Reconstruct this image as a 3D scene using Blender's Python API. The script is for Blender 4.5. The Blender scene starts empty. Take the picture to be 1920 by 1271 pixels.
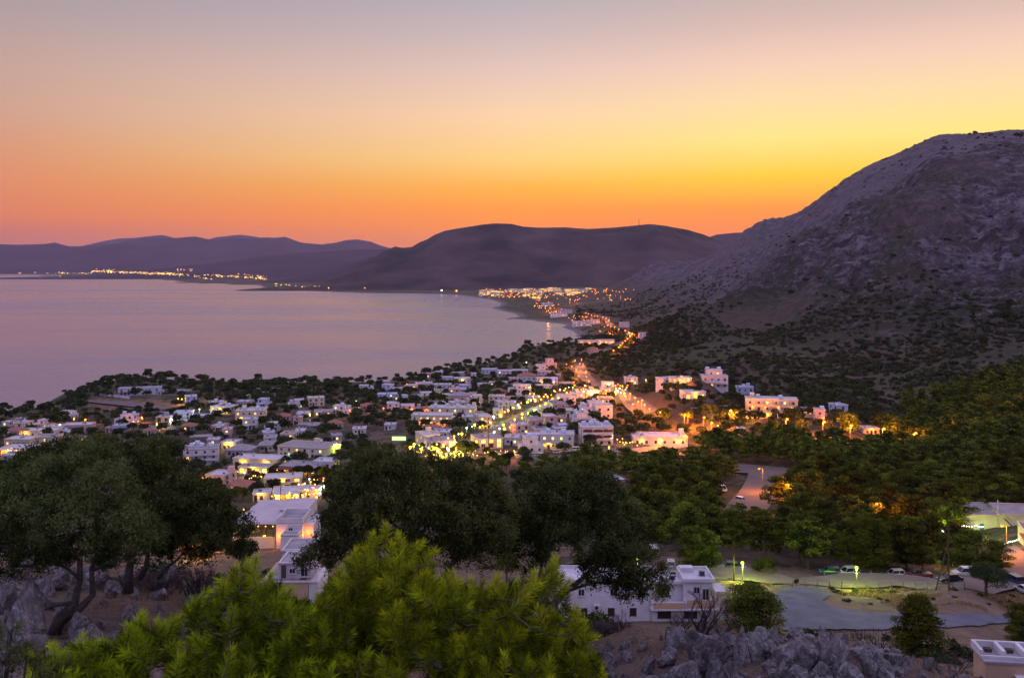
import bpy, math, random
import numpy as np
from mathutils import Matrix, Vector
R = math.radians
scene = bpy.context.scene
col = scene.collection
rnd = random.Random(7)
nr = np.random.default_rng(11)

# ---------------------------------------------------------------- camera
CAMZ, F, HY, CX = 100.0, 1700.0, 500.0, 960.0     # eye height above the sea, focal length / horizon row / centre column in photo pixels
cam = bpy.data.cameras.new('camera'); camo = bpy.data.objects.new('camera', cam); col.objects.link(camo)
cam.sensor_width = 36.0; cam.lens = 36.0 * F / 1920.0
camo.location = (0, 0, CAMZ); camo.rotation_euler = (R(90), 0, 0)
cam.shift_y = -(635.5 - HY) / 1920.0
cam.clip_start = 0.2; cam.clip_end = 90000
cam.dof.use_dof = True; cam.dof.focus_distance = 380; cam.dof.aperture_fstop = 3.2
scene.camera = camo

# ---------------------------------------------------------------- world (dusk sky)
def lin(c):
    return tuple((v / 255 / 12.92) if v / 255 <= 0.04045 else ((v / 255 + 0.055) / 1.055) ** 2.4 for v in c)
world = bpy.data.worlds.new('World'); scene.world = world; world.use_nodes = True
nt = world.node_tree; nt.nodes.clear()
def nd(t, typ, **kw):
    n = t.nodes.new(typ)
    for k, v in kw.items(): setattr(n, k, v)
    return n
def math_node(t, op, a, b=None, c=None, clamp=False):
    n = t.nodes.new('ShaderNodeMath'); n.operation = op; n.use_clamp = clamp
    for i, v in enumerate((a, b, c)):
        if v is None: continue
        if isinstance(v, (int, float)): n.inputs[i].default_value = v
        else: t.links.new(v, n.inputs[i])
    return n.outputs[0]
def ramp(t, fac, stops, interp='LINEAR'):
    n = t.nodes.new('ShaderNodeValToRGB'); n.color_ramp.interpolation = interp
    e = n.color_ramp.elements
    while len(e) > 1: e.remove(e[-1])
    e[0].position = stops[0][0]; e[0].color = (*stops[0][1], 1)
    for p, c in stops[1:]:
        q = e.new(p); q.color = (*c, 1)
    t.links.new(fac, n.inputs[0]); return n.outputs[0]
def mixc(t, fac, a, b, blend='MIX'):
    n = t.nodes.new('ShaderNodeMix'); n.data_type = 'RGBA'; n.blend_type = blend
    if isinstance(fac, (int, float)): n.inputs[0].default_value = fac
    else: t.links.new(fac, n.inputs[0])
    for i, v in ((6, a), (7, b)):
        if isinstance(v, tuple): n.inputs[i].default_value = (*v[:3], 1)
        else: t.links.new(v, n.inputs[i])
    return n.outputs[2]
tc = nd(nt, 'ShaderNodeTexCoord'); sep = nd(nt, 'ShaderNodeSeparateXYZ')
nt.links.new(tc.outputs['Generated'], sep.inputs[0])
X_, Y_, Z_ = sep.outputs
elev = math_node(nt, 'DIVIDE', math_node(nt, 'ARCSINE', Z_), math.pi / 2)          # 0 horizon .. 1 zenith
az = math_node(nt, 'ARCTAN2', X_, Y_)                                              # 0 ahead, + to the right
fpos = math_node(nt, 'MULTIPLY_ADD', az, 1 / 1.05, 0.5, clamp=True)                # -30 deg .. +30 deg -> 0..1
es = math_node(nt, 'SQRT', math_node(nt, 'MAXIMUM', elev, 0.0))
def E(py):       # photo row -> ramp position (on the centre column)
    return math.sqrt(max(0, math.atan((HY - py) / F) / (math.pi / 2)))
ZEN = (0.80, 0.78, 1.36)
left = [(0, lin((186, 112, 98))), (E(440), lin((198, 118, 98))), (E(415), lin((218, 126, 86))), (E(360), lin((221, 140, 96))), (E(300), lin((217, 150, 115))), (E(240), lin((207, 160, 138))),
        (E(160), lin((195, 162, 150))), (E(60), lin((172, 154, 158))), (E(0), lin((163, 148, 160))), (0.66, (0.55, 0.52, 0.75)), (1, ZEN)]
mid = [(0, lin((226, 126, 78))), (E(425), lin((248, 142, 66))), (E(390), lin((255, 154, 52))), (E(350), lin((255, 178, 62))), (E(300), lin((254, 206, 120))), (E(220), lin((252, 210, 165))),
       (E(140), lin((232, 198, 182))), (E(60), lin((204, 183, 182))), (E(0), lin((186, 174, 180))), (0.66, (0.6, 0.56, 0.75)), (1, ZEN)]
right = [(0, lin((236, 128, 70))), (E(425), lin((250, 138, 56))), (E(395), lin((255, 150, 20))), (E(370), lin((255, 176, 4))), (E(335), lin((252, 204, 30))), (E(270), lin((255, 228, 130))), (E(200), lin((255, 220, 165))),
         (E(130), lin((246, 205, 182))), (E(60), lin((218, 187, 176))), (E(0), lin((200, 176, 172))), (0.66, (0.62, 0.56, 0.74)), (1, ZEN)]
HAZE_D, HAZE_TOP, HAZE_END, HAZE_L = 2.1e-5, 840.0, 26000.0, (0.26, 0.14, 0.17)
def thru(st):    # the sky behind the body of haze: what it must be for the dusk glow to reach the eye with the photograph's colour
    out = []
    for p, c in st:
        a = p * p * math.pi / 2; d = min(HAZE_END, (HAZE_TOP - CAMZ) / max(1e-4, math.sin(a))); T = math.exp(-HAZE_D * d)
        out.append((p, tuple(max(0.004, (v - (1 - T) * h) / T) for v, h in zip(c, HAZE_L))) if p < 0.6 else (p, c))
    return out
back = [(0, (0.5, 0.40, 0.62)), (0.25, (0.66, 0.52, 0.92)), (0.5, (0.70, 0.64, 1.14)), (1, ZEN)]
cl, cm, cr, cb = (ramp(nt, es, s) for s in (thru(left), thru(mid), thru(right), back))
f1 = math_node(nt, 'MULTIPLY_ADD', az, 1 / .52, 1.0, clamp=True)
f2 = math_node(nt, 'MULTIPLY', az, 1 / .27, clamp=True)
def smooth(f): return math_node(nt, 'SMOOTHSTEP', f, 0.0, 1.0) if False else f
c1 = mixc(nt, f1, cl, cm); c2 = mixc(nt, f2, c1, cr)
fb = math_node(nt, 'SUBTRACT', math_node(nt, 'ABSOLUTE', math_node(nt, 'SUBTRACT', az, 0.25)), 0.75)
fb = math_node(nt, 'MULTIPLY', fb, 0.9, clamp=True)
csky = mixc(nt, fb, c2, cb)
nish = nd(nt, 'ShaderNodeTexSky'); nish.sky_type = 'NISHITA'; nish.sun_disc = False; nish.sun_elevation = R(-2.0); nish.sun_rotation = R(25)
add = mixc(nt, 0.04, csky, nish.outputs[0], 'ADD')
bg = nd(nt, 'ShaderNodeBackground'); bg.inputs[1].default_value = 1.0
nt.links.new(add, bg.inputs[0])
nt.links.new(bg.outputs[0], nd(nt, 'ShaderNodeOutputWorld').inputs[0])
world.cycles.sampling_method = 'MANUAL'; world.cycles.sample_map_resolution = 512

# the sun has just set: only a very weak, very soft afterglow from the bright part of the western sky
sun = bpy.data.lights.new('afterglow', 'SUN'); sun.energy = 0.25; sun.angle = R(30); sun.color = (1.0, 0.72, 0.5)
suno = bpy.data.objects.new('afterglow', sun); col.objects.link(suno)
suno.rotation_euler = (R(-82), 0, R(-25))

scene.view_settings.view_transform = 'Standard'; scene.view_settings.look = 'None'
scene.view_settings.exposure = 0.0; scene.view_settings.gamma = 1.0; scene.view_settings.use_curve_mapping = False
cy = scene.cycles
cy.use_denoising = True
try: cy.denoiser = 'OPENIMAGEDENOISE'
except Exception: pass
cy.max_bounces = 5; cy.diffuse_bounces = 2; cy.glossy_bounces = 2; cy.transmission_bounces = 2; cy.transparent_max_bounces = 6; cy.volume_bounces = 0
cy.sample_clamp_indirect = 3.0; cy.sample_clamp_direct = 0.0
cy.use_light_tree = True
cy.caustics_reflective = False; cy.caustics_refractive = False
cy.use_adaptive_sampling = True; cy.adaptive_threshold = 0.015
scene.render.use_persistent_data = False

# ---------------------------------------------------------------- helpers
def tag(o, label=None, cat=None, group=None, kind=None):
    if label: o['label'] = label
    if cat: o['category'] = cat
    if group: o['group'] = group
    if kind: o['kind'] = kind
    return o
def link(name, data, parent=None, loc=(0, 0, 0), rz=0.0):
    o = bpy.data.objects.new(name, data); col.objects.link(o)
    o.location = loc; o.rotation_euler = (0, 0, rz)
    if parent is not None: o.parent = parent
    return o
def empty(name, loc, rz=0.0):
    o = bpy.data.objects.new(name, None); col.objects.link(o); o.location = loc; o.rotation_euler = (0, 0, rz)
    o.empty_display_size = 0.3
    return o
def npmesh(name, V, Fc, mats=(), mi=None, smooth=False, n=4):
    """V (k,3) float array, Fc (m,n) int array (all faces the same size) -> mesh"""
    me = bpy.data.meshes.new(name)
    V = np.asarray(V, np.float32); Fc = np.asarray(Fc, np.int32)
    m, n = Fc.shape
    me.vertices.add(len(V)); me.vertices.foreach_set('co', V.ravel())
    me.loops.add(m * n); me.loops.foreach_set('vertex_index', Fc.ravel())
    me.polygons.add(m); me.polygons.foreach_set('loop_start', np.arange(0, m * n, n, dtype=np.int32))
    try: me.polygons.foreach_set('loop_total', np.full(m, n, np.int32))
    except Exception: pass
    for t in mats: me.materials.append(t)
    if mi is not None: me.polygons.foreach_set('material_index', np.asarray(mi, np.int32))
    if smooth: me.polygons.foreach_set('use_smooth', np.ones(m, bool))
    me.update(calc_edges=True); return me
class MB:
    """collects boxes / bars / prisms; builds one mesh"""
    def __init__(s): s.v = []; s.f = []; s.m = []
    def box(s, x0, y0, z0, x1, y1, z1, m=0, rz=0.0, c=None):
        b = len(s.v); P = [(x0, y0, z0), (x1, y0, z0), (x1, y1, z0), (x0, y1, z0), (x0, y0, z1), (x1, y0, z1), (x1, y1, z1), (x0, y1, z1)]
        if rz:
            cx, cy_ = c or ((x0 + x1) / 2, (y0 + y1) / 2); ca, sa = math.cos(rz), math.sin(rz)
            P = [(cx + (x - cx) * ca - (y - cy_) * sa, cy_ + (x - cx) * sa + (y - cy_) * ca, z) for x, y, z in P]
        s.v += P
        for q in ((0, 3, 2, 1), (4, 5, 6, 7), (0, 1, 5, 4), (1, 2, 6, 5), (2, 3, 7, 6), (3, 0, 4, 7)):
            s.f.append(tuple(b + i for i in q)); s.m.append(m)
        return s
    def poly(s, pts, faces, m=0):
        b = len(s.v); s.v += [tuple(p) for p in pts]
        for q in faces: s.f.append(tuple(b + i for i in q)); s.m.append(m)
        return s
    def tube(s, pts, rad, m=0, n=6, cap=True):
        pts = [Vector(p) for p in pts]; k = len(pts)
        if isinstance(rad, (int, float)): rad = [rad] * k
        b = len(s.v); a0 = None
        for i, p in enumerate(pts):
            t = (pts[min(i + 1, k - 1)] - pts[max(i - 1, 0)]).normalized()
            if a0 is None:
                a0 = t.orthogonal().normalized()
            a0 = (a0 - t * a0.dot(t)).normalized(); b0 = t.cross(a0)
            for j in range(n):
                an = 2 * math.pi * j / n
                s.v.append(tuple(p + (a0 * math.cos(an) + b0 * math.sin(an)) * rad[i]))
        for i in range(k - 1):
            for j in range(n):
                s.f.append((b + i * n + j, b + i * n + (j + 1) % n, b + (i + 1) * n + (j + 1) % n, b + (i + 1) * n + j)); s.m.append(m)
        if cap:
            s.f.append(tuple(b + j for j in range(n))[::-1]); s.m.append(m)
            s.f.append(tuple(b + (k - 1) * n + j for j in range(n))); s.m.append(m)
        return s
    def ball(s, c, r, m=0, n=8, k=5, sz=1.0):
        b = len(s.v)
        s.v.append((c[0], c[1], c[2] - r * sz))
        for i in range(1, k):
            ph = -math.pi / 2 + math.pi * i / k
            for j in range(n):
                an = 2 * math.pi * j / n
                s.v.append((c[0] + r * math.cos(ph) * math.cos(an), c[1] + r * math.cos(ph) * math.sin(an), c[2] + r * sz * math.sin(ph)))
        s.v.append((c[0], c[1], c[2] + r * sz)); top = len(s.v) - 1
        for j in range(n):
            s.f.append((b, b + 1 + (j + 1) % n, b + 1 + j)); s.m.append(m)
            s.f.append((top, b + 1 + (k - 2) * n + j, b + 1 + (k - 2) * n + (j + 1) % n)); s.m.append(m)
        for i in range(k - 2):
            for j in range(n):
                q = b + 1 + i * n
                s.f.append((q + j, q + (j + 1) % n, q + n + (j + 1) % n, q + n + j)); s.m.append(m)
        return s
    def mesh(s, name, mats, smooth=False):
        me = bpy.data.meshes.new(name); me.from_pydata(s.v, [], s.f)
        for t in mats: me.materials.append(t)
        me.polygons.foreach_set('material_index', s.m)
        if smooth: me.polygons.foreach_set('use_smooth', [True] * len(s.f))
        me.update(); return me
    def build(s, name, mats, parent=None, loc=(0, 0, 0), rz=0.0, smooth=False):
        if not isinstance(mats, (list, tuple)): mats = [mats]
        return link(name, s.mesh(name, mats, smooth), parent, loc, rz)

# ---------------------------------------------------------------- noise (numpy)
def _hash(ix, iy, seed):
    h = (ix.astype(np.int64) * 374761393 + iy.astype(np.int64) * 668265263 + seed * 1442695041) & 0x7fffffff
    h = ((h ^ (h >> 13)) * 1274126177) & 0x7fffffff
    return ((h ^ (h >> 16)) & 0xffff) / 65535.0
def vnoise(x, y, seed=0):
    ix, iy = np.floor(x), np.floor(y); fx, fy = x - ix, y - iy
    fx = fx * fx * fx * (fx * (fx * 6 - 15) + 10); fy = fy * fy * fy * (fy * (fy * 6 - 15) + 10)
    a, b, c, d = _hash(ix, iy, seed), _hash(ix + 1, iy, seed), _hash(ix, iy + 1, seed), _hash(ix + 1, iy + 1, seed)
    return (a + (b - a) * fx) * (1 - fy) + (c + (d - c) * fx) * fy
def fbm(x, y, oct=4, seed=0, ridged=False):
    s = 0; a = 1; t = 0
    for o in range(oct):
        v = vnoise(x * 2 ** o + 17.3 * o, y * 2 ** o - 9.1 * o, seed + o)
        if ridged: v = 1 - np.abs(v * 2 - 1)
        s = s + v * a; t += a; a *= 0.5
    return s / t
# ---------------------------------------------------------------- terrain heights
def Wp(px, py, Y):       # photo pixel at distance Y -> world point
    return ((px - CX) / F * Y, Y, CAMZ - (py - HY) / F * Y)
_ctl = []
def C(px, py, Y): _ctl.append((px, py, Y))
def CZ(px, z, Y): _ctl.append((px, HY + (CAMZ - z) * F / Y, Y))
for px in (-900, -300, 300, 960, 1600, 2300, 3000):
    CZ(px, 97.3, 3); CZ(px, 95.6, 6)
for px, z12, z18, z25 in ((-900, 93, 91, 89.5), (-300, 93, 91.6, 90), (100, 93, 91.5, 90), (500, 92.6, 90.6, 88.4), (1000, 92.4, 90, 87), (1400, 92, 89.6, 88.2), (1900, 92, 89.5, 87), (2500, 92, 89, 86.5)):
    CZ(px, z12, 12); CZ(px, z18, 18); CZ(px, z25, 25)
for px, s in ((-600, 1100), (0, 1102), (150, 1100), (300, 1110), (450, 1150), (600, 1200), (1000, 1200), (1200, 1188), (1400, 1200), (1600, 1212), (1800, 1265), (1920, 1290), (2500, 1290)): C(px, s, 32)
for px, s in ((-600, 1085), (0, 1085), (150, 1082), (300, 1092), (450, 1150), (600, 1250), (1200, 1270), (1600, 1280), (1920, 1310), (2500, 1310)): C(px, s, 38)
for px in (-900, -300, 300, 700, 1200, 1600, 2000, 2600): CZ(px, 70, 60); CZ(px, 57, 90)
for px, z in ((-900, 50), (-300, 50), (300, 51), (540, 52), (800, 50), (1040, 49.1), (1200, 49.1), (1340, 49), (1480, 47.6), (1700, 47), (1900, 46), (2500, 46)): CZ(px, z, 131)
for p in '''1500,1105,158 1900,1128,158 1200,1100,158 700,1070,158 0,1070,158 -700,1070,158 2500,1120,158
1440,1085,172 1800,1085,172 1200,1060,178 1600,1075,183 1800,1078,183 1500,1060,190 1900,1046,195 500,1015,190 100,1015,190 -500,1015,190 2500,1030,200
1500,950,250 1300,950,262 1900,978,232 1750,978,240 520,935,308 480,877,390 370,873,400 100,935,300 -500,900,330 0,868,390
1100,850,380 1120,835,395 900,850,370 800,840,385 1000,780,500 1000,760,560 800,760,560 600,760,570 400,800,480 200,810,490 0,840,430 0,800,500 250,745,600 120,786,540 450,740,640 700,740,660 900,720,700
1050,720,690 1090,700,760 1000,690,800 1100,670,880 1100,650,1000 1190,630,1200 1150,660,980 1130,600,1500 1050,590,1750 1000,565,2300 1080,570,2200 1000,552,2900 900,553,3000 1100,540,3700
1200,620,1100 1230,642,900 1200,740,600 1250,720,640 1350,740,560 1330,728,540 1450,784,440 1560,797,410 1600,830,380 1290,840,390 1400,880,330 1400,940,275 1300,850,370 1600,880,320 1200,900,320 1000,880,345 700,860,380
1900,850,340 1750,850,360 1750,805,430 1900,750,430 1750,755,480 1600,755,480 1650,700,600 1900,650,560 1700,650,650 1900,590,680 1900,450,900 1900,330,1050 1900,268,1190 1850,272,1200 1800,282,1190 1960,262,1190
1900,330,1450 2400,180,1200 2400,400,900 2400,700,480 2400,900,290 3000,300,900 3000,700,400 3000,900,290 2400,300,1600
1760,292,1180 1700,335,1160 1650,368,1140 1600,395,1120 1550,432,1100 1500,462,1080 1450,500,1050 1400,530,1020 1350,565,990 1300,592,950 1260,622,910 1230,645,880 1195,668,830
1850,300,1450 1760,330,1450 1700,365,1420 1600,435,1400 1500,495,1350 1400,560,1300 1300,612,1200
1740,272,1750 1770,265,1730 1800,261,1710 1850,260,1690 1900,262,1690 1960,256,1690 1700,290,1790 1620,322,1850 1560,360,1900 1480,415,2000 1410,433,2100 1370,455,2150 1340,480,2200 1310,492,2250 1260,498,2300 1200,515,2350 1160,542,2350 1130,572,2100
1300,565,1600 1200,600,1500 1400,500,1700 1500,450,1650 1250,550,1850 1600,390,1600 1170,570,2050
1850,300,2300 1740,320,2500 1600,400,2700 1480,470,3000 1310,520,3200 1200,535,3400 1130,542,3500
1300,650,790 1300,700,650 1500,600,850 1500,650,740 1500,700,600 1700,600,710 1700,500,850 1700,400,1010 1600,500,930 1600,600,770 1400,600,900 1400,650,760 1400,700,620 1800,400,980 1800,300,1120 1800,500,850
1230,690,700 1170,690,740 1560,450,1040 1480,530,980'''.split():
    C(*map(float, p.split(',')))
for px in (-900, -300, 300, 900, 1500, 2300, 3000):
    for Y in (4500, 9000, 20000, 45000): CZ(px, 3, Y)
for px in (-900, -300, 0, 300, 600): CZ(px, 2, 900); CZ(px, 2, 1800)
CZ(-900, 6, 560); CZ(-400, 6, 560)
_c = np.array(_ctl); _P = np.stack([_c[:, 0] / 150, np.log(_c[:, 2]) * 3.2], 1)
def _ker(d2): return -np.sqrt(d2 + 0.12)
_n = len(_P); _A = np.zeros((_n + 3, _n + 3))
_A[:_n, :_n] = _ker(((_P[:, None] - _P[None]) ** 2).sum(-1)) - np.eye(_n) * 0.01
_A[:_n, _n] = 1; _A[:_n, _n + 1:] = _P; _A[_n:, :_n] = _A[:_n, _n:].T
# interpolate the slope below eye level, softened, over (azimuth, log distance)
_w = np.linalg.solve(_A, np.concatenate([_c[:, 1] - (HY + CAMZ * F / (_c[:, 2] + 40)), np.zeros(3)]))
def rbf(px, Y):
    sh = px.shape; Q = np.stack([px.ravel() / 150, np.log(Y.ravel()) * 3.2], 1); out = np.empty(len(Q))
    for i in range(0, len(Q), 20000):
        q = Q[i:i + 20000]
        K = _ker(((q[:, None] - _P[None]) ** 2).sum(-1))
        out[i:i + 20000] = K @ _w[:_n] + _w[_n] + q @ _w[_n + 1:]
    return out.reshape(sh) + HY + CAMZ * F / (Y + 40)
SHORE = '''-900,800 -300,800 0,789 60,786 104,776 118,764 96,758 88,755 112,749 140,747 152,738 178,731 205,728 250,723 300,722 350,728 420,731 500,729 560,727 620,724 700,722 758,717 800,708 832,699 878,697 905,694 944,687 950,682 957,675 975,671 1000,668
1018,662 1035,657 1020,656.5 1015,655 1040,654.5 1062,650 1085,641 1090,634 1082,627 1076,621 1055,614 1064,609 1040,606 1010,603 1000,601 965,598 948,599.5 950,597 975,594 966,588 940,583 925,579 918,577 935,574 938,569 922,563 892,557 860,553.5 820,551.5 790,550.8 740,550.5 680,549.5 640,548
600,546.5 560,545.5 540,543 515,541.5 492,540 500,537.5 480,535 455,534.8 420,533.5 380,533 372,531.5 355,529.5 330,527.5 300,525 262,523 220,522 170,521 110,519.5 70,518 110,516.6 60,515 0,512.4 -300,510 -900,508'''
_sh = [tuple(map(float, q.split(','))) for q in SHORE.split()]
shore = np.array([((px - CX) / F * (CAMZ * F / (py - HY)), CAMZ * F / (py - HY)) for px, py in _sh])
# densify the shore with a little natural wobble, closed far out at sea on the left
_pts = []
for i in range(len(shore) - 1):
    a, b = shore[i], shore[i + 1]; L = np.hypot(*(b - a)); k = max(1, int(L / (a[1] * 0.012)))
    for j in range(k):
        p = a + (b - a) * j / k; am = 0.0035 * p[1]
        _pts.append(p + (np.array([vnoise(np.array([p[0] / (am * 6)]), np.array([p[1] / (am * 6)]), 3)[0], vnoise(np.array([p[0] / (am * 6)]), np.array([p[1] / (am * 6)]), 4)[0]]) - 0.5) * am * 2)
_pts.append(shore[-1]); SP = np.array(_pts)
def shore_sd(x, y):
    """signed distance to the coast: + on land"""
    sh = x.shape; x = x.ravel(); y = y.ravel(); out = np.empty(len(x))
    A = SP; B = np.roll(SP, -1, 0); D = B - A; DD = (D ** 2).sum(1) + 1e-9
    for i in range(0, len(x), 8000):
        qx, qy = x[i:i + 8000, None], y[i:i + 8000, None]
        t = np.clip(((qx - A[:, 0]) * D[:, 0] + (qy - A[:, 1]) * D[:, 1]) / DD, 0, 1); t[:, -1] = 0
        d = np.sqrt(((qx - A[:, 0] - t * D[:, 0]) ** 2 + (qy - A[:, 1] - t * D[:, 1]) ** 2).min(1))
        cr = ((A[:, 1] > qy) != (B[:, 1] > qy)) & (qx < D[:, 0] * (qy - A[:, 1]) / np.where(np.abs(D[:, 1]) < 1e-9, 1e-9, D[:, 1]) + A[:, 0])
        out[i:i + 8000] = np.where(cr.sum(1) % 2 == 1, -d, d)
    return out.reshape(sh)
# grid: azimuth columns (dense inside the frame) x log distance rows
gpx = np.concatenate([np.linspace(-1800, -60, 60)[:-1], np.linspace(-60, 1980, 560), np.linspace(1980, 3800, 60)[1:]])
gY = np.concatenate([np.geomspace(1.2, 20, 40)[:-1], np.geomspace(20, 3800, 520), np.geomspace(3800, 60000, 40)[1:]])
GP, GY = np.meshgrid(gpx, gY)            # rows: distance, columns: azimuth
GX = (GP - CX) / F * GY
s0 = rbf(GP, GY)
Z0 = CAMZ - (s0 - HY) / F * GY
def mtn_mask(z, y): return np.clip((z - 30) / 60, 0, 1) * np.clip((y - 420) / 250, 0, 1)
mm = mtn_mask(Z0, GY)
wx = GX + 40 * (fbm(GX / 160, GY / 160, 2, 50) - .5); wy = GY + 40 * (fbm(GX / 160, GY / 160, 2, 60) - .5)
crest = np.clip((s0 - 262) / 160, 0.18, 1)
Z0 = Z0 + mm * crest * (40 * (fbm((wx + 0.5 * wy) / 210, (wy - 0.3 * wx) / 480, 3, 5, True) - 0.62) + 17 * (fbm(wx / 42, wy / 80, 3, 9, True) - 0.6) + 9 * (fbm(GX / 13, GY / 20, 2, 12, True) - .6)) + mm * (1 - crest) * 5 * (fbm(GX / 22, GY / 22, 3, 15, True) - .6)
near = np.clip((45 - GY) / 20, 0, 1) * np.clip((GY - 12) / 8, 0, 1)
Z0 = Z0 + near * 1.1 * (fbm(GX / 3.2, GY / 3.2, 4, 21) - 0.5) + np.clip((420 - GY) / 300, 0, 1) * 0.5 * (fbm(GX / 11, GY / 11, 3, 31) - .5) * np.clip((GY - 50) / 50, 0, 1)
SD = shore_sd(GX, GY)
Zl = np.maximum(Z0, 1.6 + 1.5 * fbm(GX / 60, GY / 60, 2, 71))
k_ = np.where(GY < 1000, 0.75, 0.09)
GZ = np.where(SD > 0, np.minimum(Zl, SD * k_ + np.maximum(SD - 70, 0) * 1.0 + 0.1), np.maximum(SD * 0.2, -12.0) - 0.3)
LGY = np.log(gY)
def hgt(x, y):
    """bilinear lookup of the ground sheet"""
    x = np.atleast_1d(np.asarray(x, float)); y = np.atleast_1d(np.asarray(y, float))
    p = CX + F * x / y
    i = np.clip(np.searchsorted(gY, y) - 1, 0, len(gY) - 2); j = np.clip(np.searchsorted(gpx, p) - 1, 0, len(gpx) - 2)
    ty = np.clip((y - gY[i]) / (gY[i + 1] - gY[i]), 0, 1); tx = np.clip((p - gpx[j]) / (gpx[j + 1] - gpx[j]), 0, 1)
    return (GZ[i, j] * (1 - tx) + GZ[i, j + 1] * tx) * (1 - ty) + (GZ[i + 1, j] * (1 - tx) + GZ[i + 1, j + 1] * tx) * ty
def h1(x, y): return float(hgt(x, y)[0])
_Ys = np.geomspace(10, 9000, 1500)
def G(px, py, ymin=14.0):
    """first ground point seen through photo pixel (px, py)"""
    Ys = _Ys[_Ys >= ymin]; x = (px - CX) / F * Ys; zr = CAMZ - (py - HY) / F * Ys
    g = hgt(x, Ys); k = np.argmax(g >= zr)
    if not (g >= zr).any(): k = len(Ys) - 1
    if k == 0: return (x[0], Ys[0], g[0])
    a = (zr[k - 1] - g[k - 1]) / max(1e-6, (zr[k - 1] - g[k - 1]) + (g[k] - zr[k])); Y = Ys[k - 1] + (Ys[k] - Ys[k - 1]) * min(1, max(0, a))
    return ((px - CX) / F * Y, Y, h1((px - CX) / F * Y, Y))
# ---------------------------------------------------------------- materials
def mat(name, base=(0.5, 0.5, 0.5), rough=0.8, spec=0.3, metal=0.0, noise=0.0, nscale=3.0, c2=None, bump=0.0, bscale=20.0, emit=None, es=0.0, trans=0.0, coord='Object', rand=0.0):
    m = bpy.data.materials.new(name); m.use_nodes = True; t = m.node_tree; b = t.nodes['Principled BSDF']
    b.inputs['Roughness'].default_value = rough; b.inputs['Specular IOR Level'].default_value = spec; b.inputs['Metallic'].default_value = metal
    tcn = nd(t, 'ShaderNodeTexCoord'); cc = tcn.outputs[coord]
    base = tuple(base)
    if c2 is not None or noise:
        n = nd(t, 'ShaderNodeTexNoise'); n.inputs['Scale'].default_value = nscale; n.inputs['Detail'].default_value = 5; n.inputs['Roughness'].default_value = 0.62
        t.links.new(cc, n.inputs['Vector'])
        cc2 = c2 if c2 is not None else tuple(v * (1 - noise) for v in base)
        out = ramp(t, n.outputs[0], [(0.36, base), (0.64, tuple(cc2))])
    else:
        rg = nd(t, 'ShaderNodeRGB'); rg.outputs[0].default_value = (*base, 1); out = rg.outputs[0]
    if rand:
        oi = nd(t, 'ShaderNodeObjectInfo'); hs = nd(t, 'ShaderNodeHueSaturation')
        t.links.new(math_node(t, 'MULTIPLY_ADD', oi.outputs['Random'], 2 * rand, 1 - rand), hs.inputs['Value'])
        t.links.new(math_node(t, 'MULTIPLY_ADD', oi.outputs['Random'], 0.05, 0.475), hs.inputs['Hue'])
        t.links.new(out, hs.inputs['Color']); out = hs.outputs[0]
    t.links.new(out, b.inputs['Base Color'])
    if bump:
        n = nd(t, 'ShaderNodeTexNoise'); n.inputs['Scale'].default_value = bscale; n.inputs['Detail'].default_value = 6
        t.links.new(cc, n.inputs['Vector']); bp = nd(t, 'ShaderNodeBump'); bp.inputs['Strength'].default_value = bump; bp.inputs['Distance'].default_value = 1.0 / bscale
        t.links.new(n.outputs[0], bp.inputs['Height']); t.links.new(bp.outputs[0], b.inputs['Normal'])
    if emit: b.inputs['Emission Color'].default_value = (*emit, 1); b.inputs['Emission Strength'].default_value = es
    m['b'] = 1
    return m
def glow(name, c, s, sample=False):
    m = bpy.data.materials.new(name); m.use_nodes = True; t = m.node_tree; t.nodes.clear()
    e = nd(t, 'ShaderNodeEmission'); e.inputs[0].default_value = (*c, 1); e.inputs[1].default_value = s
    t.links.new(e.outputs[0], nd(t, 'ShaderNodeOutputMaterial').inputs[0])
    m.cycles.emission_sampling = 'FRONT' if sample else 'NONE'
    return m
def foliage(name, c1, c2, trans=0.25, rand=0.25):
    m = bpy.data.materials.new(name); m.use_nodes = True; t = m.node_tree; t.nodes.clear()
    at = nd(t, 'ShaderNodeAttribute'); at.attribute_name = 'tone'
    base = ramp(t, at.outputs['Fac'], [(0.0, c1), (1.0, c2)])
    oi = nd(t, 'ShaderNodeObjectInfo'); hs = nd(t, 'ShaderNodeHueSaturation')
    t.links.new(math_node(t, 'MULTIPLY_ADD', oi.outputs['Random'], 2 * rand, 1 - rand), hs.inputs['Value'])
    t.links.new(math_node(t, 'MULTIPLY_ADD', oi.outputs['Random'], 0.04, 0.48), hs.inputs['Hue'])
    t.links.new(base, hs.inputs['Color'])
    d = nd(t, 'ShaderNodeBsdfDiffuse'); tr = nd(t, 'ShaderNodeBsdfTranslucent'); mx = nd(t, 'ShaderNodeMixShader'); mx.inputs[0].default_value = trans
    t.links.new(hs.outputs[0], d.inputs[0]); t.links.new(hs.outputs[0], tr.inputs[0])
    t.links.new(d.outputs[0], mx.inputs[1]); t.links.new(tr.outputs[0], mx.inputs[2])
    t.links.new(mx.outputs[0], nd(t, 'ShaderNodeOutputMaterial').inputs[0])
    return m

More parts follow.
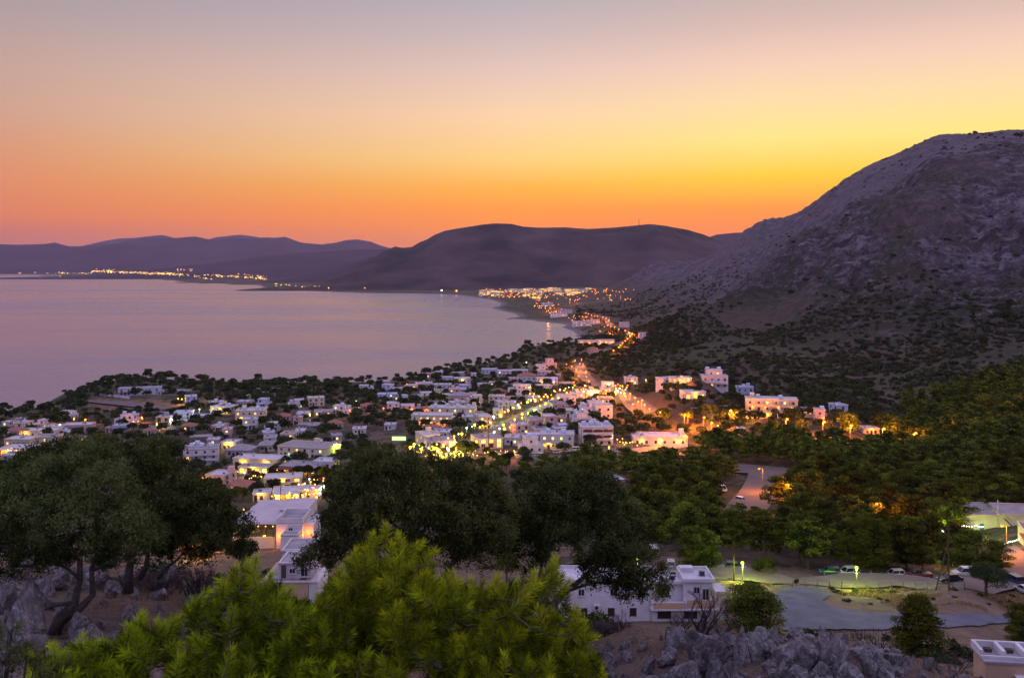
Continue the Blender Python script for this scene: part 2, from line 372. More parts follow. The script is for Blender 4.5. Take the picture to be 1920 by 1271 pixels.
# ---------------------------------------------------------------- ground sheet
def terrain_material():
    m = bpy.data.materials.new('hillside_ground'); m.use_nodes = True; t = m.node_tree; b = t.nodes['Principled BSDF']
    b.inputs['Roughness'].default_value = 0.95; b.inputs['Specular IOR Level'].default_value = 0.1
    vc = nd(t, 'ShaderNodeVertexColor'); vc.layer_name = 'soil'
    tcn = nd(t, 'ShaderNodeTexCoord')
    def noise(sc, det=6, r=0.65, dist=0.0):
        n = nd(t, 'ShaderNodeTexNoise'); n.inputs['Scale'].default_value = sc; n.inputs['Detail'].default_value = det; n.inputs['Roughness'].default_value = r; n.inputs['Distortion'].default_value = dist
        t.links.new(tcn.outputs['Object'], n.inputs['Vector']); return n.outputs[0]
    # vertex alpha-like masks live in a second layer: R rockiness, G scrub, B dry grass
    mk = nd(t, 'ShaderNodeVertexColor'); mk.layer_name = 'cover'; sp = nd(t, 'ShaderNodeSeparateColor'); t.links.new(mk.outputs[0], sp.inputs[0])
    c = vc.outputs[0]
    fine = noise(0.22, 8, 0.7, 0.4)
    c = mixc(t, 1.0, c, ramp(t, fine, [(0.30, (0.62, 0.62, 0.64)), (0.5, (1, 1, 1)), (0.7, (1.3, 1.26, 1.22))]), 'MULTIPLY')
    rock = ramp(t, noise(0.06, 9, 0.72, 1.0), [(0.38, (0.045, 0.036, 0.043)), (0.5, (0.13, 0.105, 0.12)), (0.62, (0.32, 0.275, 0.31))])
    c = mixc(t, sp.outputs[0], c, rock)
    scr = math_node(t, 'GREATER_THAN', math_node(t, 'ADD', noise(0.11, 5, 0.6, 0.5), math_node(t, 'MULTIPLY', sp.outputs[1], 0.32)), 0.655)
    scr2 = math_node(t, 'GREATER_THAN', math_node(t, 'ADD', noise(0.42, 4, 0.6), math_node(t, 'MULTIPLY', sp.outputs[1], 0.25)), 0.70)
    scol = ramp(t, noise(0.8, 3), [(0.35, (0.022, 0.03, 0.014)), (0.65, (0.05, 0.06, 0.03))])
    c = mixc(t, math_node(t, 'MULTIPLY', math_node(t, 'MAXIMUM', scr, scr2), 0.75), c, scol)
    t.links.new(c, b.inputs['Base Color'])
    bp = nd(t, 'ShaderNodeBump'); bp.inputs['Strength'].default_value = 1.0; bp.inputs['Distance'].default_value = 6.5
    hgtn = math_node(t, 'MULTIPLY', math_node(t, 'ADD', noise(0.07, 9, 0.7, 0.8), math_node(t, 'MULTIPLY', noise(0.35, 5, 0.7), 0.4)), math_node(t, 'MULTIPLY_ADD', sp.outputs[0], 2.6, 0.25))
    t.links.new(hgtn, bp.inputs['Height']); t.links.new(bp.outputs[0], b.inputs['Normal'])
    return m
nyr, nxc = GZ.shape
V = np.stack([GX, GY, GZ], -1).reshape(-1, 3)
ii, jj = np.meshgrid(np.arange(nyr - 1), np.arange(nxc - 1), indexing='ij')
a_ = (ii * nxc + jj).ravel(); FC = np.stack([a_, a_ + 1, a_ + nxc + 1, a_ + nxc], 1)
me = npmesh('ground', V, FC, [terrain_material()], smooth=True)
n1 = fbm(GX / 90, GY / 90, 4, 101); n2 = fbm(GX / 25, GY / 25, 4, 111)
def L3(*c): return np.array(c)
town = L3(0.13, 0.095, 0.07)[None, None] * (0.8 + 0.5 * n1[..., None])
red = L3(0.17, 0.088, 0.055); tan_ = L3(0.27, 0.19, 0.10); grey = L3(0.20, 0.175, 0.17)
mm = mtn_mask(GZ, GY)
soil = town * (1 - mm[..., None]) + (red * 0.26 + grey * 0.30) * mm[..., None]
nearm = np.clip((60 - GY) / 20, 0, 1)[..., None]; soil = soil * (1 - nearm) + L3(0.16, 0.11, 0.08) * nearm
yard = (np.clip((205 - GY) / 30, 0, 1) * np.clip((GY - 95) / 20, 0, 1))[..., None]; soil = soil * (1 - yard) + (L3(0.17, 0.12, 0.085) * (0.75 + .5 * n2[..., None])) * yard
beach = (np.clip(1 - (SD - 4) / 22, 0, 1) * np.clip((GY - 900) / 300, 0, 1))[..., None]; soil = soil * (1 - beach) + L3(0.16, 0.15, 0.16) * beach
# the bare red-brown field on the headland
fx = np.exp(-(((GP - 240) / 110) ** 2 + ((s0 - 757) / 13) ** 2))[..., None] * (GY > 400)[..., None]; soil = soil * (1 - fx) + L3(0.20, 0.12, 0.075) * fx
rocky = mm * np.clip((n1 - 0.30) * 4, 0.25, 1) * 0.95
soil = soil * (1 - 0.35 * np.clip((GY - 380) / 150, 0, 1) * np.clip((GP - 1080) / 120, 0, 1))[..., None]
rocky = np.maximum(rocky, np.clip((60 - GY) / 20, 0, 1) * 0.25)
low = np.clip((170 - GZ) / 120, 0, 1)
scrub = mm * (0.02 + 0.62 * low ** 2 * n2 * 1.2) + (1 - mm) * 0.8 * np.clip((GY - 60) / 100, 0, 1) * np.clip((n1 - 0.2) * 2.2, 0, 1)
gully = np.clip((0.60 - fbm(wx / 42, wy / 80, 3, 9, True)) * 7, 0, 1)
belt = mm * np.clip((95 - GZ) / 60, 0, 1)
scrub = np.clip(scrub + mm * (0.10 + 0.30 * gully) + belt * 0.35, 0, 1)
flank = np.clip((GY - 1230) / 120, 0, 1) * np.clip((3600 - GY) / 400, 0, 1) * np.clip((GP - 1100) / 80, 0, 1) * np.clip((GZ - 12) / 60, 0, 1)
soil = soil * (1 - flank[..., None]) + L3(0.112, 0.090, 0.102) * flank[..., None]; flank_r = 1 - 0.55 * flank  # far flank paled in the soil colour to stand in for distance haze
rocky = rocky * flank_r * (0.65 + 0.35 * (1 - np.clip((0.60 - fbm(wx / 42, wy / 80, 3, 9, True)) * 7, 0, 1)))
scrub = scrub * (1 - 0.6 * flank)
scrub = scrub * (1 - 0.9 * fx[..., 0]) * (1 - beach[..., 0]) * (1 - 0.8 * yard[..., 0])
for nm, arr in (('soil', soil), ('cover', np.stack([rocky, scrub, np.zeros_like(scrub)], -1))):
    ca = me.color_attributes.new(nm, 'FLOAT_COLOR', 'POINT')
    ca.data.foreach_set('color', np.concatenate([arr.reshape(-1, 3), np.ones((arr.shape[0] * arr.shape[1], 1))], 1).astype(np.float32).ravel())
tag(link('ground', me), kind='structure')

# ---------------------------------------------------------------- sea
def sea_material():
    m = bpy.data.materials.new('sea_water'); m.use_nodes = True; t = m.node_tree; b = t.nodes['Principled BSDF']
    b.inputs['Base Color'].default_value = (0.15, 0.14, 0.20, 1); b.inputs['Roughness'].default_value = 0.22; b.inputs['IOR'].default_value = 1.33; b.inputs['Specular IOR Level'].default_value = 0.5
    tcn = nd(t, 'ShaderNodeTexCoord')
    mp = nd(t, 'ShaderNodeMapping'); mp.inputs['Scale'].default_value = (0.35, 1.0, 1.0); mp.inputs['Rotation'].default_value = (0, 0, R(8)); t.links.new(tcn.outputs['Object'], mp.inputs[0])
    def noise(sc, det, r=0.6):
        n = nd(t, 'ShaderNodeTexNoise'); n.inputs['Scale'].default_value = sc; n.inputs['Detail'].default_value = det; n.inputs['Roughness'].default_value = r
        t.links.new(mp.outputs[0], n.inputs['Vector']); return n.outputs[0]
    h = math_node(t, 'ADD', math_node(t, 'MULTIPLY', noise(0.09, 3), 1.0), math_node(t, 'MULTIPLY', noise(0.5, 3), 0.4))
    bp = nd(t, 'ShaderNodeBump'); bp.inputs['Strength'].default_value = 1.0; bp.inputs['Distance'].default_value = 0.9
    t.links.new(h, bp.inputs['Height']); t.links.new(bp.outputs[0], b.inputs['Normal'])
    # calmer and rougher streaks of wind
    st = ramp(t, noise(0.0022, 6, 0.6), [(0.38, (0.30,) * 3), (0.62, (0.16,) * 3)]); t.links.new(st, b.inputs['Roughness'])
    return m
gx = np.array([-60000, -9000, -3000, -1000, 0, 1500, 6000, 60000.]); gy = np.array([-500, 300, 900, 2000, 5000, 12000, 60000.])
A, B = np.meshgrid(gx, gy); Vs = np.stack([A, B, A * 0], -1).reshape(-1, 3)
i2, j2 = np.meshgrid(np.arange(len(gy) - 1), np.arange(len(gx) - 1), indexing='ij'); a2 = (i2 * len(gx) + j2).ravel()
tag(link('sea', npmesh('sea', Vs, np.stack([a2, a2 + 1, a2 + len(gx) + 1, a2 + len(gx)], 1), [sea_material()])), kind='structure')

# ---------------------------------------------------------------- hills and mountains beyond the bay
def hill_mat(name, c1, c2, sc, c3=None):
    m = mat(name, c1, 0.95, 0.05, c2=c2, nscale=sc); return m
def ridge(name, prof, Yr, fw, bw, zb, m, amp, sc, seed, nx=260, ny=60, bend=0.0):
    """a mountain range: profile of its crest (photo columns/rows at distance Yr), front and back width in metres"""
    P = np.array([tuple(map(float, q.split(','))) for q in prof.split()])
    px = np.linspace(P[0, 0], P[-1, 0], nx); py = np.interp(px, P[:, 0], P[:, 1])
    x = (px - CX) / F * Yr; zc = CAMZ - (py - HY) / F * Yr
    v = np.concatenate([np.linspace(-1, 0, ny * 2 // 3)[:-1], np.linspace(0, 1, ny // 3)])
    VV, XX = np.meshgrid(v, x, indexing='ij'); ZC = np.broadcast_to(zc, XX.shape)
    YY = Yr + np.where(VV < 0, VV * fw, VV * bw) + bend * (XX - x.mean()) ** 2 / Yr
    XX = XX * (YY / Yr) if False else XX
    fall = (1 - np.abs(VV)) ** 1.15
    nz = (fbm(XX / sc, YY / (sc * 1.9), 5, seed, True) - 0.6) * amp
    Zm = zb + np.maximum(ZC - zb, 0) * fall + nz * np.clip(1 - np.abs(VV), 0, 1) * np.clip(np.abs(VV) * 5, 0.12, 1) * np.clip((ZC - zb) / 60, 0, 1)
    Vv = np.stack([XX, YY, Zm], -1).reshape(-1, 3); h, w = XX.shape
    i3, j3 = np.meshgrid(np.arange(h - 1), np.arange(w - 1), indexing='ij'); a3 = (i3 * w + j3).ravel()
    return tag(link(name, npmesh(name, Vv, np.stack([a3, a3 + 1, a3 + w + 1, a3 + w], 1), [m], smooth=True)), kind='structure')
hm = hill_mat('dry_hill', (0.085, 0.06, 0.058), (0.03, 0.026, 0.03), 0.004)
hm2 = hill_mat('far_hill', (0.07, 0.05, 0.06), (0.035, 0.03, 0.04), 0.001)
ridge('hills', '560,548 600,536 632,519 655,505 680,494 705,480 725,468 741,462 755,465 772,464 785,456 800,450 815,441 835,434 870,428 905,422 930,420 960,421 980,426 1010,428 1060,427 1100,430 1150,427 1195,423 1217,421 1250,424 1290,431 1320,441 1345,452 1380,470 1450,490 1560,505', 4900, 1150, 1500, 2, hm, 130, 700, 201, 420, 90)
ridge('hills', '1230,500 1280,470 1320,448 1345,440 1375,437 1400,436 1440,440 1500,455 1700,480', 7500, 1200, 1500, 2, hm2, 60, 900, 205, 120, 30)
ridge('hills', '150,520 250,512 300,504 350,497 390,493 450,487 500,480 560,475 620,471 660,469 720,468 800,470 900,478 1100,490', 9500, 2300, 2500, 2, hm2, 60, 1100, 211, 260, 60)
ridge('hills', '420,535 500,528 560,520 620,505 660,492 690,484 720,478 800,476 900,490', 6600, 1000, 1500, 2, hm2, 60, 700, 213, 200, 50)
ridge('hills', '-500,462 -200,452 0,459 30,460 60,459 85,458 103,455 115,459 130,462 160,462 190,458 215,457 240,451 265,447 290,446 330,446 365,443 385,447 400,451 430,447 470,447 500,445 515,446 535,444 548,449 565,455 600,458 640,462 700,467 800,470 1000,475', 15500, 3300, 4000, 2, hm2, 240, 2200, 221, 420, 60)
ridge('hills', '560,466 600,459 630,455 650,450 670,449 695,453 712,460 735,466 900,475', 19000, 2000, 2500, 2, hm2, 150, 3000, 231, 160, 40)
ridge('hills', '-300,470 150,462 200,451 225,447 255,446 280,443 305,441 330,447 380,452 405,445 450,440 480,444 530,455 620,468', 22500, 1500, 2500, 2, hm2, 90, 2500, 241, 160, 40)

# ---------------------------------------------------------------- haze: one even body of air round everything
hz = MB().box(-24000, -450, -14, 24000, HAZE_END, HAZE_TOP)
hzm = bpy.data.materials.new('haze'); hzm.use_nodes = True; t = hzm.node_tree; t.nodes.clear()
pv = nd(t, 'ShaderNodeVolumePrincipled'); pv.inputs['Color'].default_value = (0.78, 0.62, 0.92, 1); pv.inputs['Density'].default_value = HAZE_D; pv.inputs['Anisotropy'].default_value = 0.4
t.links.new(pv.outputs[0], nd(t, 'ShaderNodeOutputMaterial').inputs['Volume'])
HAZE = hz.build('haze', hzm); tag(HAZE, kind='stuff')
# ---------------------------------------------------------------- shared building materials
M = {}
M['w'] = mat('white_render', (0.64, 0.61, 0.61), 0.9, c2=(0.50, 0.46, 0.47), nscale=0.35, bump=0.15, bscale=6)
M['b'] = mat('bluish_white_render', (0.50, 0.54, 0.66), 0.9, c2=(0.42, 0.45, 0.56), nscale=0.4)
M['c'] = mat('cream_render', (0.68, 0.58, 0.42), 0.9, c2=(0.58, 0.49, 0.36), nscale=0.4)
M['p'] = mat('pink_render', (0.60, 0.40, 0.36), 0.9, c2=(0.50, 0.34, 0.31), nscale=0.4)
M['g'] = mat('grey_render', (0.42, 0.39, 0.40), 0.9, c2=(0.33, 0.30, 0.31), nscale=0.4)
M['o'] = mat('bare_brown_stone', (0.22, 0.15, 0.12), 0.95, c2=(0.15, 0.10, 0.085), nscale=0.8)
M['t'] = mat('tan_render', (0.50, 0.34, 0.22), 0.9, c2=(0.43, 0.29, 0.19), nscale=0.8)
M['roofw'] = mat('pale_roof_screed', (0.55, 0.53, 0.56), 0.85, c2=(0.42, 0.39, 0.42), nscale=0.5)
M['roofg'] = mat('grey_roof_screed', (0.33, 0.29, 0.30), 0.9, c2=(0.24, 0.21, 0.22), nscale=0.5)
M['tile'] = mat('terracotta_tiles', (0.34, 0.15, 0.10), 0.85, c2=(0.24, 0.10, 0.07), nscale=2.2)
M['redcloth'] = mat('dark_red_awning', (0.16, 0.03, 0.03), 0.8, noise=0.3, nscale=1)
M['dark'] = mat('dark_glass', (0.015, 0.017, 0.024), 0.12, 0.5)
M['shut'] = mat('brown_shutter', (0.045, 0.022, 0.016), 0.6, noise=0.3, nscale=9)
M['frame'] = mat('pale_frame', (0.45, 0.43, 0.42), 0.6)
M['metal'] = mat('grey_metal', (0.18, 0.18, 0.19), 0.45, 0.5, 0.6)
M['steel'] = mat('bright_tank_metal', (0.75, 0.75, 0.78), 0.25, 0.5, 0.9)
M['panel'] = mat('solar_glass', (0.30, 0.34, 0.44), 0.05, 0.9)
M['wood'] = mat('weathered_wood', (0.09, 0.06, 0.045), 0.85, noise=0.4, nscale=5)
M['lit'] = glow('lit_window_warm', (1.0, 0.46, 0.07), 2.4)
M['lit2'] = glow('lit_window_pale', (1.0, 0.70, 0.2), 2.3)
M['bulb_o'] = glow('sodium_lamp', (1.0, 0.17, 0.012), 8.0)
M['bulb_y'] = glow('yellow_lamp', (1.0, 0.42, 0.035), 7.0)
M['bulb_g'] = glow('greenish_lamp', (0.62, 1.0, 0.06), 3.5)
M['bulb_w'] = glow('white_lamp', (0.95, 1.0, 0.75), 5.0)
M['sign_c'] = glow('cyan_sign', (0.1, 0.75, 0.9), 3.0); M['sign_b'] = glow('blue_sign', (0.08, 0.1, 1.0), 4.0); M['sign_g'] = glow('green_sign', (0.35, 1.0, 0.2), 3.0); M['sign_r'] = glow('red_sign', (1.0, 0.08, 0.04), 2.5)
LC = {'o': (1.0, 0.26, 0.02), 'y': (1.0, 0.52, 0.05), 'g': (0.70, 1.0, 0.06), 'w': (0.95, 1.0, 0.85)}
_ld = {}
def lamp_light(kind, power, r=0.25):
    k = (kind, round(power), r)
    if k not in _ld:
        l = bpy.data.lights.new('lamp_glow', 'POINT'); l.energy = power * (1.15 if kind != 'o' else 1.5); l.color = LC[kind]; l.shadow_soft_size = r; l.use_shadow = True
        _ld[k] = l
    return _ld[k]
def put_light(parent, loc, kind, power, r=0.25):
    o = link('lamp_glow', lamp_light(kind, power, r), parent, loc); return o

_wm = {}
def win_mesh(kind, w=1.1, h=1.25, lod=False):
    """a window: frame (slot 0), glass or shutters (slot 1); origin at its centre on the wall face, looking to -y"""
    k = (kind, w, h)
    if k in _wm: return _wm[k]
    b = MB(); f = 0.09
    for x0, x1, z0, z1 in ((-w / 2, w / 2, h / 2 - f, h / 2), (-w / 2, w / 2, -h / 2, -h / 2 + f), (-w / 2, -w / 2 + f, -h / 2 + f, h / 2 - f), (w / 2 - f, w / 2, -h / 2 + f, h / 2 - f)):
        b.box(x0, -0.07, z0, x1, 0.04, z1, 0)
    b.box(-0.03, -0.06, -h / 2 + f, 0.03, 0.03, h / 2 - f, 0)
    b.box(-w / 2 + f, -0.03, -h / 2 + f, w / 2 - f, 0.02, h / 2 - f, 1)
    b.box(-w / 2 - 0.06, -0.14, -h / 2 - 0.07, w / 2 + 0.06, 0.02, -h / 2, 0)
    _wm[k] = b.mesh('window', [M['shut'] if kind == 'shut' else M['frame'], {'dark': M['dark'], 'shut': M['shut'], 'lit': M['lit'], 'lit2': M['lit2']}[kind]])
    return _wm[k]
_misc = {}
def solar_mesh():
    if 'solar' not in _misc:
        b = MB()
        b.poly([(-1, 0, 0.25), (1, 0, 0.25), (1, 1.3, 1.25), (-1, 1.3, 1.25), (-1, 0.05, 0.17), (1, 0.05, 0.17), (1, 1.35, 1.17), (-1, 1.35, 1.17)], [(0, 1, 2, 3), (7, 6, 5, 4), (0, 4, 5, 1), (1, 5, 6, 2), (2, 6, 7, 3), (3, 7, 4, 0)], 0)
        b.tube([(-1.0, 1.55, 1.35), (1.0, 1.55, 1.35)], 0.28, 1, 8)
        for x in (-0.9, 0.9): b.box(x - .03, 1.2, 0, x + .03, 1.26, 1.2, 2); b.box(x - .03, 0.02, 0, x + .03, 0.08, 0.24, 2)
        _misc['solar'] = b.mesh('solar_heater', [M['panel'], M['steel'], M['metal']])
    return _misc['solar']
def lamp_mesh(k, r=0.22):
    key = ('lm', k, r)
    if key not in _misc: _misc[key] = MB().ball((0, 0, 0), r, 0, 8, 6).mesh('bulb', [M['bulb_' + k]], True)
    return _misc[key]
RECTS = []      # what houses cover: (px0, px1, py0, py1, Y, x, y, radius)
def flat_roof(bm_, x0, y0, x1, y1, z, ov=0.25, par=0.45, slab=0.18):
    bm_.box(x0 - ov, y0 - ov, z, x1 + ov, y1 + ov, z + slab, 0)
    t = 0.22; zz = z + slab
    bm_.box(x0 - ov, y0 - ov, zz, x1 + ov, y0 - ov + t, zz + par, 1); bm_.box(x0 - ov, y1 + ov - t, zz, x1 + ov, y1 + ov, zz + par, 1)
    bm_.box(x0 - ov, y0 - ov + t, zz, x0 - ov + t, y1 + ov - t, zz + par, 1); bm_.box(x1 + ov - t, y0 - ov + t, zz, x1 + ov, y1 + ov - t, zz + par, 1)
def hip_roof(b, x0, y0, x1, y1, z, h, ov=0.45):
    x0 -= ov; y0 -= ov; x1 += ov; y1 += ov; r = min(x1 - x0, y1 - y0) / 2
    cy_ = (y0 + y1) / 2; cx = (x0 + x1) / 2
    if x1 - x0 >= y1 - y0: a, c = (x0 + r, cy_, z + h), (x1 - r - 0.01, cy_, z + h)
    else: a, c = (cx, y0 + r, z + h), (cx, y1 - r, z + h)
    P = [(x0, y0, z), (x1, y0, z), (x1, y1, z), (x0, y1, z), a, c]
    if x1 - x0 >= y1 - y0: Fs = [(0, 1, 5, 4), (1, 2, 5), (2, 3, 4, 5), (3, 0, 4), (3, 2, 1, 0)]
    else: Fs = [(0, 1, 4), (1, 2, 5, 4), (2, 3, 5), (3, 0, 4, 5), (3, 2, 1, 0)]
    b.poly(P, Fs, 0)
HR = random.Random(5)
def house(px, py, w, h, d, rot, colr, st, flags, label, name=None, cat='house', group=None):
    x, y, z = G(px, py, 60); mp = y / F
    fl = {}
    for tok in flags.split('/'):
        if tok: fl[tok[0]] = tok[1:]
    a = R(rot); Wm = max(3.0, w * mp - abs(math.sin(a)) * d) / max(0.5, abs(math.cos(a))) ; Wm = min(Wm, w * mp)
    Hm = max(2.4, h * mp)
    root = empty(name or 'house', (x, y + d / 2 * math.cos(a), 0), -a)
    bx, by = root.location.x, root.location.y
    gz = min(h1(bx + dx, by + dy) for dx in (-Wm / 2, 0, Wm / 2) for dy in (-d / 2, 0, d / 2))
    root.location.z = z
    tag(root, label, cat, group)
    m = M[colr]; sh = Hm / st; base = min(-0.5, gz - z - 0.6)
    X0, X1, Y0, Y1 = -Wm / 2, Wm / 2, -d / 2, d / 2
    up = 'u' in fl and st > 1
    wall = MB()
    if up:
        wall.box(X0, Y0, base, X1, Y1, Hm - sh)
        ux0, ux1 = (X0, X0 + Wm * 0.58) if fl['u'] == 'l' else ((X1 - Wm * 0.58, X1) if fl['u'] == 'r' else (X0 + Wm * .2, X1 - Wm * .2))
        us = MB(); us.box(ux0 + .003, Y0 + d * 0.25, Hm - sh + 0.2, ux1 - .003, Y1 - 0.01, Hm); us.build('upper_storey', m, root)
        rf = MB(); flat_roof(rf, X0, Y0, X1, Y1, Hm - sh, 0.12, 0.5); rf.build('roof', [M['roofg'] if 'G' in fl else M['roofw'], m], root)
        rf = MB(); flat_roof(rf, ux0, Y0 + d * 0.25, ux1, Y1, Hm, 0.2, 0.35); rf.build('roof', [M['roofg'] if 'G' in fl else M['roofw'], m], root)
    else:
        wall.box(X0, Y0, base, X1, Y1, Hm)
        rf = MB()
        if 'h' in fl or 'H' in fl:
            hip_roof(rf, X0, Y0, X1, Y1, Hm + 0.002, min(d, Wm) * 0.22); rf.build('roof', M['tile'] if 'h' in fl else M['roofg'], root)
        else:
            flat_roof(rf, X0, Y0, X1, Y1, Hm, 0.2, 0.4); rf.build('roof', [M['roofg'] if 'G' in fl else M['roofw'], m], root)
    wall.build('wall', m, root)
    # windows: front (-y) and the two sides
    litf = float(fl['l']) / 10 if fl.get('l') else 0.12
    nf = max(1, min(12, int(Wm / (3.0 if Wm < 20 else 3.8)))); ns = max(1, int(d / 4))
    big = 'B' in fl
    def put(kind, lx, ly, lz, rz, w_=1.1, h_=1.25):
        link('window', win_mesh(kind, w_, h_), root, (lx, ly, lz), rz)
    for s in range(st):
        zc = s * sh + sh * 0.55; top = up and s == st - 1
        fy = Y0 + d * .25 if top else Y0
        for i in range(nf):
            lx = X0 + Wm * (i + 0.5) / nf
            if top and not (ux0 + .8 < lx < ux1 - .8): continue
            kd = HR.choice(['lit', 'lit2']) if HR.random() < litf else HR.choice(['dark', 'dark', 'shut'])
            if big: put(kd, lx, fy, s * sh + 1.25, 0, 1.9, 2.1)
            else: put(kd, lx, fy, zc, 0)
        for i in range(ns):
            if HR.random() < 0.25 or y > 700: continue
            ly = (Y0 + d * .25 if top else Y0) + (d * (.75 if top else 1)) * (i + .5) / ns
            kd = 'lit' if HR.random() < litf * .6 else HR.choice(['dark', 'shut'])
            put(kd, (ux0 + .003) if top else X0, ly, zc, -math.pi / 2); put(kd, (ux1 - .003) if top else X1, ly, zc, math.pi / 2)
    if not big and y < 700:
        dm = ('door',)
        if dm not in _misc: _misc[dm] = MB().box(-.5, -.06, 0, .5, .03, 2.05, 0).mesh('door', [M['shut']])
        link('door', _misc[dm], root, (X0 + Wm * (1.0 / nf) if nf > 1 else X0 + 0.9, Y0, 0))
    if 'b' in fl:
        red = fl['b'] == 'r'
        for s in range(1, st):
            if up and s == st - 1: continue
            b = MB(); zz = s * sh - 0.1; dp = 1.4
            b.box(X0 + .3, Y0 - dp, zz, X1 - .3, Y0 - 0.003, zz + .16, 0)
            b.box(X0 + .3, Y0 - dp, zz + .16, X1 - .3, Y0 - dp + .1, zz + (1.0), 0)
            bal = b.build('balcony', M['w'] if red else m, root)
            c = MB(); n = max(2, int(Wm / 4))
            for i in range(1, n): xx = X0 + Wm * i / n; c.box(xx - .06, Y0 - dp + .1, zz + .16, xx + .06, Y0 - .003, zz + sh * .85, 0)
            c.build('divider', M['w'], bal)
            if red:
                MB().box(X0 + .35, Y0 - dp * .55, zz + 1.0, X1 - .35, Y0 - dp * .5, zz + sh * .8, 0).build('awning', M['redcloth'], root)
            if fl.get('y') is not None:
                for i in range(max(1, int(Wm / 6))):
                    xx = X0 + Wm * (i + .5) / max(1, int(Wm / 6)); lb = link('wall_lamp', lamp_mesh('y', .18), root, (xx, Y0 - .35, zz - 0.35)); put_light(lb, (0, -0.35, 0), 'o' if fl['y'] == 'o' else 'y', 130)
    if y < 650 and nf > 1 and HR.random() < .45 and 'k' not in fl and 'y' not in fl and not big:
        b = MB(); a0_ = X0 + Wm * HR.choice([0, .5]); b.box(a0_ + .3, Y0 - 2.2, 2.45, a0_ + Wm * .5 - .2, Y0 - .003, 2.6, 0)
        for xx in (a0_ + .4, a0_ + Wm * .5 - .45): b.box(xx, Y0 - 2.1, -1.5, xx + .15, Y0 - 1.95, 2.449, 0)
        b.build('porch', HR.choice([m, M['tile'], M['wood'], M['w']]), root)
    if 's' in fl:
        for k in range(int(fl['s'] or 1)):
            zr = Hm if not up else Hm - sh
            o = link('solar_heater', solar_mesh(), root, (X0 + Wm * (k + 0.6) / (int(fl['s'] or 1) + .3), Y0 + d * HR.uniform(.3, .6), (Hm if not up else Hm) + .19 if not up or ux0 < X0 + Wm * (k + 0.6) / (int(fl['s'] or 1) + .3) < ux1 else Hm - sh + .19), R(HR.uniform(-25, 25)))
    if 'y' in fl:
        n = max(1, min(4, int(Wm / 7)))
        for k in range(n):
            xx = X0 + Wm * (k + .5) / n; lk = 'o' if fl['y'] == 'o' else 'y'
            lb = link('wall_lamp', lamp_mesh(lk, .2), root, (xx, Y0 - .3, 2.3)); put_light(lb, (0, -0.8, 0.2), lk, 260 if lk == 'y' else 320)
    if 'k' in fl:   # covered terrace in front
        dp = float(fl['k'] or 4); b = MB(); b.box(X0 + .2, Y0 - dp, 2.7, X1 - .2, Y0 - .003, 2.86, 0)
        can = b.build('canopy', M['redcloth'] if 'R' in fl else M['roofw'], root)
        n = max(2, int(Wm / 4)); pm = ('post',)
        if pm not in _misc: _misc[pm] = MB().box(-.08, -.08, -1.2, .08, .08, 2.697, 0).mesh('post', [M['wood']])
        for k in range(n + 1): link('post', _misc[pm], can, (X0 + .35 + (Wm - .7) * k / n, Y0 - dp + .15, 0))
        for k in range(max(2, int(Wm / 3))):
            xx = X0 + Wm * (k + .5) / max(2, int(Wm / 3)); link('bulb', lamp_mesh('y', .16), can, (xx, Y0 - dp + .3, 2.4))
        for k in range(max(1, int(Wm / 6))):
            put_light(can, (X0 + Wm * (k + .5) / max(1, int(Wm / 6)), Y0 - dp * .6, 2.2), 'y', 420)
    if 'c' in fl:   # chimney / stair head
        MB().box(X1 - 2.4, Y1 - 2.6, Hm + .18, X1 - .4, Y1 - .5, Hm + 2.3, 0).build('stair_head', m, root)
    if y < 720 and not ('h' in fl or 'H' in fl):
        top = Hm + .19 if not up else Hm - sh + .19; ax0, ax1 = (X0 + .8, X1 - .8) if not up else ((ux1 + .5, X1 - .7) if fl['u'] == 'l' else (X0 + .7, ux0 - .5))
        if ax1 - ax0 > .6:
            if 'roof_tank' not in _misc:
                b = MB().tube([(0, 0, 0), (0, 0, 1.0)], .42, 0, 10); b.box(-.5, -.5, -.02, .5, .5, .1, 1); _misc['roof_tank'] = b.mesh('water_tank', [M['frame'], M['g']])
                b = MB().tube([(0, 0, 0), (0, 0, 2.4)], .035, 0, 4); b.box(-.5, -.03, 2.1, .5, .03, 2.16); b.box(-.35, -.03, 1.8, .35, .03, 1.86); _misc['aerial'] = b.mesh('aerial', [M['metal']])
                b = MB().box(-.4, -.25, 0, .4, .25, .6, 0); _misc['roof_unit'] = b.mesh('roof_unit', [M['metal']])
            for nm_ in HR.sample(['roof_tank', 'aerial', 'roof_unit', 'roof_unit'], HR.choice([1, 2, 3])):
                link('water_tank' if nm_ == 'roof_tank' else nm_, _misc[nm_], root, (HR.uniform(ax0, ax1), HR.uniform(Y0 + d * .35, Y1 - 1), top), HR.uniform(-.4, .4))
            if HR.random() < .3 and st > 1 and Wm > 7 and 'c' not in fl:
                MB().box(0, 0, 0, 2.2, 2.0, 2.0).build('stair_head', m, root, (HR.uniform(ax0, max(ax0, ax1 - 2.3)), Y1 - 2.2, top))
    r = math.hypot(Wm, d) / 2
    RECTS.append((px - w / 2, px + w / 2, py - h - 3, py, y, bx, by, r))
    return root
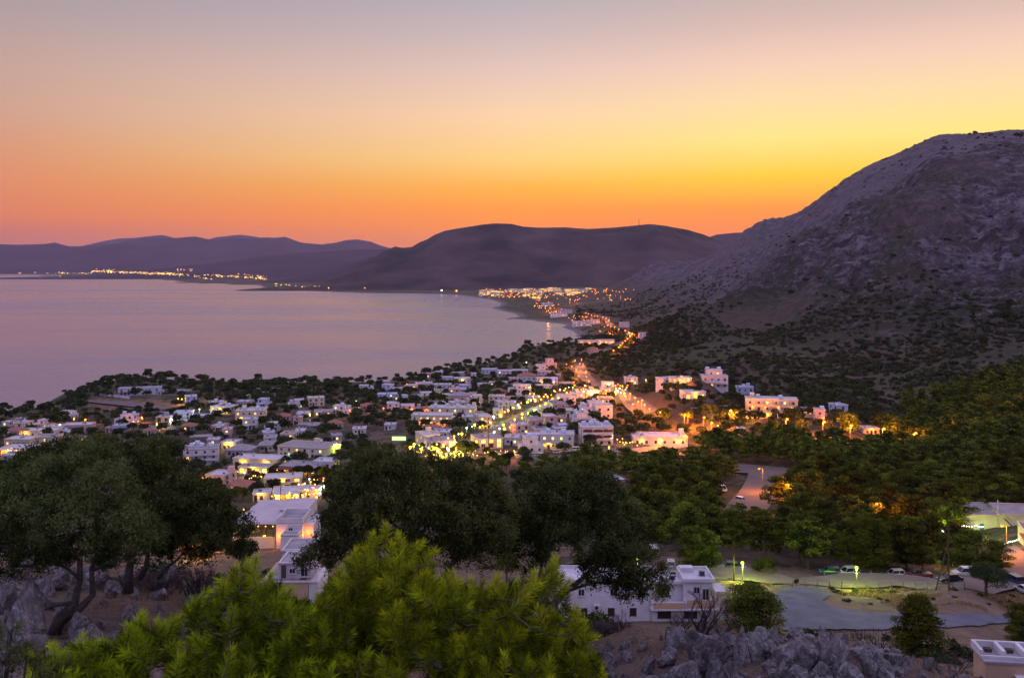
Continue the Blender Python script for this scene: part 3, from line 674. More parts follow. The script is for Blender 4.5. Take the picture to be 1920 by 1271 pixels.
HOUSES = '''
258 741 78 12 9 -14 b 2 G/l0|long bluish white hotel wing with a flat roof on the tip of the headland
322 741 58 7 8 0 g 1 G/l0|low grey building right of the long hotel on the headland|low building
121 786 30 12 8 8 w 2 ul/l2/yo|small white two storey villa beside the shore under the headland
141 808 56 10 9 -10 p 1 l0|flat mauve bungalow below the white villas near the left shore
236 795 46 15 8 6 w 2 uc/s2/l2/yo|white cubist villa with stepped blocks above a walled garden
224 811 30 12 6 -8 b 1 l0|bluish white annexe below the stepped cubist villa
207 811 18 7 5 0 p 1 l0/G|tiny pinkish annexe wall left of the bluish annexe
305 799 26 16 7 0 g 2 B/l0|grey unfinished pavilion open on concrete columns by the field|pavilion
340 787 33 13 8 -6 b 2 l0|pale blue two storey box beside the large field
374 789 30 8 7 0 b 1 l1|low bluish white house between the blue box and the cream hotel
416 776 46 12 10 12 c 2 b/s2/l3/yy|cream hotel block with solar panels, rear one of two near the dark grove|hotel
466 791 56 20 10 -6 c 2 b/l4/yy/s2|yellow lit cream hotel block with balconies, front one of two near the dark grove|hotel
466 806 32 19 7 -12 w 2 b/l2|white house with arched balconies just below the yellow lit hotel
373 830 50 9 9 -16 o 1 G/l0|brown stone ruin with a flat roof among the trees|ruin
23 819 36 11 8 8 p 1 l0/h|pinkish house with a red roof at the left edge of the town
66 821 72 12 9 -4 c 1 l6/yy|cream terrace house with warm lit verandas at the left edge
33 839 52 14 9 4 c 1 l2|cream flat roofed house at the left edge, behind the orange restaurant
82 838 48 17 9 -8 c 2 l2/G|cream two storey block at the end of the cream terrace row
136 833 60 7 8 -3 g 1 G/l4/yo|long low roof with an orange lit front behind the big olive tree|restaurant
30 851 58 8 9 2 c 1 l8/k5/yo|orange lit open taverna at the left edge above the olive crown|taverna
24 867 46 12 9 -4 w 2 l0|white row house under the orange lit taverna at the left edge
30 795 28 7 7 5 o 1 G/l0|dark stone cottage near the left shore beside orange lamps
278 816 26 5 6 -10 w 1 h0/l0|small white gabled hut in the middle of the left gardens|hut
270 842 13 10 4 0 p 2 l0|narrow pinkish tower house behind the olive crown
371 873 70 30 10 -14 w 3 b/s3/l1/G|large white three storey hotel with corner balconies and roof heaters|hotel
447 857 50 13 10 6 g 1 H/l1|pale house with a low grey hip roof right of the large white hotel
497 847 34 12 9 -8 c 1 H/l1|small cream house with a hip roof at the top of the lit complex
572 858 110 18 14 16 c 2 G/l3|long low wedge roofed hall with pale walls above the lit complex|hall
482 877 96 15 10 10 c 1 l8/B/yy|bright lit flat roofed wing with wide glass doors in the resort|hotel wing
476 888 60 8 7 4 c 1 G/l6/B/yy|low grey roofed bar with lit front below the bright wing|bar
565 889 88 12 11 14 g 1 G/k5/R/l5/B|mauve roofed restaurant with a dark red awning along its front|restaurant
608 880 44 13 8 10 w 1 l0|pale house with columns behind the dark red awning
408 912 48 20 9 14 p 2 l0/c|mauve two storey house with a white roof unit at the left of the resort
446 926 58 13 9 12 p 1 h/l3/yy|pink house with a terracotta hip roof beside the mauve house
527 915 74 17 8 -10 c 2 b/l8/B/yy|golden lit two storey taverna with a row of small upper windows|taverna
546 936 80 13 7 -10 c 1 B/l9/k4|golden lit lower terrace in front of the two storey taverna|restaurant
487 940 36 8 6 -10 w 1 l0/yy|small white shed left of the golden terrace|shed
578 935 36 6 6 4 w 1 l0|small pale roofed shed right of the golden terrace|shed
498 738 46 6 8 0 g 1 G/l0|flat grey waterfront pavilion behind tall dark trees
552 765 34 13 8 -16 w 2 ur/l2|white two storey cube alone in the dark grove, left one
640 776 38 13 8 10 w 2 ul/s1/l3|white two storey villa alone in the dark grove, right one
686 736 28 12 7 4 w 2 ul/l1|white villa on the shore left of the waterfront pair
732 736 36 13 8 10 b 2 ul/l0|bluish white waterfront villa with a raised left half
727 750 42 10 8 -6 b 2 l2/b|bluish white row of flats just below the waterfront villa
736 770 26 13 7 -8 w 2 l1|plain white cube house with an orange lamp at its corner
772 775 46 13 9 -6 p 2 l3/ul/yo|pink two storey house beside the white cube
800 776 26 9 7 0 p 1 h/l2/yo|low pink annexe right of the pink house
557 796 14 13 5 0 p 2 l0|small pink tower in the middle of the dark grove|tower
577 806 40 7 7 -4 g 1 G/l0|long low shed beside the small pink tower|shed
672 814 27 9 7 -6 w 1 l0|small white box house in the dark gardens, left of the bare field
731 806 20 7 6 0 w 1 l0|little white box house beside the bare field
688 769 30 8 7 -10 p 1 h/l1|small house with a rusty red roof in the grove
848 783 90 17 10 6 c 2 b/l3/s4/c|long cream hotel with roof heaters, rear of the two above the gardens|hotel
809 800 76 20 9 4 c 2 b/l8/yo|golden lit two storey hotel with arcades on both floors|hotel
905 804 34 22 9 -18 c 3 b/l4/yy|cream three storey corner block with lit balconies on the main street
800 835 50 18 11 -24 c 2 l5/B/yy|pale corner building with a yellow lit upper window by the bright junction
822 840 62 12 10 -20 g 1 G/B/l8/k5|grey sloping roofed restaurant blazing with yellow lamps|restaurant
912 840 62 16 12 -20 g 2 G/l3/B|dark flat roofed building above the lit junction
960 835 28 13 8 4 w 1 l2|small white house with a roof terrace right of the dark roof
995 850 48 26 9 -6 w 2 uc/l2/s1|white stepped house on the car park edge
1046 842 66 26 10 4 w 2 b/l6/yy/s2|white two storey hotel with yellow lit balconies next to the car park|hotel
1119 836 62 34 11 -4 w 3 br/s4/l3|white three storey hotel with dark red balconies and four roof heaters|hotel
1091 803 38 26 9 -8 w 3 uc/s3/l1|stacked white houses climbing behind the red balcony hotel
1131 786 36 24 9 -6 w 2 s1/l0|plain white block right of the stacked white houses
1108 774 44 18 9 -6 w 2 ur/s2/l1|white house with two roof heaters above the stacked houses
979 738 54 14 10 3 w 2 uc/l2|wide white villa with an arc of arched windows
975 814 36 16 9 -16 p 2 l1|mauve town house at the lower end of the shop row
1002 808 34 19 9 -16 p 2 l1/G|mauve town house in the middle of the shop row
1030 800 30 18 9 -16 p 2 l1|mauve town house at the upper end of the shop row
1022 783 34 17 9 -14 c 2 ur/l2|cream shop house with a stepped roof beside the main street
1046 774 34 16 9 -14 g 2 G/l1|grey roofed shop house next to the cream stepped one
1062 760 36 16 9 -10 w 2 l2/b|white shop house with a deep balcony near the upper crossroads
1083 752 26 14 8 -10 w 2 l3|narrow white house at the upper crossroads
889 763 32 19 9 -10 c 3 l1/ur|yellow lit tall villa with a stair tower
931 757 30 13 8 4 c 2 l0|cream two storey house with rows of small windows
790 749 42 11 8 -6 w 2 ur/l2|white two storey house left of the green lamp
862 756 38 14 9 0 p 1 H/l1|mauve roofed house between two cream villas
829 730 32 8 8 0 w 1 l1|low white bungalow above the green lamp
872 731 24 8 7 4 b 1 l1|small bluish bungalow right of the low white one
906 730 22 9 7 0 w 2 l2|small white cube house in the upper gardens
839 716 20 8 7 0 w 1 l0|tiny white cube nearest the shore trees
866 719 32 9 8 -8 w 1 l3/yy|white house with a lit porch near the shore trees
888 712 10 11 5 0 w 2 l0|slim white tower house by the shore trees
917 701 28 8 8 0 b 1 l1|low bluish house on the shore behind dark trees
948 706 32 10 8 -4 w 2 l1/b|white shore house with a long balcony
988 716 36 11 10 2 w 1 h/l1|white house with a red brown hip roof
1030 710 44 12 9 4 p 2 ul/l2|pink and white house beside the blue sign
1026 722 40 12 8 0 w 2 l4/yy|white shop with cyan and blue signs on the upper street|shop
1031 690 26 16 8 -12 p 2 uc/l1|pink tower topped villa with a white stair
1014 694 18 9 7 0 w 1 l0|small white house left of the pink tower villa
975 700 30 5 7 0 w 1 l2|long low white house above the beach
1184 721 24 12 8 -10 w 2 s1/l2/yo|white house with a roof heater in the orange lit quarter
1140 727 22 9 7 0 c 1 l6/yo|orange lit shop above the upper crossroads|shop
1251 724 36 13 9 -22 w 2 l2|white sloping house at the left of the hill cluster
1278 722 38 12 8 0 c 2 l6/yy|yellow lit cream house of the hill cluster beneath the slope
1342 728 50 32 9 4 w 3 uc/s2/l2/b|tall tiered white villa with a dark red creeper on the hill
1302 748 44 12 9 -6 w 1 l9/B/yy|white house with a row of bright skylights below the tiered villa
1399 746 34 19 8 8 b 2 l1/s1|bluish white cube left of the long cream hotel
1451 784 100 34 10 12 c 3 b/s2/l2/yo|long cream three storey hotel with small balconies and palm trees in front|hotel
1549 795 34 24 8 8 p 2 ul/s1/l1/yo|pink villa with an orange lit garden wall right of the cream hotel
1577 778 28 17 8 -14 b 2 l1|bluish gabled house behind the pink villa
1239 838 104 17 12 2 w 1 c/l1/yy|wide flat white building beside the starry orange lamp|building
1150 917 58 14 9 -20 o 1 l0|small stone ruin with a brown slab roof in the pines|ruin
1391 815 12 7 4 0 w 1 l0|tiny white shed above the pines in front of the cream hotel|shed
1634 815 30 8 7 0 c 1 l4/yo|low wall house with an orange front on the dark slope
1515 778 30 7 6 0 c 1 l4/yo|low lit garden house between the cream hotel and the pink villa
1171 614 18 9 9 0 w 2 l0|white house alone at the foot of the mountain by the coast road
1205 634 12 9 8 0 w 2 l0|small white block at the bend of the lamp lined road
1103 647 38 8 10 -4 c 1 l9/yo|orange lit beach hotel seen beyond the near town|hotel
1136 646 34 8 10 -4 w 1 l8/yo|white hall with a row of warm lamps beside the beach hotel|hall
1112 662 20 8 9 6 p 1 h/l0|small pinkish house below the orange lit beach hotel
1090 612 34 9 12 -6 w 2 l6|pale hotel with warm windows halfway along the coast road|hotel
1112 608 26 8 10 4 w 2 l1|white hotel block beside the halfway hotel
1048 595 32 7 12 0 w 1 l9|bright fronted beach bar on the distant shore road|beach bar
1026 575 22 7 10 0 w 2 l1|pale block near the distant bay
1060 588 26 7 10 0 w 2 l1|white apartment block on the distant coast road'''
for ln in HOUSES.strip().split('\n'):
    q = ln.split('|'); f_ = q[0].split(); v = list(map(float, f_[:6]))
    fl = f_[8] if len(f_) > 8 else ''
    c_ = q[2] if len(q) > 2 else 'house'
    house(*v, f_[6], int(f_[7]), fl, q[1], c_.replace(' ', '_'), c_)
# ---------------------------------------------------------------- roads
def catmull(P, step):
    P = np.array(P, float); out = []
    Q = np.vstack([2 * P[0] - P[1], P, 2 * P[-1] - P[-2]])
    for i in range(1, len(Q) - 2):
        n = max(2, int(np.hypot(*(Q[i + 1] - Q[i])[:2]) / step))
        for k in range(n):
            t = k / n; out.append(0.5 * ((2 * Q[i]) + (-Q[i - 1] + Q[i + 1]) * t + (2 * Q[i - 1] - 5 * Q[i] + 4 * Q[i + 1] - Q[i + 2]) * t * t + (-Q[i - 1] + 3 * Q[i] - 3 * Q[i + 1] + Q[i + 2]) * t ** 3))
    out.append(P[-1]); return np.array(out)
ROADPTS = []      # (x, y, half width)
M['road'] = mat('worn_asphalt', (0.13, 0.115, 0.12), 0.85, c2=(0.085, 0.075, 0.08), nscale=0.12, bump=0.2, bscale=3)
M['road2'] = mat('dusty_road', (0.17, 0.13, 0.11), 0.9, c2=(0.12, 0.095, 0.085), nscale=0.15)
M['lot'] = mat('blue_grey_gravel', (0.125, 0.13, 0.165), 0.9, c2=(0.085, 0.087, 0.115), nscale=0.35, bump=0.6, bscale=4)
M['line'] = mat('road_paint', (0.5, 0.5, 0.5), 0.7)
def strip(name, xy, w, m, lift=0.12, nc=5, kind='structure', label=None):
    P = catmull(xy, 4.0); T = np.gradient(P, axis=0); T /= np.linalg.norm(T, axis=1)[:, None] + 1e-9; N = np.stack([-T[:, 1], T[:, 0]], 1)
    ws = np.interp(np.arange(len(P)), np.linspace(0, len(P) - 1, len(w)), w) if isinstance(w, (list, tuple)) else np.full(len(P), w)
    V = []
    for k in range(nc):
        q = P + N * (ws * (k / (nc - 1) - .5))[:, None]; V.append(q)
    zs = np.stack([hgt(q[:, 0], q[:, 1]) for q in V], 1); zz = zs.mean(1); zz = np.convolve(np.pad(zz, 2, 'edge'), np.ones(5) / 5, 'valid')
    zr = np.maximum(zs, zz[:, None]) + lift + 0.0005 * P[:, 1:2]
    V = np.stack([np.concatenate([q, zr[:, k:k + 1]], 1) for k, q in enumerate(V)], 1)
    n = len(P); Vv = V.reshape(-1, 3); i, j = np.meshgrid(np.arange(n - 1), np.arange(nc - 1), indexing='ij'); a = (i * nc + j).ravel()
    o = link(name, npmesh(name, Vv, np.stack([a, a + 1, a + nc + 1, a + nc], 1)[:, ::-1], [m], smooth=True)); tag(o, kind=kind)
    if lift < 0.15:
        for p_, w_ in zip(P, ws): ROADPTS.append((p_[0], p_[1], w_ / 2))
    return P
def gp(s): return [G(*map(float, q.split(',')))[:2] for q in s.split()]
bend = gp('1325,872 1350,876 1400,882 1435,884 1447,892 1444,905 1432,925 1412,945 1395,962')
strip('road', bend, [14, 15, 16, 15, 13, 12], M['road2'])
strip('road_markings', bend[1:-1], 0.3, M['line'], 0.16, 2)
strip('road', gp('1120,1062 1250,1075 1400,1083 1500,1090 1600,1096 1700,1097 1800,1095 1900,1084 1975,1072'), 8, M['road2'])
strip('road', gp('1975,1072 1900,1050 1860,1030'), 9, M['road2'])
LOT = np.array(gp('1449,1126 1462,1106 1489,1101 1525,1101 1552,1110 1557,1118 1541,1128 1552,1137 1590,1144 1644,1149 1679,1151 1779,1155 1861,1154 1912,1155 2010,1152 2010,1166 1912,1168 1861,1170 1834,1176 1779,1177 1671,1180 1590,1181 1508,1183 1470,1183 1458,1142'))
def inpoly(x, y, Pg):
    A = Pg; B = np.roll(Pg, -1, 0); c = np.zeros(x.shape, int)
    for (ax, ay), (bx, by) in zip(A, B):
        if abs(by - ay) < 1e-9: continue
        c += ((ay > y) != (by > y)) & (x < (bx - ax) * (y - ay) / (by - ay) + ax)
    return c % 2 == 1
cs = 0.28; ax_ = np.arange(LOT[:, 0].min(), LOT[:, 0].max(), cs); ay_ = np.arange(LOT[:, 1].min(), LOT[:, 1].max(), cs); AX, AY = np.meshgrid(ax_, ay_)
wob = (fbm(AX / 2.5, AY / 2.5, 3, 90) - .5) * 1.4; inn = inpoly(AX + cs / 2 + wob, AY + cs / 2 + wob, LOT)[:-1, :-1]; ii_, jj_ = np.nonzero(inn); nC = len(ax_); a_ = ii_ * nC + jj_
Vl = np.stack([AX, AY, (hgt(AX.ravel(), AY.ravel()) + .2).reshape(AX.shape)], -1).reshape(-1, 3); FL = np.stack([a_, a_ + 1, a_ + nC + 1, a_ + nC], 1); uq, inv = np.unique(FL, return_inverse=True)
tag(link('parking_ground', npmesh('parking_ground', Vl[uq], inv.reshape(-1, 4), [M['lot']], smooth=True)), kind='structure')
for p_ in zip(AX[:-1, :-1][inn][::24], AY[:-1, :-1][inn][::24]): ROADPTS.append((p_[0], p_[1], 1.5))
strip('road', gp('1212,777 1195,765 1182,752 1172,740 1160,733 1130,726 1105,718'), [13, 12, 11, 9, 8, 8], M['road'])
strip('road', gp('1105,718 1095,704 1088,692 1086,682'), 10, M['road'])
strip('road', gp('1090,668 1130,658 1150,655 1163,646 1173,638 1182,629 1178,621 1160,616 1140,608 1138,600 1120,592 1098,587'), 9, M['road'])
strip('road', gp('870,848 905,826 940,805 975,785 1010,768 1050,750 1090,738 1120,730'), 11, M['road'])
strip('road', gp('760,862 820,856 870,848 940,852 1030,862 1100,852 1160,845'), 9, M['road'])
strip('path', gp('160,752 220,757 270,762 310,768'), [5, 9, 11, 9], mat('bare_earth', (0.16, 0.12, 0.12), 0.95, c2=(0.12, 0.09, 0.09), nscale=.2))

# ---------------------------------------------------------------- lamps
_lampm = {}
def lamp_post(x, y, z, kind, H, power, label, group, r=0.28, style='arm', rz=0.0, nm=None):
    nm = nm or ('street_lamp' if style == 'arm' else 'garden_lamp'); root = empty(nm, (x, y, z), rz); tag(root, label, nm.replace('_', ' '), group)
    k = (style, kind, H, r)
    if k not in _lampm:
        if style == 'arm':
            p = MB().tube([(0, 0, -1), (0, 0, H * .5), (0, 0, H)], [.13, .10, .07], 0, 6); p.tube([(0, 0, H - .05), (0, -.6, H + .2), (0, -1.4, H + .25)], .05, 0, 5)
            hd = MB().box(-.16, -1.9, H + .2, .16, -1.3, H + .36); bl = MB().ball((0, -1.6, H + .1), r, 0, 8, 6, .7)
        else:
            p = MB().tube([(0, 0, -.5), (0, 0, H - r)], [.08, .06], 0, 6); hd = MB().tube([(0, 0, H - r - .12), (0, 0, H - r + .03)], [.1, .16], 0, 8); bl = MB().ball((0, 0, H), r, 0, 10, 7)
        _lampm[k] = (p.mesh('pole', [M['metal']]), hd.mesh('lamp_head', [M['metal']]), bl.mesh('bulb', [M['bulb_' + kind]], True))
    a, b, c = _lampm[k]
    link('pole', a, root); hd = link('lamp_head', b, root); bo = link('bulb', c, hd)
    if power: put_light(hd, (0 if style == 'arm' else .3, -1.6 if style == 'arm' else -.3, H - .1 - r * .7 if style == 'arm' else H - r - .35), kind, power * (1.7 if style == 'arm' else 1.0), .2)
    return root
def lamp_at(px, py, kind, H, power, label, group, r=0.28, style='arm', rz=0.0, nm=None):
    """a post whose lamp shows at photo pixel (px, py): find the ground under it"""
    Y = 400.0
    for _ in range(7): Y = G(px, py + H * F / Y, 100)[1]
    x, y, z = G(px, py + H * F / Y, 100); lamp_post(x, y, z, kind, H, power, label, group, r, style, rz, nm=nm)
    RECTS.append((px - 3, px + 3, py - 3, py + 6, y, x, y, 0.5)); return x, y, z
def lamps(s, *a, **k):
    for q in s.split(): lamp_at(*map(float, q.split(',')), *a, **k)
g1 = 'orange lamps lining the coast road'
lamps('1028,582 1032,577 1037,573 1047,571 1068,567 1077,565 1083,562 1098,587 1103,589 1109,591 1115,592 1120,593 1130,595 1136,597 1142,600 1139,610 1145,612 1152,613 1160,617 1172,620 1180,624 1185,626 1181,630 1176,635 1172,639 1167,643 1163,647 1160,651 1150,657', 'o', 8, 5200, 'small orange street lamp in the chain along the distant coast road', g1, r=0.8)
g2 = 'orange lamps on the upper street'
lamps('1062,683 1078,675 1090,673 1093,682 1080,692 1098,697 1087,681 1072,686 1099,706 1084,704 1104,714 1076,716 1112,728 1127,732 1100,736 1142,729 1153,733 1166,730 1172,742 1181,737 1190,745 1196,752 1186,757 1203,750 1176,722 1158,720', 'o', 7, 3600, 'orange street lamp on the upper street where it climbs to the crossroads', g2, r=0.42)
g3 = 'orange lamps beside the orange lit road'
lamps('1208,758 1217,766 1237,772', 'o', 7, 4200, 'orange street lamp at the lower end of the orange lit road', g3, r=0.4)
for q, lb in (('1283,777', 'large orange lamp glowing over the wall below the skylight house'), ('1319,782', 'orange lamp behind the dark trees left of the cream hotel'), ('1333,792', 'orange lamp at the foot of the garden wall, beside the green spotlit bush'), ('1369,769', 'small lamp on the driveway wall left of the cream hotel'),
               ('1283,817', 'starry bright orange lamp at the corner of the wide flat white building'), ('1474,785', 'orange lamp in front of the long cream hotel between palms'), ('1543,790', 'orange lamp before the pink villa garden wall'), ('1594,797', 'orange lamp over the steep orange lit lane'),
               ('1655,803', 'orange lamp alone on the dark slope, nearer the lane'), ('1714,811', 'rightmost orange lamp on the dark slope'), ('1430,878', 'orange lamp at the top of the curved road'), ('1485,907', 'orange lamp on a tall pole right of the curved road'),
               ('1652,943', 'orange lamp on a tall pole left of the pale roof in the pines'), ('1887,984', 'orange lamp in front of the warehouse stair')):
    px, py = map(float, q.split(',')); big = lb.startswith('starry')
    lamp_at(px, py, 'o', 7 if py < 870 or py > 950 else 8, 9000 if big else (11000 if py < 830 else 3600), lb, None, r=.95 if big else (.6 if py < 870 else .3), rz=R(-60 if py > 870 else 0))
lamps('1392,1055', 'g', 3.6, 3600, 'yellow green globe lamp beside the green parked car', 'globe lamps along the car park', r=.3, style='globe')
lamps('1606,1064', 'g', 4.2, 3600, 'yellow green globe lamp on the fence in front of the parked cars', 'globe lamps along the car park', r=.3, style='globe')
lamps('1196,1047', 'g', 4.2, 900, 'yellow green globe lamp half hidden behind the olive crown', 'globe lamps along the car park', r=.3, style='globe')
for q, kd, lb in (('47,790', 'o', 'orange lamp near the dark stone cottage by the left shore'), ('95,781', 'o', 'orange lamp left of the small shore villa'), ('139,784', 'o', 'orange lamp right of the small shore villa'), ('160,786', 'o', 'orange lamp above the mauve bungalow'), ('112,796', 'w', 'small white lamp behind the mauve bungalow'),
                  ('266,782', 'o', 'orange lamp at the right end of the cubist villa'), ('294,794', 'y', 'yellow lamp in front of the unfinished pavilion'), ('322,784', 'w', 'white lamp between the pavilion and the blue box'), ('341,748', 'y', 'yellow lamp behind the big field, nearer the hotel'), ('334,747', 'y', 'yellow lamp pair mate behind the big field'),
                  ('393,741', 'y', 'yellow lamp in the dark trees above the field'), ('374,767', 'w', 'white lamp left of the cream hotel block'), ('464,741', 'w', 'white lamp in the shore grove'), ('427,829', 'y', 'yellow lamp in the gardens above the large white hotel'), ('467,838', 'w', 'white lamp between the two hip roofed houses'),
                  ('503,826', 'w', 'bright white lamp above the wedge roofed hall'), ('563,826', 'g', 'green yellow lamp lighting a tree above the wedge roofed hall'), ('630,833', 'g', 'green yellow lamp at the edge of the bare field'), ('702,842', 'g', 'green lamp on the lane beside the bare field'), ('581,776', 'y', 'yellow lamp in the dark grove'),
                  ('668,752', 'w', 'white lamp in the grove below the waterfront villas'), ('656,769', 'o', 'orange lamp at the corner of the lone right villa'), ('719,765', 'o', 'orange lamp beside the white cube house'), ('818,744', 'g', 'green yellow lamp above the long cream hotel'), ('763,720', 'o', 'orange lamp on the shore path'), ('772,722', 'o', 'second orange lamp on the shore path'),
                  ('695,763', 'o', 'orange lamp beside the rusty red roof'), ('493,976', 'g', 'bright green yellow lamp behind the pine tips'), ('538,975', 'y', 'yellow lamp on the wall of the white roofed building'), ('494,944', 'g', 'green yellow lamp in the garden under the resort'), ('1040,690', 'w', 'white lamp by the pink tower villa'),
                  ('987,679', 'w', 'white lamp near the little beach'), ('1335,769', 'y', 'yellow lamp on the terrace wall of the drive'), ('1346,798', 'g', 'green spotlight under the bush left of the cream hotel'), ('1227,667', 'y', 'yellow lamp on the slope above the orange quarter'), ('1211,712', 'y', 'yellow lamp in the hillside garden'), ('1278,706', 'o', 'orange lamp on the hill cluster roof terrace'), ('1291,710', 'o', 'orange lamp right of the hill cluster'), ('1145,819', 'w', 'white lamp at the corner of the red balcony hotel'), ('1142,838', 'y', 'yellow lamp at the entrance of the red balcony hotel')):
    px, py = map(float, q.split(',')); lamp_at(px, py, kd, 3.5, 1500 if py < 900 else 900, lb, None, r=.34 if py < 860 else .2, style='globe')
# the bright main street: two rows of lamps along it, and the blazing junction at its lower end
ms = gp('868,846 905,826 940,805 975,785 1010,768 1050,750 1090,738')
msP = catmull(ms, 6.5); Tn = np.gradient(msP, axis=0); Tn /= np.linalg.norm(Tn, axis=1)[:, None]
LR = random.Random(3)
for i, (p_, t_) in enumerate(zip(msP, Tn)):
    for sd in (-1, 1):
        o_ = sd * LR.uniform(5.2, 7.5); x, y = p_[0] - t_[1] * o_, p_[1] + t_[0] * o_
        kd = LR.choice('yyyyggwo'); lamp_post(x, y, h1(x, y), kd, LR.choice([3.4, 4.4, 5.2]), LR.choice([900, 1300, 1800]) if i % 2 else 0, 'small yellow lamp in the double row along the bright main street', 'lamps along the bright main street', r=LR.choice([.3, .4, .55]), style='globe')
def cluster(n, cx, cy_, sx, sy, kinds, H, power, label, group, r, seed):
    q = random.Random(seed)
    for k in range(n):
        px = cx + q.uniform(-sx, sx); py = cy_ + q.uniform(-sy, sy)
        lamp_at(px, py, q.choice(kinds), q.choice(H), power if k % 2 == 0 else 0, label, group, r=q.choice(r), style='globe', nm='globe_lamp')  # same garden lamps on posts as the single globes above
cluster(64, 822, 846, 56, 14, 'yyyygw', (2.6, 3.4, 5), 1300, 'yellow lamp among the restaurants at the blazing lower junction', 'lamps at the blazing lower junction', (.24, .34, .5), 1)
cluster(22, 760, 862, 30, 9, 'yyg', (2.6, 3.4), 500, 'yellow lamp behind the tips of the dark olive crown', 'lamps behind the dark olive crown', (.22, .3), 2)
cluster(44, 1125, 730, 50, 9, 'ooyyw', (2.8, 4), 1500, 'warm lamp scattered about the upper crossroads', 'lamps about the upper crossroads', (.36, .5), 3)
cluster(18, 1030, 735, 40, 9, 'yyo', (2.8, 4), 1500, 'warm lamp in front of the shops below the blue sign', 'lamps before the upper shops', (.36, .5), 4)
cluster(36, 555, 922, 45, 11, 'yyyo', (2.4, 3), 420, 'golden lamp on the tables of the golden tavernas', 'lamps of the golden tavernas', (.18, .26), 5)
cluster(16, 590, 905, 30, 9, 'yyow', (2.4, 3), 420, 'golden lamp under the dark red awning', 'lamps under the dark red awning', (.18, .26), 6)
cluster(14, 470, 890, 34, 8, 'yyw', (2.4, 3), 500, 'yellow lamp in the garden of the bright resort wing', 'lamps of the resort garden', (.16, .22), 7)
cluster(12, 380, 900, 26, 7, 'oy', (2.4, 3), 400, 'amber lamp in the trees left of the mauve house', 'lamps left of the mauve house', (.16, .2), 8)
cluster(18, 925, 849, 50, 5, 'yo', (2.4, 3), 380, 'small warm lamp along the lower car park lane', 'lamps along the lower lane', (.15, .2), 9)
cluster(12, 25, 846, 30, 6, 'oy', (2.6,), 800, 'orange lamp of the taverna at the left edge', 'lamps of the left taverna', (.25,), 10)
cluster(10, 1175, 828, 20, 7, 'y', (2.6,), 300, 'small yellow lamp on the steps left of the wide flat building', 'lamps on the white steps', (.2,), 11)
cluster(14, 1410, 775, 36, 9, 'yo', (2.6,), 700, 'small yellow lamp in the garden of the long cream hotel', 'lamps in the cream hotel garden', (.28, .4), 12)
cluster(16, 430, 985, 90, 40, 'oy', (2.4,), 900, 'amber lamp glimpsed through the left olive tree', 'lamps behind the left olive tree', (.2, .26), 14)
# lit signs
for px, py, k, w, h, lb in ((1033, 708, 'c', 3.2, .9, 'cyan lit sign on the upper street'), (1036, 718, 'b', 2.0, 1.6, 'blue lit sign under the cyan one'), (748, 834, 'g', 6, 1.6, 'green lit sign left of the blazing junction'), (543, 866, 'c', 2.2, .8, 'small cyan lit sign inside the resort'), (1050, 833, 'w', 1, 1, '')):
    if not lb: continue
    x, y, z = G(px, py + 4, 100); s = MB().box(-w / 2, -.1, 3, w / 2, .1, 3 + h, 0); s.box(-.05, -.05, -1, .05, .05, 2.997, 1)
    tag(s.build('shop_sign', [M['sign_' + k], M['metal']], None, (x, y, z)), lb, 'sign')
# the far beach resort: small lit buildings in a band, then the lights of the towns along the far coast
FR = random.Random(9); fm = []
for k in range(5):
    b = MB(); W_ = FR.uniform(14, 40); b.box(-W_ / 2, 0, -3, W_ / 2, 10, 6.5, 0); b.box(-W_ / 2 - .3, -.3, 6.5, W_ / 2 + .3, 10.3, 7.0, 0)
    for i in range(int(W_ / 3.2)):
        for s_ in range(2):
            if FR.random() < .62: xx = -W_ / 2 + 1.6 + i * 3.1; b.box(xx - .8, -.12, .9 + 3 * s_, xx + .8, -.003, 2.6 + 3 * s_, FR.choice([1, 1, 2]))
    b.box(-W_ / 2, -3, 2.7, W_ / 2, -.3, 2.9, 1 if k % 2 else 0)
    fm.append(b.mesh('resort_building', [M['c'], glow('resort_lights', (1.0, 0.5, 0.08), 3.0), M['dark']]))
for k in range(70):
    px = FR.choice([FR.uniform(893, 1105), FR.uniform(950, 1110), FR.uniform(900, 1090)]); py = 549 + FR.gauss(0, 4.2) + max(0, (980 - px) * 0.02)
    if not 541 < py < 563: py = 551
    x, y, z = G(px, py, 1500)
    if shore_sd(np.array([x]), np.array([y]))[0] < 25: continue
    tag(link('resort_building', fm[k % 5], None, (x, y, z), R(FR.uniform(-25, 25))), 'tiny lit building in the band of resort lights beyond the bay', 'building', 'lit buildings of the far resort')
for px, py, lb, kd in ((828, 546, 'greenish white lamp on the jetty at the far beach', 'w'), (856, 547, 'orange lamp at the far beach right of the greenish one', 'o'), (684, 541, 'lone orange lamp on the dark shore under the hill', 'o'), (616, 541, 'lone pale lamp further left under the hill', 'y')):
    x, y, z = G(px, py + 3, 1500); lamp_post(x, y, max(z, 1), kd, 9, 700, lb, None, r=3.0 if px > 700 else 1.8, style='globe')
b = MB(); q_ = random.Random(12)
for k in range(230):
    px = q_.choice([q_.uniform(890, 1108), q_.uniform(940, 1108), q_.uniform(1000, 1150), q_.uniform(1085, 1190)])
    py = q_.uniform(543, 560) if px < 1000 else (q_.uniform(542, 566) if q_.random() < .5 else 566 + (px - 1000) * .38 + q_.uniform(-8, 14))
    x, y, z = G(px, py, 900)
    if py > 660 or shore_sd(np.array([x]), np.array([y]))[0] < 18: continue
    s_ = y / F * q_.uniform(.35, .7); b.ball((x, y, z + 3.5), s_, q_.choice([0, 0, 1]), 6, 4)
tag(b.build('resort_lights', [M['bulb_o'], M['bulb_y']]), kind='stuff')
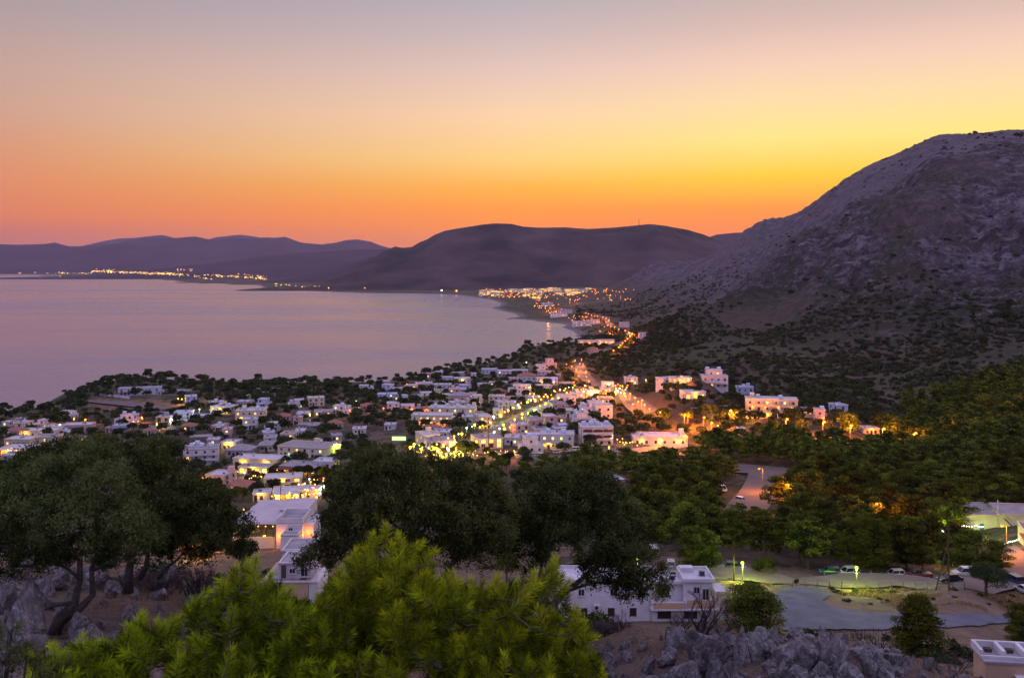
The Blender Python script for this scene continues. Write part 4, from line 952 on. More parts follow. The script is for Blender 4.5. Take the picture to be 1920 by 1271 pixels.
from mathutils.bvhtree import BVHTree
_bv = [BVHTree.FromPolygons([tuple(v.co) for v in o.data.vertices], [tuple(p.vertices) for p in o.data.polygons]) for o in bpy.data.objects if o.name.startswith('hills')]
def land_at(px, py):
    d = Vector(((px - CX) / F, 1, -(py - HY) / F)).normalized(); best = None
    for t_ in _bv:
        h = t_.ray_cast(Vector((0, 0, CAMZ)), d)
        if h[0] is not None and (best is None or h[0].y < best.y): best = h[0]
    g_ = G(px, py, 1500)
    return g_ if best is None or (g_[1] < best.y and g_[1] < 8900) else tuple(best)
b = MB(); cnt = 0
for (c0, c1, r0, r1, n) in ((0, 150, 511, 513, 26), (110, 180, 508, 514, 22), (170, 345, 505, 515.5, 230), (180, 215, 505, 507, 14), (325, 360, 503, 506, 16), (350, 400, 513, 524, 22), (405, 500, 513, 523, 100), (380, 400, 514, 516, 8), (515, 600, 531, 537, 22), (440, 500, 512, 518, 16), (690, 900, 540, 545, 0)):
    for k in range(n):
        px = FR.uniform(c0, c1); t_ = (px - c0) / (c1 - c0); py = r0 + (r1 - r0) * (0.25 + .6 * t_) + FR.gauss(0, 1.1)
        x, Y, z = land_at(px, py + 1.0); gz = z
        s_ = Y / F * FR.uniform(.4, .85)
        if shore_sd(np.array([x]), np.array([Y]))[0] < 0: continue
        b.box(x - s_, Y - s_, z - s_ * .8, x + s_, Y + s_, z + s_ * .7, FR.choice([0, 0, 1, 2]))
tag(b.build('town_lights', [glow('far_amber', (1.0, .45, .1), 3.4), glow('far_yellow', (1.0, .62, .15), 5), glow('far_pale', (1.0, .6, .3), 2)]), kind='stuff')
# ---------------------------------------------------------------- filler houses between the named ones
NAMED = [(r[4], r[5], r[6], r[0], r[1], r[3]) for r in RECTS if r[7] > 1.5]
_lab = [ln.split('|')[1] for ln in HOUSES.strip().split('\n')]
_pos = [tuple(map(float, ln.split()[:2])) for ln in HOUSES.strip().split('\n')]
QR = random.Random(21); made = 0; tries = 0
used = set()
CN = {'w': 'white', 'b': 'bluish', 'c': 'cream', 'p': 'mauve', 'g': 'grey'}
while made < 74 and tries < 6000:
    tries += 1
    px = QR.choice([QR.uniform(690, 1075), QR.uniform(800, 1060), QR.uniform(0, 120), QR.uniform(330, 700) if QR.random() < .25 else QR.uniform(820, 1060), QR.uniform(1110, 1180)])
    py = QR.uniform(702, 842) if px > 700 else (QR.uniform(800, 850) if px < 130 else QR.uniform(755, 870))
    if 830 < px < 900 and py > 800 or px > 1085 and not 742 < py < 760: continue
    if 640 < px < 800 and 775 < py: continue
    w = QR.uniform(18, 36); h = QR.choice([8, 9, 12, 14]) * (0.75 if py < 735 else 1)
    x, y, z = G(px, py, 100)
    if shore_sd(np.array([x]), np.array([y]))[0] < 14: continue
    if any(abs(px - (a + b) / 2) < (w + b - a) / 2 * 0.86 and abs(py - e) < 10 for _, _, _, a, b, e in NAMED): continue
    if min((x - q[0]) ** 2 + (y - q[1]) ** 2 - (q[2] + 7) ** 2 for q in ROADPTS) < 0: continue
    k = min(range(len(_pos)), key=lambda i: (_pos[i][0] - px) ** 2 + 4 * (_pos[i][1] - py) ** 2)
    dx, dy = px - _pos[k][0], py - _pos[k][1]
    rel = ('right of' if dx > 0 else 'left of') if abs(dx) > 1.2 * abs(dy) else ('in front of' if dy > 0 else 'behind')
    c_ = QR.choice('wwwbccpgg'); st = 1 if h < 10 else 2
    head = ' '.join(_lab[k].split()[:5]).split(' with ')[0].split(' beside ')[0].split(' above ')[0].split(' on ')[0].split(' in ')[0].split(' between ')[0].split(' of ')[0].split(' by ')[0].split(' right ')[0].split(' left ')[0]
    lab = f"{'small' if st == 1 else 'two storey'} {CN[c_]} house {rel} the {head}"
    lab = ' '.join(lab.split()[:16])
    if lab in used: continue
    used.add(lab)
    house(px, py, w, h, 8, QR.uniform(-22, 10), c_, st, QR.choice(['l2', 'l1/G', 'l3/ul', 'l2/ur', 'l3/s1', 'l1', 'l4/b']) if st > 1 else QR.choice(['l3', 'l2/G', 'l1/s1', 'l2/h']), lab, 'house', 'house', 'other houses of the town')
    NAMED.append((y, x, y, px - w / 2, px + w / 2, py)); made += 1

# ---------------------------------------------------------------- vegetation
TON = 'tone'
def leafcloud(clumps, n, size, seed, shell=0.45, aspect=1.6, droop=0.0, flat=0.0):
    """many small leaf faces spread through a set of ellipsoids -> (verts, faces, tone)"""
    g = np.random.default_rng(seed); C_ = np.array(clumps, float)      # cx cy cz rx ry rz tone
    wt = (C_[:, 3] * C_[:, 4] * C_[:, 5]) ** 0.67; ci = g.choice(len(C_), n, p=wt / wt.sum()); c = C_[ci]
    d = g.normal(size=(n, 3)); d /= np.linalg.norm(d, axis=1)[:, None]; r = 1 - shell * g.random(n) ** 1.3
    d[:, 2] = np.where((d[:, 2] < -0.25) & (g.random(n) < .5), -d[:, 2], d[:, 2])
    r = r * (1 + 0.22 * g.normal(size=n) * (g.random(n) < .3))
    P = c[:, :3] + d * c[:, 3:6] * r[:, None]
    # leaf frame
    u = g.normal(size=(n, 3)) + d * 0.7; u[:, 2] -= droop; u /= np.linalg.norm(u, axis=1)[:, None]
    nn = d * (0.5 + flat) + g.normal(size=(n, 3)) * 0.7; nn[:, 2] += 0.35 + flat; v = np.cross(nn, u); v /= np.linalg.norm(v, axis=1)[:, None] + 1e-9
    s = size * g.uniform(.55, 1.35, n)[:, None]; u = u * s * aspect * 0.5; v = v * s * 0.5
    V = np.stack([P - u, P + v * .8 - u * .15, P + u, P - v * .8 - u * .15], 1).reshape(-1, 3)
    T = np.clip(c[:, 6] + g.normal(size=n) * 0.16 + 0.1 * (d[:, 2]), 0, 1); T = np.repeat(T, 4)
    return V, np.arange(n * 4).reshape(-1, 4), T
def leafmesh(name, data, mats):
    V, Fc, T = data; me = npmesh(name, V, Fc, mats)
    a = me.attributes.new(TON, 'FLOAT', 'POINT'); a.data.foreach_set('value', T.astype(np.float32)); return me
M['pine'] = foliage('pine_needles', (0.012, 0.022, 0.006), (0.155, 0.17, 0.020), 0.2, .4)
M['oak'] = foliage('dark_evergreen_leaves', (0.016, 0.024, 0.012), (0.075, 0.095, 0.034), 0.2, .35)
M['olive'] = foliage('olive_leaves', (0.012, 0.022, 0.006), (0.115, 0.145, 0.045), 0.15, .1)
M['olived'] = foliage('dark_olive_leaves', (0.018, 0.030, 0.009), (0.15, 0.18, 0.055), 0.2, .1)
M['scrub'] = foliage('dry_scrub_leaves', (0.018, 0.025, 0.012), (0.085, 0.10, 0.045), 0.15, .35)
M['bark'] = mat('pine_bark', (0.12, 0.085, 0.065), 0.95, c2=(0.06, 0.042, 0.035), nscale=6, bump=.6, bscale=14)
M['obark'] = mat('olive_bark', (0.075, 0.06, 0.05), 0.95, c2=(0.035, 0.028, 0.025), nscale=5, bump=.8, bscale=16)
def pine_parts(seed, H=9.0, R_=3.8, n=3600, leaf=0.34, low=0.28, nb=19, cone=False):
    q = random.Random(seed); cl = []; tr = MB()
    lean = (q.uniform(-.6, .6), q.uniform(-.6, .6))
    pts = [(lean[0] * t * t, lean[1] * t * t, -1 + (H + .2) * t) for t in (0, .3, .6, 1)]; tr.tube(pts, [.26, .2, .14, .04], 0, 6)
    for i in range(nb):
        t = low + (0.97 - low) * (i / nb) + q.uniform(-.03, .03); an = i * 2.4 + q.uniform(-.5, .5); z = H * t
        rr = R_ * (1.0 - ((t - .42) / .75) ** 2) ** 1 * q.uniform(.55, 1.05) if t < .9 else R_ * .28
        if cone: rr = R_ * (1.02 - t) ** .8 * q.uniform(.8, 1.1)
        rr = max(rr, .5); bx, by = lean[0] * t * t + math.cos(an) * rr, lean[1] * t * t + math.sin(an) * rr
        tr.tube([(lean[0] * t * t, lean[1] * t * t, z * .93), (bx * .6, by * .6, z), (bx * .92, by * .92, z + .3)], [.07, .05, .02], 0, 4)
        tone = q.uniform(.08, .85)
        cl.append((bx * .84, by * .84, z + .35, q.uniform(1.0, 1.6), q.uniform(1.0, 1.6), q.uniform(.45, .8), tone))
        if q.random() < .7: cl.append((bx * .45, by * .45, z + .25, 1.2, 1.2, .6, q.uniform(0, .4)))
    cl.append((lean[0], lean[1], H * .97, .9, .9, .8, .6))
    return tr, leafcloud(cl, n, leaf, seed, .55, 1.5, 0, .1)
def round_parts(seed, H=6.0, R_=3.0, n=2600, leaf=0.34):
    q = random.Random(seed); cl = []; tr = MB()
    tr.tube([(0, 0, -1), (.1, 0, H * .3), (-.05, .1, H * .6)], [.24, .18, .1], 0, 6)
    for i in range(15):
        an = q.uniform(0, 6.28); ph = q.uniform(-.35, 1.3); rr = R_ * q.uniform(.45, .75)
        c = (math.cos(an) * math.cos(ph) * rr, math.sin(an) * math.cos(ph) * rr, H * .6 + math.sin(ph) * H * .27); s = R_ * q.uniform(.3, .5)
        cl.append((*c, s, s, s * .8, q.uniform(.05, .85)))
        if i < 6: tr.tube([(0, 0, H * .3), (c[0] * .6, c[1] * .6, c[2] * .8)], [.09, .04], 0, 4)
    return tr, leafcloud(cl, n, leaf, seed, .5, 1.4)
def cyp_parts(seed, H=8.5, n=1300):
    tr = MB().tube([(0, 0, -1), (0, 0, H * .8)], [.14, .04], 0, 5)
    cl = [(0, 0, H * (.14 + .8 * k / 8), .75 * (1 - (k / 9) ** 2) + .12, .75 * (1 - (k / 9) ** 2) + .12, H * .09, .25 + .05 * (k % 3)) for k in range(9)]
    return tr, leafcloud(cl, n, .3, seed, .4, 1.5)
def shrub_parts(seed, R_=1.5, n=420, leaf=.3):
    q = random.Random(seed); cl = []
    for i in range(6): cl.append((q.uniform(-.6, .6) * R_, q.uniform(-.6, .6) * R_, R_ * q.uniform(.15, .5), R_ * q.uniform(.35, .6), R_ * q.uniform(.35, .6), R_ * q.uniform(.3, .45), q.uniform(.05, .8)))
    return None, leafcloud(cl, n, leaf, seed, .5, 1.3)
def variants(fn, k, fol, bark, **kw):
    out = []
    for i in range(k):
        tr, lf = fn(100 + i * 7, **kw); out.append((tr.mesh('trunk', [bark]) if tr else None, leafmesh('crown', lf, [fol])))
    return out
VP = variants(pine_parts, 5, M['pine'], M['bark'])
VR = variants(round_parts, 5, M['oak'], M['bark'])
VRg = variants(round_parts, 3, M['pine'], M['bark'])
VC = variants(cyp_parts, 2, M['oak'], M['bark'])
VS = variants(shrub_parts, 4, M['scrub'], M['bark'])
def plant(name, var, x, y, z, s, rz, label, cat, group=None, sz=None, parts=True):
    tr, cr = var
    if tr is None:
        o = link(name, cr, None, (x, y, z), rz); o.scale = (s, s, sz or s); return tag(o, label, cat, group)
    r = empty(name, (x, y, z), rz); r.scale = (s, s, sz or s); tag(r, label, cat, group)
    link('trunk', tr, r); link('crown', cr, r); return r
def bulk(name, spots, kind, parts_fn, m, **kw):
    """the far remainder of a scatter as ONE mesh"""
    protos = [parts_fn(900 + i, **kw)[1] for i in range(3)]; Vs, Fs, Ts, off = [], [], [], 0
    g = np.random.default_rng(4)
    for i, (x, y, z, s, sz) in enumerate(spots):
        V, Fc, T = protos[i % 3]; a = g.uniform(0, 6.28); ca, sa = math.cos(a), math.sin(a)
        W = np.empty_like(V); W[:, 0] = (V[:, 0] * ca - V[:, 1] * sa) * s + x; W[:, 1] = (V[:, 0] * sa + V[:, 1] * ca) * s + y; W[:, 2] = V[:, 2] * sz + z
        Vs.append(W); Fs.append(Fc + off); Ts.append(np.clip(T + g.uniform(-.2, .2), 0, 1)); off += len(V)
    if Vs: tag(link(name, leafmesh(name, (np.concatenate(Vs), np.concatenate(Fs), np.concatenate(Ts)), [m])), kind=kind)
RP = np.array(ROADPTS)
KEEP = [r for r in RECTS]
RK = np.array([(r[0], r[1], r[2], r[3], r[4], r[5], r[6], r[7]) for r in KEEP])
def free(x, y, rad, H, hide=0.55, keep=0.7):
    """clear of roads and houses, and not standing in front of a visible wall or lamp"""
    if ((RP[:, 0] - x) ** 2 + (RP[:, 1] - y) ** 2 < (RP[:, 2] + rad * .75) ** 2).any(): return False
    if ((RK[:, 5] - x) ** 2 + (RK[:, 6] - y) ** 2 < (RK[:, 7] * .8 + rad * .6) ** 2).any(): return False
    z = h1(x, y); px = CX + F * x / y; pr = rad * F / y; pt = HY + (CAMZ - z - H * hide) * F / y; pb = HY + (CAMZ - z) * F / y
    m = (RK[:, 4] > y) & (RK[:, 0] < px + pr * .7) & (RK[:, 1] > px - pr * .7) & (RK[:, 3] > pt) & (RK[:, 2] < pb)
    return not m.any()
class Thin:
    def __init__(s, cell): s.c = cell; s.g = {}
    def ok(s, x, y, d):
        i, j = int(x // s.c), int(y // s.c); k = int(d // s.c) + 1
        for a in range(i - k, i + k + 1):
            for b in range(j - k, j + k + 1):
                for q in s.g.get((a, b), ()):
                    if (q[0] - x) ** 2 + (q[1] - y) ** 2 < d * d: return False
        s.g.setdefault((i, j), []).append((x, y)); return True
TH = Thin(8.0); VRn = random.Random(77)
def pxy(x, y): z = h1(x, y); return CX + F * x / y, HY + (CAMZ - z) * F / y, z
def seen_gap(x, y, z):      # the strips the photo shows open: the bend road, the lot, the car park lane
    px, py = CX + F * x / y, HY + (CAMZ - z) * F / y
    return px, py
# forest of pines between the car park and the slope
forest = []
for k in range(26000):
    y = 186 + 300 * VRn.random() ** 0.8; px = VRn.uniform(1010, 2250); x = (px - CX) / F * y
    z = h1(x, y); py = HY + (CAMZ - z) * F / y; H = VRn.uniform(6.5, 10.5)
    top = HY + (CAMZ - z - H) * F / y
    if px < 1130 and not (855 < py < 1000): continue
    if y > 330 and px < 1440 and py < 842: continue
    if py < 806 + max(0, (1640 - px)) * 0.14 and px < 1700 and top < 806: continue
    if px > 1800 and py > 972 and y < 262: continue                       # the warehouse and its yard
    if 1330 < px < 1470 and 872 < py and top < 945 and y < 300 and abs(px - 1395) < 62: continue      # keep the bend open
    if y < 192 and px < 1420: continue
    if not TH.ok(x, y, 5.6): continue
    if not free(x, y, 3.4, H, .9): continue
    forest.append((y, x, z, H))
forest.sort()
print('forest', len(forest))
rest = []
for i, (y, x, z, H) in enumerate(forest):
    px = CX + F * x / y; s = H / 9.0
    if i < 290:
        zone = 'behind the parked cars' if y < 215 else ('below the curved road' if px < 1480 else 'between the curved road and the warehouse')
        plant('pine_tree', VP[VRn.randrange(5)], x, y, z - .1, s * VRn.uniform(.9, 1.2), VRn.uniform(0, 6.28), 'dense green pine in the wood ' + zone, 'tree', 'pines of the wood ' + zone, s)
    else: rest.append((x, y, z, s * VRn.uniform(.9, 1.2), s))
bulk('woodland', rest, 'stuff', pine_parts, M['pine'], n=1300, leaf=.5)
# trees and bushes among the houses
town = []
for k in range(60000):
    y = math.exp(VRn.uniform(math.log(300), math.log(1250))); px = VRn.uniform(-150, 1640); x = (px - CX) / F * y
    z = h1(x, y); py = HY + (CAMZ - z) * F / y
    if px > 1290 and (py < 715 or y > 640): continue
    if py > 960 or z < 2.5 or shore_sd(np.array([x]), np.array([y]))[0] < 6: continue
    grove = fbm(np.array([x / 70.]), np.array([y / 70.]), 3, 40)[0]
    dens = 1.0 if (380 < px < 700 and py < 835) else .72
    if 160 < px < 330 and 748 < py < 772: continue
    if 690 < px < 760 and 806 < py < 850: continue
    if py < 700 and px > 1100: dens = .5
    if VRn.random() > dens * (0.35 + 1.3 * grove): continue
    H = VRn.uniform(3.2, 6.6) if VRn.random() < .8 else VRn.uniform(6, 8.5)
    if not TH.ok(x, y, 5.2 + y * .003): continue
    if not free(x, y, H * .5, H, .22): continue
    town.append((y, x, z, H))
town.sort(); print('town trees', len(town))
rest = []
for i, (y, x, z, H) in enumerate(town):
    px, py = CX + F * x / y, HY + (CAMZ - z) * F / y; s = H / 6.0
    if i < 205:
        zone = 'left gardens of the town' if px < 400 else ('gardens around the resort' if px < 700 else ('lots about the blazing junction' if px < 960 else 'slope below the red balcony hotel'))
        plant('evergreen_tree', (VR + VRg)[VRn.randrange(8)], x, y, z - .1, s, VRn.uniform(0, 6.28), 'dark rounded evergreen tree in the ' + zone, 'tree', 'trees in the ' + zone, s * VRn.uniform(.75, 1.1))
    else: rest.append((x, y, z, s * VRn.uniform(.9, 1.3), s * VRn.uniform(.7, 1.1)))
bulk('coastal_woodland', rest, 'stuff', round_parts, M['oak'], n=520, leaf=.75)
for px, py, H, lb in ((412, 732, 9, 'left'), (1, 0, 0, '')):
    pass
for px, py, H, k, lb in ((432, 737, 9, 'r', 'large round tree standing against the sea, left one of the pair'), (466, 738, 9, 'r', 'large round tree standing against the sea, right one of the pair'), (413, 737, 5, 'c', 'thin cypress left of the round pair by the sea'), (588, 735, 6.5, 'c', 'cypress in the shore grove, left one'), (597, 735, 5.5, 'c', 'short cypress in the shore grove'), (612, 736, 8, 'c', 'tallest cypress of the shore grove'), (626, 737, 7.5, 'r', 'round tree right of the tallest cypress'), (889, 699, 6, 'r', 'single round tree on the shore skyline'), (858, 706, 7, 'r', 'wide dark tree above the shore flats'), (838, 708, 6.5, 'r', 'dark tree at the left of the shore flats'), (650, 738, 7, 'r', 'broad tree left of the waterfront villas'), (300, 724, 4, 'c', 'small dark tree on the headland beside the hotel'), (984, 684, 8, 'r', 'dark clump tree over the little beach'), (1040, 655, 7, 'r', 'dark round tree on the bay shore'), (1290, 800, 8, 'p', 'pine before the orange lit wall')):
    x, y, z = G(px, py, 200); plant('cypress_tree' if k == 'c' else 'evergreen_tree', VC[0] if k == 'c' else VR[px % 5], x, y, z, H / (8.5 if k == 'c' else 6), px, lb, 'tree')
# palms by the cream hotel
def palm_mesh():
    t = MB().tube([(0, 0, -1), (.15, 0, 2.5), (.1, .1, 5)], [.22, .17, .15], 0, 7); c = MB()
    q = random.Random(2)
    for k in range(22):
        an = k * 2.4; el = q.uniform(-.5, 1.1); P = []
        for s in range(6): r = .5 * s; P.append((math.cos(an) * r * math.cos(el * .6), math.sin(an) * r * math.cos(el * .6), 5 + math.sin(el) * r - .11 * s * s))
        for s in range(5):
            a, b_ = Vector(P[s]), Vector(P[s + 1]); sd = Vector((-math.sin(an), math.cos(an), -.5)) * .34; c.poly([a, b_, b_ + sd, a + sd], [(0, 1, 2, 3)]); c.poly([a, b_, b_ - sd + Vector((0, 0, -.34)), a - sd + Vector((0, 0, -.34))], [(3, 2, 1, 0)])
    return t.mesh('trunk', [M['bark']]), c.mesh('fronds', [mat('palm_fronds', (0.04, .055, .02), .7, noise=.4)])
PT, PC = palm_mesh()
for px, py, lb in ((1454, 791, 'palm tree before the left half of the cream hotel'), (1478, 789, 'palm tree before the right half of the cream hotel'), (1497, 786, 'palm tree at the right corner of the cream hotel'), (480, 1003, 'yellow lit palm in the courtyard below the big white roof'), (500, 1006, 'smaller palm beside the courtyard lamp')):
    x, y, z = G(px, py, 60); r = empty('palm_tree', (x, y, z), px); r.scale = (1.15,) * 3; tag(r, lb, 'palm'); link('trunk', PT, r); link('crown', PC, r)
# bushes on the mountain
TH2 = Thin(8.0); sh = []
for k in range(60000):
    y = math.exp(VRn.uniform(math.log(430), math.log(2100))); px = VRn.uniform(1080, 2150); x = (px - CX) / F * y
    z = h1(x, y); py = HY + (CAMZ - z) * F / y
    if py > 820 or (py > 735 and px < 1300): continue
    if px < 1230 and py > 700: continue
    f = fbm(np.array([x / 90.]), np.array([y / 90.]), 3, 77)[0]
    hi = np.clip((z - 24) / 75, 0, 1); gl = fbm(np.array([(x) / 42.]), np.array([y / 80.]), 3, 9, True)[0]; dens = (1 - hi) ** 1.4 * 2.0 + 0.03 + .12 * (gl < .5)
    if VRn.random() > dens * (0.03 + 3.0 * max(0, f - .42)): continue
    if not TH2.ok(x, y, 3.4 + 3.5 * hi): continue
    if not free(x, y, 2, 3): continue
    sh.append((y, x, z, VRn.uniform(.6, 2.1)))
sh.sort(); print('hill bushes', len(sh))
rest = []
for i, (y, x, z, s) in enumerate(sh):
    if i < 165: plant('bush', VS[i % 4], x, y, z, s * 1.2, i, 'dark rounded bush on the stony foot of the mountain', 'bush', 'bushes on the stony foot of the mountain', s)
    else: rest.append((x, y, z, s * 1.25, s * 1.0))
bulk('scrub', rest, 'stuff', shrub_parts, M['scrub'], n=130, leaf=.55)
for px, py, k, s, lb in ((1825, 604, 'c', .95, 'dark conical tree alone on the open slope'), (1887, 610, 'r', 1.7, 'wide dark tree at the right edge of the open slope'), (1895, 585, 'r', 1.1, 'dark tree above the wide one at the right edge'), (1755, 618, 'c', .6, 'small conical tree, left one of two on the slope'), (1768, 618, 'c', .65, 'small conical tree, right one of two on the slope'), (1828, 255, 'r', 1.3, 'tree on the mountain crest, left'), (1818, 256, 'r', 1.0, 'smaller tree on the mountain crest'), (1905, 262, 'r', 1.5, 'tree on the mountain crest at the right edge'), (1914, 262, 'r', 1.6, 'last tree of the mountain crest at the right edge'), (1560, 362, 'r', .7, 'small tree on the far ridge line'), (1480, 448, 'r', .8, 'bushy tree on the near spur')):
    ys = np.geomspace(500, 2200, 300); xs = (px - CX) / F * ys; ap = HY + (CAMZ - hgt(xs, ys)) * F / ys; k2 = int(np.argmax(ap <= py + 1)) if (ap <= py + 1).any() else int(np.argmin(ap))
    x, y = xs[k2], ys[k2]; plant('crest_tree', VC[0] if k == 'c' else VR[px % 5], x, y, h1(x, y) - .3, s * 1.35, px, lb, 'tree')
b = MB().tube([(0, 0, -4), (0, 0, 44)], [2.4, 1.1], 0, 6); [b.box(-1.5, -.2, z_, 1.5, .2, z_ + 1.2, 0) for z_ in (12, 24, 36)]
tag(b.build('radio_mast', [M['metal']], None, ((1198 - CX) / F * 4900, 4900, CAMZ + (HY - 424) / F * 4900)), 'thin radio mast on the crest of the long middle hill', 'mast')
# small boats
def boat(px, py, L, label, mast=False):
    y = CAMZ * F / (py - HY); x = (px - CX) / F * y; r = empty('boat', (x, y, .0), px); tag(r, label, 'boat', 'small boats moored in the bay')
    h = MB(); w = L * .16
    st = [(-.5, .85, .5), (-.2, 1, .42), (.2, .9, .45), (.42, .45, .6), (.5, .04, .75)]; P = []
    for t_, ww, zz in st: P += [(t_ * L, -w * ww, zz), (t_ * L, -w * ww * .6, -.15), (t_ * L, w * ww * .6, -.15), (t_ * L, w * ww, zz)]
    Fs = []
    for i in range(4):
        for j in range(3): Fs.append((i * 4 + j, i * 4 + j + 1, i * 4 + j + 5, i * 4 + j + 4))
        Fs.append((i * 4 + 3, i * 4, i * 4 + 4, i * 4 + 7))
    Fs += [(3, 2, 1, 0), (16, 17, 18, 19)]; h.poly(P, Fs); h.build('hull', [M['g']], r)
    MB().box(-L * .22, -w * .6, .45, L * .05, w * .6, 1.3).build('cabin', [M['dark']], r)
    if mast: MB().tube([(0.1, 0, .4), (.1, 0, L * .9)], .06).build('mast', [M['metal']], r)
for px, py, L, m_, lb in ((8, 773, 5, 0, 'small dark boat at the left edge of the bay'), (36, 772.5, 5, 0, 'small boat second from the left edge'), (66, 768, 5, 1, 'small boat with a short mast off the left shore'), (64, 776, 6, 1, 'boat carrying a white lamp off the left shore'), (99, 768.5, 5, 0, 'dark boat nearest the headland rocks'), (795, 564, 14, 0, 'single boat left of the far beach'), (824, 561, 12, 0, 'boat in front of the jetty lamp'), (830, 560, 11, 0, 'boat just right of the jetty lamp'), (855, 565, 14, 0, 'boat to the right off the far beach'), (858, 562, 12, 0, 'smallest boat off the far beach'), (730, 553.5, 16, 0, 'boat far out under the dark hill'), (45, 520, 60, 0, 'faint ship near the far left coast')): boat(px, py, L, lb, m_)
lb_ = MB().ball((0, 0, 1.6), .35).build('globe_lamp', [M['bulb_w']], bpy.data.objects['boat.003'])
# ---------------------------------------------------------------- the nearer buildings
def win(root, kind, x, y, z, w=1.1, h=1.25, rz=0.0): return link('window', win_mesh(kind, w, h), root, (x, y, z), rz)
def roofed(root, m, x0, y0, x1, y1, z, par=.5, top='roofw', ov=.0):
    b = MB(); flat_roof(b, x0, y0, x1, y1, z, ov + .1, par, .16); return b.build('roof', [M[top], m], root)
def white_villa():
    Y = 130; k = Y / F; z0 = CAMZ - (1168 - HY) * k; r = empty('villa', ((1048 - CX) * k, Y, z0))
    tag(r, 'large white villa with tan balcony walls and brown shutters below the rocks', 'villa'); W = M['w']
    X = lambda px: (px - 1048) * k
    b = MB(); b.box(0, 0, -2, X(1222), 6.2, 5.7); b.box(X(1222) + .004, -.25, -2, X(1336), 6.4, 2.55); b.build('wall', W, r)
    roofed(r, W, 0, 0, X(1222), 6.2, 5.7, .4)
    ux0 = X(1242); b = MB(); b.box(ux0, 2.1, 2.56, X(1284), 5.6, 5.1); b.box(X(1284) + .004, 1.0, 2.56, X(1338), 5.9, 5.6); b.build('upper_storey', W, r)
    roofed(r, W, X(1225), 1.4, X(1283), 5.7, 5.13, .3); roofed(r, W, X(1284), .7, X(1341), 6.2, 5.63, .35)
    MB().box(X(1286), 4.6, 5.8, X(1312), 6.0, 6.4).build('roof_step', W, r)
    b = MB(); b.box(X(1218), -1.5, 2.35, X(1344), -.255, 2.56); b.build('terrace_slab', W, r)
    T = M['t']; b = MB(); b.box(X(1222), -1.45, 2.562, X(1282), -1.3, 3.45); b.build('balcony_wall', T, r)
    b = MB(); b.box(X(1284), -1.2, 2.562, X(1341), -1.05, 3.75); b.build('balcony_wall', T, r)
    for px_ in (1221, 1282.6): MB().box(X(px_), -1.5, 2.565, X(px_) + .12, -.26, 3.5).build('balcony_post', W, r)
    b = MB()
    for px_ in (1338, 1356): b.box(X(px_), -1.3, -1.5, X(px_) + .14, -1.15, 4.9); b.box(X(px_), 1.9, -1.5, X(px_) + .14, 2.05, 4.9)
    b.box(X(1338), -1.32, 4.905, X(1357.5), 2.07, 5.03); b.box(X(1338) + .15, -1.28, 1.2, X(1356) - .01, -1.17, 2.2); b.build('side_pergola', W, r)
    for px_, pz, kd in ((1065, 1142, 'shut'), (1095, 1146, 'shut'), (1146, 1146, 'shut'), (1187, 1146, 'shut'), (1090, 1110, 'dark'), (1205, 1110, 'dark'), (1150, 1110, 'dark')): win(r, kd, X(px_), 0, (1168 - pz) * k, .95, 1.05)
    for px_ in (1245, 1294): win(r, 'shut', X(px_), -.25, 1.35, 1.9, .9)
    win(r, 'shut', X(1252), 2.1, 3.9, 1.2, 1.6); win(r, 'dark', X(1309), 1.0, 4.4, .95, 1.0); win(r, 'dark', X(1326), 1.0, 3.7, 1.0, 1.9)
    b = MB(); b.box(-.45, -.4, -.35, .45, 0, .35, 0); b.tube([(-.1, -.41, 0), (-.1, -.44, 0)], .26, 1, 12); b.build('air_conditioner', [M['w'], M['dark']], r, (X(1119.5), -.02, (1168 - 1137) * k))
    for px_, yy, zz in ((1266, 2.6, 5.3), (1271, 4.2, 5.3), (1324, 3.0, 5.8)):
        b = MB(); b.box(-.4, -.3, 0, .4, .3, .75, 0); b.box(-.3, -.31, .1, .3, -.302, .65, 1); b.build('roof_unit', [M['metal'], M['dark']], r, (X(px_), yy, zz))
    MB().tube([(X(1222) - .2, -.05, 0), (X(1222) - .2, -.05, 5.6)], .05, 0, 6).build('drain_pipe', [M['frame']], r)
    RECTS.append((1044, 1360, 1062, 1170, 131, X(1200) + (1048 - CX) * k, Y + 4, 11))
white_villa()
def corner_house():
    Y = 92; k = Y / F; z0 = CAMZ - (1243 - HY) * k; r = empty('house', ((1848 - CX) * k, Y, z0), R(-8)); tag(r, 'flat roofed house with white roof bays and a tan wall, bottom right corner', 'house')
    b = MB(); b.box(0, 0, -4, 10, 3.4, 0); b.build('wall', M['t'], r)
    b = MB(); b.box(-.15, -.1, 0, 10.15, 3.5, .25); b.build('roof', M['dark'] if False else M['roofg'], r)
    b = MB(); b.box(-.2, 3.3, .26, 10.2, 3.6, 1.0); b.box(-.2, .9, .26, .1, 3.29, 1.0); b.box(-.2, .7, .262, 10.2, .89, .5); b.build('parapet', M['w'], r)
    for i in range(1, 5): MB().box(i * 2.1 - .2, .9, .26, i * 2.1 + .2, 3.29, .98).build('roof_rib', M['w'], r)
    for i in range(4): MB().box(i * 2.1 + .75, 2.2, .26, i * 2.1 + 1.4, 2.8, .6).build('rafter_stub', M['wood'], r)
    for i in range(3): win(r, 'dark', 6.2 + i * 1.5, 0, -1.3, 1.0, 1.2)
    b = MB(); b.box(2.7, -1.6, -1.1, 10, -.01, -.95); b.build('lower_slab', M['w'], r)
    RECTS.append((1835, 1960, 1195, 1290, 95, r.location.x + 4, Y + 3, 6))
corner_house()
